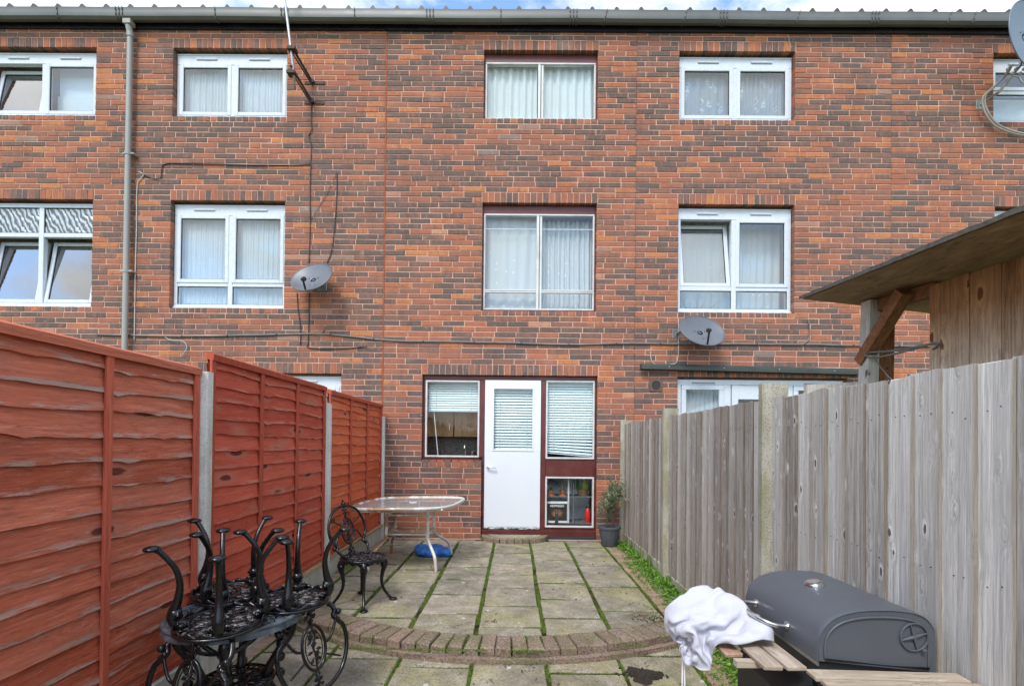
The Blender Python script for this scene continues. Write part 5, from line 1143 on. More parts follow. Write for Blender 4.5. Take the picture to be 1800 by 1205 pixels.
m=MB(); m.lathe([(.022,.0),(.04,.001),(.042,.006),(.022,.008)],20,(cx+.02,cy,TH+.004)); m.build('parasol_ring',M_WHT,gt2,smooth='auto')
feet=[(-.80,-1.76),(-.75,-.97),(-1.46,-.96),(-1.50,-1.74)]
tops=[]
for fx,fy in feet:
    sx=1 if fx>cx else -1; sy=1 if fy>cy else -1; tx,ty=cx+sx*.22,cy+sy*.20
    P=bez([(tx+sx*.18,ty+sy*.20,TH-.02),(tx+sx*.03,ty+sy*.03,TH-.035),(tx,ty,TH-.08)] ,4); m=MB(); m.tube(P,.012,8)
    q=bez([(tx,ty,TH-.02),(tx,ty,TH-.30),(tx+(fx-tx)*.12,ty+(fy-ty)*.12,TH-.38),(fx-(fx-tx)*.18,fy-(fy-ty)*.18,.16),(fx,fy,.06),(fx+.005*sx,fy,.0)],6); m.tube(q,.0165,10); m.build('leg',M_WRUST,gt2,smooth=True); tops.append((tx,ty))
order=[0,1,2,3]
for z in (TH-.11,TH-.31):
    for a,b_ in ((0,1),(1,2),(2,3),(3,0)): m=MB(); m.tube([(*tops[a],z),(*tops[b_],z)],.010,8); m.build('cross_bar',M_WRUST,gt2,smooth=True)
m=MB(); m.tube([Vector((cx+.045*math.cos(2*PI*k/20),cy+.045*math.sin(2*PI*k/20),TH-.31)) for k in range(20)],.007,6,closed=True); m.tube([(cx-.22,cy,TH-.31),(cx-.045,cy,TH-.31)],.006,6); m.tube([(cx+.22,cy,TH-.31),(cx+.045,cy,TH-.31)],.006,6); m.build('parasol_holder',M_WRUST,gt2,smooth=True)

# ---- crumpled things by displaced, remeshed blobs
def blob(name,parts,mat,disp,vox=.012,smooth=True,post=None):
    bm=bmesh.new()
    for c_,r_,rot in parts:
        Mx=Matrix.Translation(c_)@Matrix.Rotation(rot,4,'Z')@Matrix.Diagonal((*r_,1)); bmesh.ops.create_icosphere(bm,subdivisions=3,radius=1,matrix=Mx)
    me=bpy.data.meshes.new(name); bm.to_mesh(me); bm.free(); o=bpy.data.objects.new(name,me); COL.objects.link(o)
    md=o.modifiers.new('r','REMESH'); md.mode='VOXEL'; md.voxel_size=vox; md2=o.modifiers.new('s','SMOOTH'); md2.iterations=6
    bpy.context.view_layer.update(); me2=bpy.data.meshes.new_from_object(o.evaluated_get(bpy.context.evaluated_depsgraph_get())); bpy.data.objects.remove(o)
    me2.calc_loop_triangles(); nm=[v.normal.copy() for v in me2.vertices]
    for v,nn_ in zip(me2.vertices,nm): v.co+=nn_*disp(v.co)
    if post:
        for v in me2.vertices: v.co=post(v.co)
    me2.materials.clear(); me2.materials.append(mat)
    for p in me2.polygons: p.use_smooth=smooth
    cc=Vector((sum(v.co.x for v in me2.vertices),sum(v.co.y for v in me2.vertices),0))/len(me2.vertices); cc.z=min(v.co.z for v in me2.vertices); me2.transform(Matrix.Translation(-cc))
    o=place(name,me2,cc); return o
def crease(p,s,seed):
    q=p*s+Vector((seed,seed*2,0)); a=noise.noise(q+Vector((noise.noise(q*.6)*1.2,0,0))); return (1-abs(a)*3.2)
bag=blob('plastic_bag',[(Vector((-.98,-1.04,.045)),(.16,.11,.055),.2),(Vector((-.84,-1.05,.04)),(.11,.09,.05),0),(Vector((-1.08,-.99,.055)),(.09,.08,.06),.5),(Vector((-.93,-1.0,.07)),(.09,.07,.05),0)],M_BAG,lambda p:.014*crease(p,9,3)+.007*crease(p,22,8),.008,post=lambda p:Vector((p.x,p.y,max(p.z,.004))))
tag(bag,'crumpled blue plastic bag on the paving under the glass table','bag')

# ---------------------------------------------------------------- potted olive
pt_=thing('potted_olive','small olive bush in a ribbed grey pot against the house wall','potted plant',(1.25,-.38,0))
px_,py_=1.255,-.37
m=MB(); m.lathe([(.001,0),(.092,0),(.098,.01),(.138,.225),(.15,.228),(.153,.255),(.147,.26),(.136,.235),(.13,.22),(.001,.215)],56,(px_,py_,0),rib=lambda a,z:(.035*math.copysign(abs(math.sin(a*14))**.6,math.sin(a*14)) if .008<z<.222 else 0)); m.build('pot',M_POT,pt_,smooth='auto')
m=MB(); m.lathe([(.001,.232),(.06,.236),(.13,.225)],20,(px_,py_,0)); m.build('potting_soil',M_SOIL,pt_,smooth=True)
st=MB(); lv=MB(); random.seed(11)
tips=[]
def twig(p,d,l,r,depth):
    q=[p]; 
    for i in range(4): d=(d+Vector((random.uniform(-.25,.25),random.uniform(-.25,.25),random.uniform(-.05,.22)))).normalized(); q.append(q[-1]+d*l/4)
    st.tube(q,[r*(1-.16*i) for i in range(5)],5)
    if depth>0:
        for i in (1,2,3,4):
            for _ in range(2 if i>2 else 1):
                dd=(d+Vector((random.uniform(-1,1),random.uniform(-1,1),random.uniform(-.2,.6)))).normalized(); twig(q[i],dd,l*random.uniform(.5,.75),r*.55,depth-1)
    if depth<2:
        for i in range(1,5):
            for _ in range(3 if depth==0 else 1): leaf(lv,q[i]+Vector((random.uniform(-.012,.012),)*3),(d+Vector((random.uniform(-1.2,1.2),random.uniform(-1.2,1.2),random.uniform(-.4,.9)))).normalized(),random.uniform(.026,.05),.0065)
def leaf(mb,p,d,l,w_,up=None,rnd=None):
    s=d.cross(Vector((random.uniform(-1,1),random.uniform(-1,1),random.uniform(.2,1)))) if up is None else d.cross(up)
    if s.length<1e-4: return
    s.normalize(); mb.cr=(random.random() if rnd is None else rnd,0)
    nn_=s.cross(d)*l*.12; b=len(mb.v); mb.v+=[p,p+d*l*.5+s*w_-nn_,p+d*l,p+d*l*.5-s*w_-nn_]; mb.face((b,b+1,b+2)); mb.face((b,b+2,b+3))
for a,l in ((.4,.36),(2.3,.30),(4.3,.34),(5.4,.26)):
    twig(Vector((px_+.035*math.cos(a),py_+.035*math.sin(a),.22)),Vector((.50*math.cos(a),.30*math.sin(a),1)).normalized(),l,.008,2)
st.build('stem',M_STEM,pt_,smooth=True); lv.build('foliage',M_OLIVE,pt_,fix=False)

# ---------------------------------------------------------------- weeds, moss, soil, litter
random.seed(5)
def herb(mb,x,y,z,s):
    for k in range(random.randint(5,9)):
        a=random.uniform(0,2*PI); e=random.uniform(.15,.9); d=Vector((math.cos(a)*math.cos(e),math.sin(a)*math.cos(e),math.sin(e))); p=Vector((x,y,z+random.uniform(0,s*.5)))+d*s*random.uniform(.2,.7); leaf(mb,p,(d+Vector((0,0,-.5))).normalized(),s*random.uniform(.5,.9),s*random.uniform(.22,.36))
wd=MB()
for i in range(2600):
    y=-random.uniform(.25,4.6)
    zz=0 if y>-3.2 else -.09
    base=.085 if y>-1.2 else .13
    if noise.noise(Vector((y*2.3,4,0)))<-.12 and random.random()<.8: continue
    x=1.495-abs(random.gauss(0,base))*(1+.4*noise.noise(Vector((y*3,0,0))))
    if x<1.2: continue
    herb(wd,x,y,zz,random.uniform(.016,.034)*(1.15 if x>1.4 else .75))
for i in range(900):
    y=-random.uniform(.3,4.6); zz=0 if y>-3.2 else -.09; x=1.50-abs(random.gauss(0,.05)); a=random.uniform(0,6.28)
    if noise.noise(Vector((y*3.1,8,0)))<0: continue
    leaf(wd,Vector((x,y,zz)),Vector((math.cos(a)*.4-.2,math.sin(a)*.4,1)).normalized(),random.uniform(.04,.10),.0022)
wd.build('weeds',M_WEED,kind='stuff',fix=False)
wl=MB()
for i in range(260):
    y=-random.uniform(.2,3.3); x=-1.80+abs(random.gauss(0,.05))
    if noise.noise(Vector((y*2.1,9,0)))<.1: continue
    herb(wl,x,y,0,random.uniform(.012,.028))
for cxx,cyy,nn_ in ((1.02,-3.0,14),(.98,-2.2,10),(1.12,-1.5,12),(1.15,-3.3,16),(1.28,-2.5,10),(1.1,-2.75,8),(-1.6,-2.2,10),(1.0,-4.0,10)):
    for i in range(nn_): herb(wl,cxx+random.gauss(0,.05),cyy+random.gauss(0,.06),0 if cyy>-3.4 else -.09,random.uniform(.008,.018))
wl.build('small_weeds',M_WEED,kind='stuff',fix=False)
ms=MB()
for j in mossj:
    a,b_,dn=j; a=Vector((a[0],a[1],a[2] if len(a)>2 else -.011)); b_=Vector((b_[0],b_[1],b_[2] if len(b_)>2 else -.011)); Ln=(b_-a).length; vert=abs(a.x-b_.x)<.01
    for i in range(int(Ln*1500*dn)):
        p=a.lerp(b_,random.random()); 
        if noise.noise(Vector((p.x*4,p.y*3.2,1)))<(-.12 if vert else -.02): continue
        p+=Vector((random.gauss(0,.009 if vert else .004),random.gauss(0,.007),random.uniform(0,.006))); d=Vector((random.uniform(-1,1),random.uniform(-1,1),random.uniform(.3,1.4))).normalized(); leaf(ms,p,d,random.uniform(.006,.013),random.uniform(.0018,.0035))
ms.build('joint_moss',M_MOSSL,kind='stuff',fix=False)
so=MB()
if True:
    so.lathe([(.001,.022),(.03,.018),(.07,.008),(.105,.0)],18,(.815,-3.73,-.089),rib=lambda a,z:.25*math.sin(a*3+1)+.12*math.sin(a*7))
for k in range(420):
    a=random.uniform(0,6.28); q=abs(random.gauss(0,.5)); so.sphere((.815+.10*q*math.cos(a),-3.73+.065*q*math.sin(a),-.088+.010*max(0,1-q)),random.uniform(.003,.010),3)
so.build('soil_heap',M_SOIL,kind='stuff')
de=MB()
for k in range(230):
    y=-random.uniform(.5,4.0); x=random.uniform(-1.6,1.4); zz=.002 if (x-CX)**2+(y-CY)**2<2.3**2 else -.088
    if noise.noise(Vector((x*2,y*2,0)))<0 and random.random()<.7: continue
    for q in range(random.randint(1,4)): leaf(de,Vector((x+random.gauss(0,.012),y+random.gauss(0,.012),zz+.003)),Vector((random.uniform(-1,1),random.uniform(-1,1),random.uniform(0,.3))).normalized(),random.uniform(.010,.026),random.uniform(.003,.007))
for k in range(160):
    x=random.gauss(1.06,.07); y=random.gauss(-3.02,.05); leaf(de,Vector((x,y,.004)),Vector((random.uniform(-1,1),random.uniform(-1,1),random.uniform(0,.5))).normalized(),random.uniform(.008,.02),random.uniform(.003,.006))
for k in range(1500):
    y=-random.uniform(.3,4.2); x=random.uniform(-1.68,1.4); zz=.003 if (x-CX)**2+(y-CY)**2<2.3**2 or y>-2 else -.087
    if noise.noise(Vector((x*2.5,y*2.5,3)))<-.05: continue
    leaf(de,Vector((x,y,zz)),Vector((random.uniform(-1,1),random.uniform(-1,1),random.uniform(.1,.5))).normalized(),random.uniform(.004,.010),random.uniform(.002,.004))
de.build('leaf_litter',M_DEAD,kind='stuff',fix=False)

# ---------------------------------------------------------------- barbecue
bq=thing('barrel_barbecue','charcoal grey barrel barbecue with wooden shelves by the right fence','barbecue',(1.26,-4.8,-.09))
YN,YF=-5.05,-4.53
prof=[(1.055,.590),(1.053,.64),(1.062,.685),(1.085,.722),(1.125,.750),(1.19,.768),(1.27,.774),(1.36,.770),(1.42,.755),(1.455,.725),(1.468,.685),(1.470,.60),(1.470,.555)]
pp=[(v.x,v.y) for v in bez([(a,b_,0) for a,b_ in prof],4)]
m=MB(); n=len(pp); cz_=.66; cx_=1.26
def sc(f): return [(cx_+(a-cx_)*f,cz_+(b_-cz_)*f) for a,b_ in pp]
for y,f in ((YN-.000,.955),(YN-.004,.975),(YN+.004,.996),(YN+.02,1.0),(YF-.02,1.0),(YF-.004,.996),(YF,.975)):
    for a,b_ in sc(f): m.v.append(Vector((a,y,b_)))
for i in range(6):
    for k in range(n-1): m.face((i*n+k,i*n+k+1,(i+1)*n+k+1,(i+1)*n+k))
m.face(tuple(range(n))); m.face(tuple(6*n+k for k in range(n))); m.build('lid',M_BBQ,bq,smooth='auto')
# pressed outline on the end face
m=MB(); m.tube([Vector((a,YN-.002,b_)) for a,b_ in [(cx_+(a-cx_)*.86,cz_-.004+(b_-cz_)*.80) for a,b_ in pp]],.0045,6,closed=True); m.build('pressed_rib',M_BBQ,bq,smooth=True)
m=MB(); m.prism([(1.062,.583),(1.458,.560),(1.44,.42),(1.36,.33),(1.16,.33),(1.08,.42)],'y',YN+.015,YF-.015); m.build('firebox',M_BBQD,bq)
m=MB(); m.box((1.06,YN+.004,.575),(1.066,YF,.592)); m.build('lid_seam',M_STL,bq)
vx,vz=1.388,.682; yy=YN-.006
m=MB(); m.tube([Vector((vx+.047*math.cos(2*PI*k/32),yy,vz+.047*math.sin(2*PI*k/32))) for k in range(32)],.003,6,closed=True)
for a in (.3,1.85,3.4,4.95): m.tube([(vx,yy,vz),(vx+.045*math.cos(a),yy,vz+.045*math.sin(a))],[.007,.002],5)
m.sphere((vx,yy,vz),.007,6); m.box((vx+.022,yy-.012,vz-.048),(vx+.036,yy,vz-.038),ch=.002); m.build('air_damper',M_BBQ,bq,smooth='auto')
m=MB(); Mt=Matrix.Rotation(R(-14),4,'Y'); m.lathe([(.001,.018),(.024,.018),(.025,.014),(.032,.016),(.036,.009),(.037,0)],28,(1.225,-4.76,.770),M=Mt.to_3x3().to_4x4()); th=m.build('thermometer',M_CHR,bq,smooth='auto')
m=MB(); m.lathe([(.001,.0195),(.023,.0192)],20,(1.225,-4.76,.770),M=Mt); m.build('dial',plain('dial_face',(.25,.22,.18),.3),th)
hd=MB(); P=bez([(1.055,-4.87,.645),(1.005,-4.87,.650),(.965,-4.84,.662),(.945,-4.74,.672),(.955,-4.66,.668),(1.0,-4.63,.66),(1.055,-4.63,.655)],6); hd.tube(P,.0085,10)
for y in (-4.87,-4.63): hd.tube([(1.060,y,.648 if y<-4.7 else .655),(1.050,y,.648 if y<-4.7 else .655)],.017,14)
hd.build('handle',M_CHR,bq,smooth='auto')
for i,(x0,x1,y0,y1,z,mt) in enumerate(((.965,1.035,-5.03,-4.5,.548,M_SLAT),(.885,.952,-5.03,-4.5,.548,M_SLAT),(.805,.872,-4.90,-4.42,.535,M_SLATR))):
    m=MB(); m.box((x0,y0,z),(x1,y1,z+.016),ch=.003,jit=.0012); m.build('front_slat',mt,bq)
for yb_ in (-4.96,-4.6): m=MB(); m.box((.82,yb_,.525),(1.05,yb_+.03,.5475)); m.build('slat_bearer',M_SLATX,bq)
for i,(yc,z,x0,x1) in enumerate(((-5.115,.575,.995,1.49),(-5.185,.575,1.0,1.50),(-5.255,.575,1.0,1.50))):
    m=MB(); Mx=Matrix.Translation((1.0,yc,z))@Matrix.Rotation(R(-2),4,'Z'); m.box((x0-1,-.03,-.008),(x1-1,.03,.008),M=Mx,ch=.003,jit=.001); m.build('side_slat',M_SLATX,bq)
for x,y in ((1.10,-4.98),(1.42,-4.98),(1.10,-4.6),(1.42,-4.6)): m=MB(); m.box((x-.015,y-.015,-.09),(x+.015,y+.015,.40),ch=.003); m.build('leg',M_BBQD,bq)
m=MB(); m.box((1.085,-4.96,-.02),(1.435,-4.62,.0),ch=.003); m.build('bottom_shelf',M_BBQD,bq)
m=MB(); m.prism([(.99,.42),(1.06,.52),(1.06,.3),(.99,.2)],'y',-5.02,-4.6); m.build('side_panel',M_BBQD,bq)
# cloth cover draped over the handle
random.seed(3)
def cloth():
    NX,NY,lo,hi=54,42,(0.6377, -4.897, 0.4483),(1.0239, -4.5804, 0.7341); q=FOLDS; m=MB()
    m.v=[Vector([lo[k]+(hi[k]-lo[k])*q[i*3+k]/999 for k in range(3)]) for i in range(len(q)//3)]
    for j in range(NY):
        for i in range(NX): a=j*(NX+1)+i; m.face((a,a+1,a+NX+2,a+NX+1))
    o=m.build('barbecue_cover',M_CLO,smooth=True,fix=False); sm_=o.modifiers.new('sm','SMOOTH'); sm_.iterations=5; sm_.factor=.5; sub=o.modifiers.new('sub','SUBSURF'); sub.levels=1; sub.render_levels=1; so=o.modifiers.new('thickness','SOLIDIFY'); so.thickness=.0025; so.offset=0
    tag(o,'crumpled white barbecue cover draped over the grill handle','cover')
    d=MB(); d.tube(bez([(.693,-4.76,.52),(.69,-4.76,.3),(.687,-4.757,-.05),(.69,-4.75,-.085)],5),.0035,6); d.tube(bez([(.698,-4.762,.52),(.70,-4.765,.3),(.697,-4.76,-.05),(.71,-4.75,-.085)],5),.003,6); d.build('drawstring',M_WHT,o,smooth=True)
    k=MB(); k.sphere((.695,-4.76,.508),.011,6); k.build('toggle',M_WHT,o,smooth=True)
# draped sheet: grid vertices in thousandths of its bounding box
FOLDS=[
179,432,268,158,401,285,137,376,304,117,377,271,118,333,245,94,314,196,107,308,148,114,300,112,125,291,79,129,304,42,162,299,20,187,325,17,207,345,26,227,326,17,238,295,13,251,264,25,247,241,0,268,223,9,292,193,22,318,162,45,
346,161,32,366,183,35,376,224,48,390,285,75,416,275,134,401,260,170,378,250,186,380,226,212,382,204,239,381,188,272,377,172,304,375,151,335,380,130,365,389,114,399,406,129,434,437,109,443,464,96,447,491,85,452,510,60,445,530,33,438,
555,47,439,587,47,453,634,43,457,685,43,471,728,41,487,756,44,504,769,16,513,796,27,516,821,40,523,832,9,521,860,0,518,883,24,509,910,44,502,937,47,490,950,68,464,166,458,266,146,418,273,120,381,287,134,356,262,100,344,261,
100,338,193,109,334,139,112,326,102,117,313,66,148,308,60,169,321,31,196,307,37,208,333,53,234,326,45,253,310,29,239,285,11,261,262,4,282,244,4,308,210,20,336,178,52,353,149,60,364,180,64,358,231,66,376,292,99,409,299,147,
398,285,180,384,267,207,394,241,228,379,226,254,386,211,286,388,196,319,382,180,351,378,155,382,372,122,415,403,97,437,434,76,455,462,63,468,487,63,481,513,53,474,538,43,467,559,22,462,587,21,460,625,20,472,673,25,491,715,34,513,
744,37,530,768,29,544,798,24,555,825,32,563,843,8,557,871,11,550,894,35,542,921,49,533,939,65,513,942,91,477,154,470,286,134,438,291,135,390,254,129,361,219,94,366,247,97,363,180,110,359,127,117,349,94,129,336,55,159,333,76,
164,301,52,189,309,67,214,318,81,239,304,74,260,288,60,238,273,46,267,269,39,291,254,30,310,217,50,325,170,78,346,147,90,360,179,94,344,235,90,379,285,131,404,324,162,391,309,198,395,293,228,380,271,245,394,255,271,398,241,306,
386,231,337,368,217,360,370,185,395,377,139,437,402,93,470,430,64,487,457,45,498,484,41,501,516,47,503,548,51,504,569,29,505,594,19,497,626,18,504,670,37,518,712,56,531,740,54,552,766,48,564,799,33,588,830,22,607,857,29,598,
884,32,589,908,49,577,929,64,562,940,85,534,958,106,490,149,445,262,121,409,269,158,375,263,129,347,249,108,354,214,112,381,167,130,359,132,137,360,96,142,360,46,171,339,48,179,312,78,192,284,91,221,290,100,223,274,64,240,286,89,
261,271,69,261,238,56,287,230,53,317,221,82,334,177,106,341,144,119,356,180,123,334,243,117,371,299,159,392,349,178,394,338,223,379,325,252,399,307,266,394,291,296,377,267,307,377,261,342,377,242,374,373,208,412,382,154,459,406,103,499,
431,70,517,455,51,527,484,49,530,522,55,535,559,61,541,586,66,523,609,51,531,639,58,520,679,72,542,719,88,553,744,84,531,767,78,558,806,58,595,838,40,637,870,43,639,894,53,625,918,63,611,935,80,590,950,98,557,960,128,506,
119,445,237,149,413,236,140,377,225,140,335,226,124,342,188,134,376,151,124,374,108,155,377,99,153,382,51,165,352,74,194,328,88,191,295,126,192,266,91,215,245,97,242,249,100,268,268,103,265,234,90,291,239,86,310,210,112,316,162,117,
330,149,145,351,191,152,334,263,146,367,329,152,378,365,196,390,364,243,400,342,272,397,323,301,372,309,302,391,289,318,400,270,345,401,242,368,392,197,398,404,157,464,412,117,523,433,88,540,458,72,548,488,73,549,527,83,548,568,94,535,
604,104,541,631,99,528,657,98,547,692,109,538,727,115,536,753,106,546,750,79,579,796,71,617,838,61,656,874,64,661,896,78,645,924,82,639,944,94,618,959,113,582,971,145,524,157,414,255,122,406,254,114,373,242,141,370,221,134,367,185,
118,395,143,123,405,105,153,405,92,169,374,77,186,365,48,197,358,101,171,304,112,188,250,127,213,230,137,240,235,138,246,273,126,272,254,117,295,238,122,298,200,138,300,158,137,318,163,165,344,212,182,347,286,170,354,351,158,359,360,209,
377,343,248,385,357,286,390,343,318,381,311,329,377,278,339,394,286,366,385,259,386,385,214,425,417,178,477,424,141,527,445,116,523,467,107,545,494,104,552,529,111,548,575,126,529,620,140,520,651,143,525,668,136,553,696,133,556,724,129,562,
749,121,574,752,94,608,794,91,637,834,86,667,870,87,676,898,97,666,928,101,664,949,111,643,965,132,602,977,167,538,133,399,303,143,397,262,138,382,230,136,378,195,150,352,173,142,383,134,148,413,112,162,389,113,176,401,83,200,390,70,
216,346,71,185,322,134,183,255,155,211,231,166,237,238,170,251,271,160,262,239,146,286,226,153,276,192,145,285,161,159,306,189,168,335,239,204,329,309,185,334,359,171,340,344,209,353,336,253,363,351,291,367,330,319,364,313,359,356,282,365,
376,279,390,393,266,416,407,218,430,414,203,491,436,174,509,459,158,501,482,143,517,503,138,540,533,141,547,582,159,526,632,176,507,654,182,536,675,167,557,696,151,577,715,135,597,736,121,614,762,115,644,798,112,662,832,111,677,865,110,691,
898,117,686,930,123,682,952,132,662,968,155,615,983,193,547,157,406,265,168,375,270,162,383,228,149,354,205,171,361,180,148,391,159,156,423,139,172,414,114,194,410,96,204,376,97,233,370,76,208,344,136,184,286,171,205,249,191,234,245,198,
256,266,191,276,245,177,278,212,183,261,188,169,276,165,185,304,188,199,322,257,224,328,326,210,322,367,194,348,370,213,341,363,256,339,347,296,343,328,326,337,304,367,338,283,398,356,260,411,375,243,428,408,242,444,427,215,466,449,213,486,
474,204,472,496,186,493,517,170,518,541,173,536,590,188,504,642,212,508,664,215,535,687,189,547,706,174,584,733,159,598,748,152,630,779,147,655,805,139,681,835,136,690,867,136,693,901,137,706,931,144,701,954,155,676,970,182,623,988,220,555,
172,408,239,188,385,268,165,364,255,156,383,220,176,384,195,146,404,184,168,412,162,184,401,136,211,410,122,223,402,89,243,379,100,232,341,135,193,322,173,217,278,180,230,262,224,247,242,203,274,236,209,255,218,195,247,186,195,265,166,211,
295,186,226,300,263,224,318,332,235,313,375,219,338,384,236,361,374,266,353,366,308,350,352,341,343,326,383,346,302,418,367,283,423,379,266,449,405,255,467,430,245,458,459,242,456,488,241,451,509,225,473,529,209,501,555,209,514,604,225,491,
652,250,509,674,229,500,699,216,529,716,201,574,723,180,614,749,177,637,775,168,672,808,164,692,841,164,702,875,165,703,905,164,722,933,165,719,955,180,687,975,210,631,993,246,565,176,438,258,166,395,263,182,370,238,172,404,231,179,426,190,
162,392,165,184,402,190,192,379,165,192,382,114,222,383,126,247,384,136,242,354,159,209,351,181,229,314,160,247,281,192,247,255,231,267,231,236,243,220,220,237,189,221,256,171,238,284,185,253,306,251,253,296,323,247,302,372,245,327,385,261,
358,397,279,370,380,318,365,369,352,365,343,387,361,327,424,381,303,430,387,288,463,411,274,447,437,275,458,468,276,457,497,275,444,520,261,462,542,246,482,571,244,484,617,266,495,658,260,474,680,259,496,680,239,534,694,223,577,714,212,615,
734,204,647,763,198,675,800,194,694,838,190,709,875,192,707,903,190,725,929,194,717,954,213,684,971,243,624,999,273,573,172,457,283,184,414,254,200,386,241,195,419,237,165,390,224,163,422,200,179,435,176,177,400,151,208,396,135,212,372,162,
236,397,160,228,367,178,232,349,211,206,334,193,242,319,209,261,280,239,254,241,258,231,225,246,227,191,247,254,193,255,276,191,280,301,239,284,303,306,279,291,357,272,323,361,277,349,384,303,376,405,329,379,392,366,366,379,399,379,361,428,
397,331,436,403,308,471,414,299,435,441,298,442,474,303,442,503,304,447,527,290,462,551,279,475,583,279,473,626,288,470,660,287,476,665,274,509,677,264,543,694,254,577,721,241,600,729,235,643,760,230,657,786,226,695,829,220,710,869,217,720,
899,220,721,923,226,706,951,248,677,981,274,627,998,301,579,161,441,245,203,439,246,183,420,237,182,390,202,144,403,197,138,439,194,156,462,170,172,447,140,201,431,160,196,392,184,231,397,189,210,377,188,235,379,204,209,364,216,213,316,220,
254,298,262,233,252,251,221,229,272,222,192,278,247,212,280,267,206,303,295,232,314,298,289,312,279,337,298,312,353,306,332,400,309,365,426,341,385,422,376,378,412,412,400,390,418,413,358,439,393,335,463,417,328,438,444,326,445,477,330,454,
504,327,463,531,316,471,557,306,479,589,304,490,628,310,488,653,301,502,679,299,518,683,289,553,707,272,563,716,267,604,729,262,644,759,258,652,780,256,692,822,249,713,864,246,713,892,248,708,918,256,696,945,277,666,981,304,631,992,326,585,
132,465,272,171,456,233,179,446,200,164,406,230,128,409,226,152,411,192,166,429,163,139,450,154,165,461,142,193,443,173,226,413,159,209,412,189,231,411,214,226,380,233,201,332,232,240,296,285,210,262,246,201,231,255,212,209,295,239,231,303,
263,228,321,288,231,342,291,279,342,271,323,328,303,348,336,318,404,331,362,414,369,379,451,384,396,434,405,409,412,434,418,373,462,408,336,484,431,333,458,448,353,436,484,357,444,511,354,452,538,342,466,558,331,489,590,330,497,625,327,510,
650,321,524,672,314,546,700,312,549,719,296,570,731,291,611,750,278,642,756,269,681,788,279,683,826,275,706,863,270,726,891,274,718,913,283,698,944,303,676,977,329,641,985,350,596,113,439,272,144,429,245,156,419,209,166,444,213,143,409,209,
128,408,170,146,436,146,149,443,114,146,478,115,178,472,141,204,447,175,229,446,193,203,429,205,209,386,207,191,342,257,224,283,302,189,274,254,180,243,264,208,236,299,235,230,332,255,209,338,268,236,355,284,273,371,263,314,357,294,346,364,
306,410,354,353,415,396,370,455,411,395,451,427,394,417,454,398,367,473,422,348,502,443,344,477,451,377,453,488,382,462,515,381,457,543,367,473,568,354,483,587,348,518,621,343,533,646,340,546,675,341,561,699,332,579,723,322,598,749,315,621,
765,302,652,760,297,690,789,297,706,827,298,721,866,295,718,892,296,735,914,306,715,928,323,672,967,349,659,963,356,610,119,418,247,132,399,249,127,428,224,153,422,210,140,447,206,134,444,165,137,402,140,121,426,123,125,467,134,156,481,154,
189,478,176,215,477,197,224,441,209,219,394,236,194,357,282,212,296,322,177,283,280,173,251,291,193,226,318,220,214,345,244,209,364,266,224,381,270,262,395,255,306,387,285,345,393,292,414,377,342,416,420,363,451,438,386,442,453,415,420,463,
399,385,493,429,374,504,441,377,472,474,372,476,489,404,481,513,385,486,546,386,496,561,360,510,592,374,525,616,362,554,643,360,565,671,347,590,702,355,606,729,349,626,754,342,645,751,317,672,768,322,701,796,320,693,827,324,714,866,322,716,
889,321,742,915,328,733,922,346,689,949,364,644,977,380,625,133,405,275,158,398,248,136,392,220,132,422,193,144,452,179,116,451,166,123,401,158,104,429,145,114,468,159,146,483,178,174,469,198,201,456,212,235,445,236,232,392,266,214,347,292,
206,326,345,180,292,332,176,259,330,186,229,348,211,220,371,234,212,390,258,217,408,253,253,413,249,298,417,275,342,421,279,414,402,330,438,430,358,437,464,379,418,461,401,434,482,409,408,513,429,409,487,459,409,482,467,384,510,490,378,490,
515,387,520,537,359,503,551,375,531,587,366,553,615,388,563,640,386,576,672,372,601,700,355,637,731,371,654,755,363,678,748,338,703,773,352,691,799,348,690,827,350,705,862,350,716,886,348,746,913,353,743,928,368,703,939,387,649,959,398,619,
155,395,301,146,418,265,148,417,224,122,435,208,134,464,192,126,425,186,105,390,172,94,427,172,114,465,199,151,474,214,176,485,222,205,475,237,232,445,271,213,391,288,226,361,311,236,330,328,221,297,341,208,266,355,196,249,380,202,223,404,
227,229,417,248,215,435,250,248,442,245,287,446,262,338,448,265,409,427,315,432,455,347,411,466,365,429,482,386,441,504,415,438,508,439,426,520,454,395,520,479,399,534,480,365,512,514,364,540,532,335,519,557,349,538,581,373,582,608,397,590,
633,395,603,656,359,619,693,378,647,727,383,683,757,380,714,762,355,740,788,349,729,800,374,705,827,376,702,856,378,718,881,376,746,908,381,744,925,395,705,937,414,652,958,423,628,166,417,270,153,400,243,131,420,253,142,436,220,122,452,215,
100,438,185,97,389,205,121,409,198,141,451,218,152,492,244,178,492,260,207,471,277,229,430,309,203,392,319,222,373,337,235,348,356,231,316,373,227,283,387,219,264,414,194,257,433,209,237,454,233,215,464,247,245,471,252,279,475,244,328,470,
256,399,458,314,402,448,334,410,493,359,414,507,386,413,502,404,421,528,428,415,544,447,386,546,472,385,558,473,351,534,508,344,556,530,319,542,559,327,553,592,350,576,603,375,608,622,390,628,656,378,640,695,356,662,718,387,713,750,367,752,
776,372,779,800,360,773,801,389,741,830,387,730,852,404,721,875,405,745,901,411,734,913,422,690,934,445,651,958,450,634,179,434,234,155,433,221,139,415,218,112,437,204,103,441,238,105,416,207,75,422,219,98,442,223,123,461,263,154,483,281,
175,483,310,212,466,340,200,407,344,201,367,355,214,347,332,219,359,376,213,331,390,202,303,402,196,293,439,193,284,476,215,267,487,209,222,479,236,246,496,249,274,506,249,320,502,244,386,490,298,377,469,340,384,470,365,388,490,387,387,510,
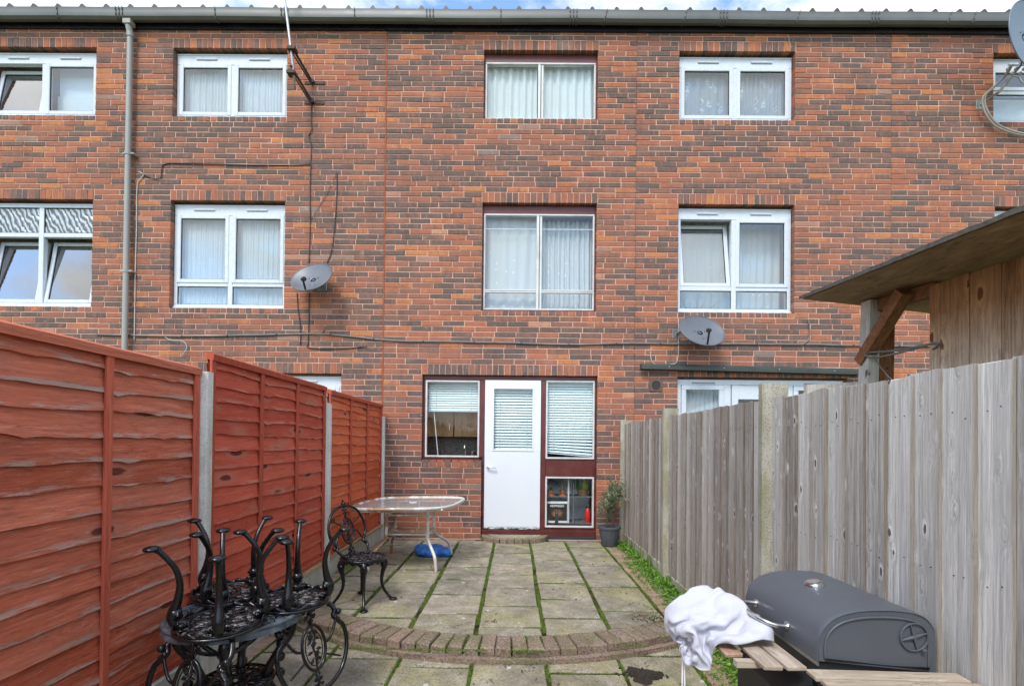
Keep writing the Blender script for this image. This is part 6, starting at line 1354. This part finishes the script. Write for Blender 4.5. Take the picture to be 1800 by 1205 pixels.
395,400,543,421,389,545,440,382,574,463,365,576,471,329,555,504,321,571,529,309,570,559,319,583,587,338,601,613,348,612,621,364,643,652,352,648,687,344,685,706,382,737,751,396,754,784,402,773,783,377,800,802,403,782,831,405,762,846,425,737,
872,436,738,887,441,705,907,460,674,934,474,658,953,477,631,173,454,261,144,441,261,163,459,240,149,430,251,119,399,231,92,390,248,98,430,266,128,420,257,161,439,272,183,464,283,209,458,306,197,417,340,170,388,373,178,376,332,191,339,332,
199,363,379,200,346,411,186,316,421,192,320,459,199,312,495,195,279,505,191,230,497,220,251,517,232,280,525,236,320,526,236,374,521,281,360,502,323,359,495,355,358,502,365,384,524,391,374,527,406,375,559,431,360,559,451,337,567,473,302,577,
499,303,596,528,303,600,559,313,615,586,321,624,605,337,643,630,334,654,645,357,679,680,350,715,720,366,753,743,406,778,777,420,792,778,397,825,805,403,825,827,424,795,840,448,750,863,462,716,890,488,703,908,501,672,926,499,646,957,503,636,
153,470,295,178,431,281,160,400,271,186,398,274,158,421,251,124,426,252,144,406,272,156,416,315,176,445,325,177,479,330,181,441,310,172,410,347,182,374,353,154,374,347,183,360,349,189,339,389,177,363,413,183,336,443,174,303,466,177,311,502,
175,278,489,178,243,517,200,265,528,208,296,519,213,331,522,231,356,544,266,347,538,304,337,525,329,369,515,355,354,524,383,347,532,396,351,567,419,335,560,438,313,583,470,323,609,494,313,627,523,329,606,555,340,625,578,338,644,597,326,674,
621,333,690,644,341,709,675,356,747,711,385,774,741,396,806,762,433,803,774,417,845,799,421,857,823,442,823,844,471,764,857,494,707,886,528,689,895,528,655,927,520,663,960,531,640,143,427,309,147,438,258,172,444,291,184,425,316,154,409,298,
154,450,281,147,431,315,168,455,313,150,447,336,174,451,354,169,426,338,190,420,364,165,394,352,152,383,378,184,372,376,166,347,391,181,336,414,155,344,434,156,323,471,153,307,502,152,271,501,164,257,535,179,284,529,190,316,546,205,341,555,
231,341,568,256,325,558,289,344,557,318,374,547,349,364,554,378,364,557,384,328,567,409,320,581,436,337,600,461,320,638,485,336,639,517,353,614,546,354,647,570,354,665,588,338,700,611,352,710,634,360,729,667,380,761,703,405,793,730,414,827,
754,450,825,769,436,870,794,440,884,820,463,844,834,494,768,872,514,724,868,548,678,894,553,669,932,543,678,955,559,636,119,444,257,135,442,312,141,417,276,152,405,308,181,392,335,177,436,321,161,451,293,149,479,309,159,470,344,159,434,338,
169,415,365,180,444,347,173,411,374,156,399,401,185,390,405,159,365,414,164,336,394,145,320,422,135,326,465,131,306,495,134,277,516,149,275,547,166,302,557,187,313,586,204,339,589,227,320,585,254,326,588,280,352,585,314,374,578,349,382,576,
378,371,585,377,333,595,404,336,604,433,324,627,465,345,650,478,354,620,514,378,622,542,377,658,555,361,685,580,357,718,603,355,738,623,377,748,655,397,778,691,413,817,722,434,848,748,470,850,763,456,891,788,463,897,813,485,859,832,515,791,
873,528,753,871,563,706,897,568,694,931,567,692,943,581,644,124,403,300,157,406,275,149,392,315,111,389,303,148,375,316,158,397,344,143,432,326,160,463,328,140,471,348,166,456,352,160,429,385,174,461,372,188,431,393,180,406,417,162,381,417,
157,369,382,144,335,385,134,341,427,113,323,459,105,312,497,122,308,526,140,312,553,154,320,585,177,338,589,196,323,611,224,338,607,250,340,615,281,334,611,312,362,609,348,358,592,375,380,613,393,350,608,398,322,631,425,349,635,455,369,652,
471,379,624,509,401,640,526,381,682,551,389,693,587,381,706,605,382,742,617,378,779,646,396,805,679,424,838,712,453,866,739,488,870,756,481,901,781,491,895,796,503,856,825,533,824,866,539,796,874,573,746,903,567,724,915,586,698,933,604,665,
134,399,261,136,422,302,154,424,326,119,411,339,143,410,312,128,406,345,160,401,352,151,437,325,148,471,318,148,465,353,153,429,348,159,440,384,166,415,386,153,418,418,141,396,414,134,382,380,122,348,382,110,354,427,87,339,470,82,343,518,
100,345,544,118,338,572,143,345,591,166,342,617,194,355,623,222,364,628,249,367,627,278,365,619,307,349,643,337,335,615,372,349,624,395,368,638,399,342,662,427,358,666,440,385,643,465,401,639,503,393,668,537,402,696,553,406,667,581,407,706,
599,406,754,617,407,790,635,407,827,665,443,847,700,472,880,727,504,887,750,510,906,771,520,882,795,530,863,825,541,856,847,560,816,882,581,786,891,592,734,914,607,717,915,621,680,155,406,282,142,402,326,152,425,299,143,420,343,132,439,306,
129,439,343,155,428,338,138,422,359,158,446,351,133,437,351,155,461,360,139,439,397,162,434,413,136,429,396,120,405,390,113,384,410,92,368,390,78,363,431,64,365,487,102,372,489,121,378,514,134,361,551,135,362,611,174,367,586,204,381,588,
218,397,613,245,392,608,270,391,633,298,376,619,333,374,623,349,351,657,374,358,674,396,376,683,412,382,652,432,403,662,459,389,665,497,409,690,533,428,697,551,432,669,564,419,721,585,421,775,605,426,811,622,425,843,653,453,869,688,492,892,
716,522,904,743,536,902,772,551,891,796,560,874,823,567,864,840,584,825,869,603,798,881,616,747,900,627,712,919,645,695,173,409,292,141,412,291,122,432,314,148,411,318,147,452,312,136,470,340,141,442,318,125,448,348,136,421,369,125,450,375,
146,482,368,153,444,367,135,455,399,117,455,426,101,424,429,84,404,427,108,386,426,93,381,462,69,395,493,103,399,493,107,396,528,114,361,563,142,394,608,177,394,561,193,412,591,217,426,597,246,421,603,268,395,600,297,406,605,321,406,634,
345,382,625,373,384,637,395,397,649,417,412,662,424,390,689,455,391,695,482,432,685,518,443,675,540,448,696,552,432,749,576,443,797,592,439,835,612,445,861,642,475,884,678,518,899,706,544,919,733,560,911,767,577,893,796,592,878,819,602,852,
846,618,829,861,629,792,877,641,754,888,650,715,906,667,695,173,435,263,146,436,266,137,451,293,131,410,293,122,435,325,118,468,311,125,456,345,136,428,329,116,412,350,136,431,363,127,472,333,128,447,384,116,482,393,91,474,409,85,442,390,
95,411,387,78,396,419,70,392,456,72,422,484,89,404,516,86,374,530,105,391,581,148,423,586,181,422,548,199,433,575,223,421,568,250,431,575,270,422,603,288,417,632,302,389,650,330,402,651,359,410,656,383,424,660,397,402,680,419,420,690,
449,420,700,488,413,714,506,449,711,528,438,731,546,455,778,564,449,831,588,474,845,606,478,875,635,505,895,669,546,908,695,565,939,719,582,922,762,602,902,797,624,877,825,639,857,845,651,827,859,658,793,869,666,757,876,673,720,887,686,689,
171,458,234,141,462,242,130,433,270,126,408,317,101,417,297,128,436,284,142,463,307,112,449,322,110,459,358,98,433,326,103,444,374,129,478,371,98,489,364,105,456,383,87,444,356,74,424,378,62,416,413,57,416,450,49,410,488,60,398,522,
74,405,557,115,427,560,155,451,566,177,449,540,204,456,553,229,450,565,245,452,594,258,437,623,269,410,644,296,414,658,323,417,673,348,433,660,366,415,677,387,416,701,410,422,718,440,425,728,475,430,737,506,436,747,520,463,755,529,452,805,
555,478,848,580,501,877,605,520,880,629,539,905,660,571,920,683,587,950,710,603,940,754,627,904,799,652,887,816,665,849,835,675,821,854,684,797,860,690,760,872,700,728,867,707,690,158,467,270,149,438,270,145,439,297,114,403,288,92,442,272,
111,434,303,113,466,322,127,501,328,89,494,307,95,505,343,106,483,322,137,492,335,131,487,370,98,474,356,73,461,350,55,440,379,71,452,421,65,458,455,67,445,492,63,439,529,95,432,524,135,454,527,155,480,548,175,466,563,195,449,587,
215,472,584,229,457,613,238,434,637,266,437,647,296,440,655,326,444,665,353,451,683,363,427,705,386,443,696,413,443,701,440,451,718,471,455,726,498,463,737,500,461,774,517,475,815,553,511,847,573,537,892,598,554,906,623,572,910,648,593,932,
673,610,949,700,626,943,747,652,905,792,677,887,816,690,859,833,700,832,847,709,801,856,716,765,858,723,729,863,738,690,131,464,302,154,448,309,121,459,304,103,424,273,76,419,288,101,453,279,96,486,299,124,497,264,134,541,312,105,533,287,
101,538,321,107,519,349,111,494,336,92,508,353,81,475,372,44,465,395,72,496,432,85,500,462,71,491,497,85,476,527,109,467,501,126,489,546,141,486,578,164,457,586,190,460,614,212,447,597,213,463,633,239,461,645,259,450,672,291,461,672,
318,447,693,345,461,709,362,442,729,387,454,722,412,466,717,440,476,708,467,482,720,489,490,741,506,490,771,510,503,818,548,542,848,565,570,902,590,588,914,615,601,915,640,618,932,664,634,946,691,650,940,739,677,908,784,702,887,805,714,858,
825,725,835,833,731,800,848,742,770,855,750,735,871,762,701,124,443,256,152,443,254,128,431,265,113,432,312,84,422,328,74,436,288,109,458,283,121,519,301,121,578,277,149,552,290,144,536,324,131,506,300,115,534,328,100,532,365,70,494,352,
37,496,414,67,525,465,63,508,502,86,533,493,93,497,488,101,502,528,105,498,580,117,471,593,149,459,614,176,439,596,195,437,622,210,439,658,217,471,666,246,479,669,273,463,695,304,451,717,332,452,734,357,468,739,381,479,731,405,491,719,
432,501,715,452,496,741,471,496,766,489,506,792,518,529,802,534,565,858,558,597,899,582,613,909,607,626,911,632,641,922,655,658,939,682,674,934,732,700,920,769,716,873,793,735,849,815,751,833,826,758,800,845,769,774,845,774,738,852,779,699,
120,417,244,133,449,232,128,457,265,111,455,307,85,434,301,67,460,314,94,472,265,107,540,283,140,597,258,152,588,303,154,561,278,162,526,276,142,515,322,113,504,371,58,523,363,31,527,431,57,550,488,58,520,469,55,533,505,79,521,523,
74,505,565,81,462,574,103,443,566,134,432,599,163,437,629,180,457,645,189,447,683,211,458,701,231,488,698,266,495,703,291,477,733,322,482,738,347,490,721,372,503,720,396,518,726,421,529,734,446,534,747,464,534,774,490,541,779,511,562,806,
531,593,851,551,620,886,574,636,897,598,650,900,620,666,918,650,671,913,674,691,914,715,719,916,758,738,892,786,758,862,802,773,827,823,792,803,843,805,779,853,808,745,839,811,712,126,402,269,123,423,239,112,449,255,127,439,291,98,449,316,
79,475,329,69,479,269,105,535,251,109,600,267,124,600,321,135,564,317,169,560,301,149,546,346,108,535,391,50,553,373,24,553,428,65,550,462,34,532,474,49,508,495,49,515,528,53,475,553,69,434,549,80,424,580,112,440,617,143,457,637,
162,465,663,178,467,696,199,476,718,224,493,728,249,514,722,276,510,743,305,517,731,335,523,726,360,535,732,382,551,748,405,565,763,429,576,775,455,583,783,480,583,798,501,598,824,520,622,859,542,643,881,566,658,886,590,674,889,615,688,903,
640,688,931,659,710,921,689,729,900,729,755,898,761,767,855,792,796,835,812,817,796,821,796,765,830,807,733,836,840,724,156,395,276,143,429,262,119,441,286,106,459,314,113,471,340,97,463,306,91,482,265,93,529,226,92,564,269,111,560,312,
135,593,307,137,559,295,121,530,341,94,577,383,41,579,377,25,580,421,33,556,455,49,561,488,32,531,493,27,508,531,41,461,529,49,430,567,65,440,596,105,465,607,131,478,645,151,488,670,174,496,687,195,507,707,215,519,729,238,531,743,
260,546,754,289,553,750,320,554,753,345,564,764,365,586,782,386,602,805,410,614,819,437,619,823,464,619,834,487,634,852,508,654,875,530,667,892,555,680,899,580,693,906,605,701,927,633,704,954,649,729,945,680,736,941,694,753,892,732,780,857,
772,813,843,794,800,795,800,799,755,809,816,726,815,850,729,163,419,313,143,444,304,138,478,293,114,487,287,139,489,311,118,474,276,105,502,276,88,499,251,97,527,286,95,569,284,112,560,322,112,548,295,105,558,356,80,612,378,61,574,397,
46,566,427,22,583,448,33,586,483,37,557,508,46,526,545,27,482,549,38,452,583,64,465,581,93,482,624,121,502,654,138,508,688,158,517,710,178,529,733,199,528,757,231,528,770,261,529,783,284,547,789,308,570,787,332,581,799,356,583,825,
381,589,848,405,600,862,428,619,866,451,639,867,475,646,888,499,652,911,522,662,925,549,675,931,574,688,938,597,701,958,624,722,980,647,739,978,670,759,963,675,773,911,706,794,862,745,825,839,767,816,793,782,833,765,778,836,729,785,868,729,
179,435,279,164,461,270,145,478,258,128,462,282,121,485,283,144,490,297,128,496,253,107,512,226,91,544,253,75,547,292,92,537,302,69,560,320,107,602,340,60,579,361,50,602,394,35,592,422,36,602,459,55,577,471,63,563,510,35,544,525,
25,519,558,34,493,592,57,490,610,85,508,631,109,523,662,128,532,694,145,539,726,160,539,761,181,546,783,216,547,794,251,547,804,275,562,809,298,580,813,322,588,829,347,597,849,370,607,865,394,622,872,417,642,873,441,658,881,465,665,903,
489,671,927,513,681,941,539,696,945,563,710,952,588,726,972,615,745,998,639,760,999,656,781,972,675,797,929,684,811,870,713,828,833,734,846,804,738,847,767,740,860,734,753,885,717,161,461,260,135,445,262,122,469,232,111,474,258,133,487,250,
158,499,269,140,529,248,119,543,227,113,534,270,89,523,280,84,569,265,79,604,286,73,572,338,55,611,359,31,620,383,43,618,418,53,596,442,61,601,480,46,584,508,30,568,538,20,554,568,41,543,590,61,536,614,81,540,639,97,545,672,
114,550,704,129,552,741,146,557,779,168,574,794,198,579,804,235,580,810,263,588,819,288,598,831,313,609,843,337,624,846,360,641,856,381,663,866,403,679,881,429,687,890,460,693,891,483,699,921,508,708,931,535,718,926,559,732,935,582,749,959,
605,768,988,629,784,990,640,787,949,658,810,913,679,835,880,692,849,841,699,857,805,706,871,773,732,883,766,730,876,727,152,470,242,126,446,229,92,462,227,128,464,225,127,505,226,158,524,252,127,557,268,124,577,245,111,550,245,114,526,280,
113,580,282,83,577,312,78,604,334,43,623,336,48,631,379,64,624,407,55,621,444,44,618,479,35,606,516,28,592,548,16,582,582,39,591,605,62,589,624,75,579,655,86,570,687,98,564,719,113,567,753,136,580,787,155,587,819,180,592,835,
215,599,838,246,611,837,277,622,840,301,635,847,322,655,864,342,681,881,362,692,911,386,702,921,415,715,911,448,714,917,478,728,906,505,735,911,525,747,934,549,761,931,579,766,924,604,780,944,610,810,960,632,829,934,653,848,907,666,861,871,
684,873,844,704,881,821,718,890,791,724,905,754,708,882,720,130,465,266,101,447,253,104,498,248,96,473,220,142,487,218,153,538,229,116,571,241,111,605,245,92,572,258,124,546,244,95,570,264,106,594,308,86,620,308,62,624,350,64,653,375,
53,648,406,36,639,435,23,618,462,16,601,502,7,594,537,26,610,572,40,634,613,35,623,650,49,612,679,70,601,706,92,592,731,103,589,765,122,597,803,145,610,833,167,613,853,202,621,856,235,623,864,266,633,867,289,649,876,309,679,898,
327,710,920,347,737,914,374,740,926,407,728,943,439,741,932,472,741,938,496,755,938,517,778,938,540,789,954,565,802,947,575,811,914,598,827,901,618,855,885,638,878,871,659,899,863,668,897,829,693,907,816,711,919,791,697,913,751,698,911,699,
118,442,303,132,463,273,100,473,280,113,489,240,148,501,192,148,555,204,140,567,251,128,597,273,108,589,229,91,560,253,96,600,256,99,619,299,95,624,339,69,648,354,50,667,363,32,657,394,19,663,431,3,641,451,2,630,496,19,620,526,
25,640,566,16,652,624,28,664,663,49,657,686,58,637,720,80,621,747,96,616,777,123,626,799,149,634,820,170,638,845,196,639,877,226,648,864,254,656,879,276,676,881,293,702,915,312,740,917,333,747,943,363,750,953,402,749,963,433,761,952,
462,761,960,486,778,961,508,798,964,529,817,953,551,834,946,574,851,938,591,874,918,614,901,908,619,917,875,636,924,847,652,928,818,676,928,794,696,943,776,696,942,732,689,937,684,141,423,272,113,433,257,98,460,252,112,517,256,134,510,172,
129,544,220,137,582,223,149,598,257,129,567,229,90,574,229,71,605,248,71,623,286,93,648,314,59,659,324,31,662,336,15,666,372,0,670,417,0,668,454,12,657,490,6,647,526,6,660,569,24,683,619,34,698,663,42,689,696,55,665,732,
68,638,765,89,640,788,111,640,817,135,640,843,156,649,864,184,663,867,211,677,868,240,686,876,260,700,894,278,725,925,300,760,940,326,778,939,354,779,958,393,774,975,424,779,979,449,793,980,471,812,977,495,827,971,522,838,970,544,855,962,
563,881,943,584,912,930,602,946,911,619,964,886,632,965,853,643,963,819,666,960,792,679,967,760,675,961,717,676,962,672,135,398,236,133,439,228,117,455,266,131,515,261,110,515,186,105,551,216,136,554,230,154,587,232,136,571,262,122,575,226,
92,611,231,93,620,284,66,653,296,53,691,319,24,692,322,24,695,365,19,688,418,11,692,457,8,689,494,9,684,530,12,695,572,11,709,627,11,702,670,21,685,703,36,656,742,61,662,779,88,669,783,103,672,814,128,673,837,156,675,850,
171,686,879,194,700,891,223,713,890,247,726,900,275,746,903,295,784,922,310,803,954,338,812,964,377,809,972,406,817,980,428,835,985,452,850,987,484,849,994,514,863,966,536,872,984,565,897,966,573,942,937,581,971,889,596,983,858,622,999,853,
637,995,818,651,986,783,657,984,746,660,988,701,664,989,660]
cloth()
m=MB(); m.box((.60,-4.52,-.09),(.83,-4.25,.02),ch=.012); 
bn=thing('storage_tub','slate grey plastic tub on the lower paving in front of the barbecue','tub',(.73,-4.45,-.09))
m=MB(); Mx=Matrix.Translation((.745,-4.52,0))@Matrix.Rotation(R(6),4,'Z'); m.box((-.105,-.15,-.088),(.105,.15,.10),M=Mx,ch=.012); m.build('tub_body',M_GLID,bn)
m=MB(); m.box((-.118,-.165,.10),(.118,.165,.118),M=Mx,ch=.007); m.box((-.05,-.10,.118),(.05,.10,.122),M=Mx,ch=.003); m.build('tub_lid',M_GLID,bn)
# dry stalk by the fence
m=MB(); b0=Vector((1.45,-5.02,.55)); 
for pts in (((0,0,-.6),(0,.01,0),(-.005,.0,.06),(-.012,.0,.12)),((0,.005,.0),(.02,.01,.05),(.03,.01,.08)),((-.003,0,.04),(-.03,0,.08),(-.035,0,.10)),((-.006,0,.07),(.012,0,.10),(.016,0,.13))): m.tube(bez([b0+Vector(p) for p in pts],4),.0025,5)
tag(m.build('dry_stalk',plain('dry_stalk',(.45,.36,.26),.9),smooth=True),'dry pale weed stalk against the grey fence behind the barbecue','plant')

# ---------------------------------------------------------------- bare trees and a hedge at the far end behind the camera, seen in the panes
random.seed(21)
def bare_tree(x,y,hgt,label):
    t=thing('bare_tree',label,'tree',(x,y,-.15),'bare trees behind the garden'); tr=MB(); br=MB()
    def grow(p,d,l,r,dep):
        q=[p]
        for i in range(4): d=(d+Vector((random.uniform(-.18,.18),random.uniform(-.18,.18),random.uniform(-.03,.12)))).normalized(); q.append(q[-1]+d*l/4)
        (tr if dep==5 else br).tube(q,[r*(1-.1*i) for i in range(5)],7 if dep>3 else 4,cap=False)
        if dep>0:
            for i in range(3 if dep>1 else 4):
                dd=(d*.8+Vector((random.uniform(-1,1),random.uniform(-1,1),random.uniform(-.15,.55)))).normalized(); grow(q[random.choice((2,3,4,4))],dd,l*random.uniform(.62,.8),r*.55,dep-1)
    grow(Vector((x,y,-.2)),Vector((0,0,1)),hgt*.34,hgt*.022,5); tr.build('trunk',M_TREE,t,smooth=True); br.build('branches',M_TREE,t,smooth=True,fix=False)
bare_tree(7.5,-19,9.5,'taller bare tree behind the camera, reflected in the right-hand panes'); bare_tree(-6.5,-21,8,'smaller bare tree behind the camera on the left side')
hg=MB()
for i in range(9000):
    x=random.uniform(-14,14); z=random.uniform(-.15,2.1)*(1+.15*noise.noise(Vector((x,0,0)))); leaf(hg,Vector((x,-13.5+random.gauss(0,.25),z)),Vector((random.uniform(-1,1),random.uniform(-1,1),random.uniform(-1,1))).normalized(),random.uniform(.10,.2),random.uniform(.03,.06))
hb=thing('hedge','dense dark hedge across the far end of the garden behind the camera','hedge',(0,-13.5,-.15)); hg.build('foliage',leafmat('hedge_leaf',(.03,.05,.015),(.05,.08,.02),(.08,.12,.04)),hb,fix=False,kind='stuff'); m=MB(); m.box((-14,-13.6,-.15),(14,-13.4,1.8)); m.build('stem_mass',M_TREE,hb)
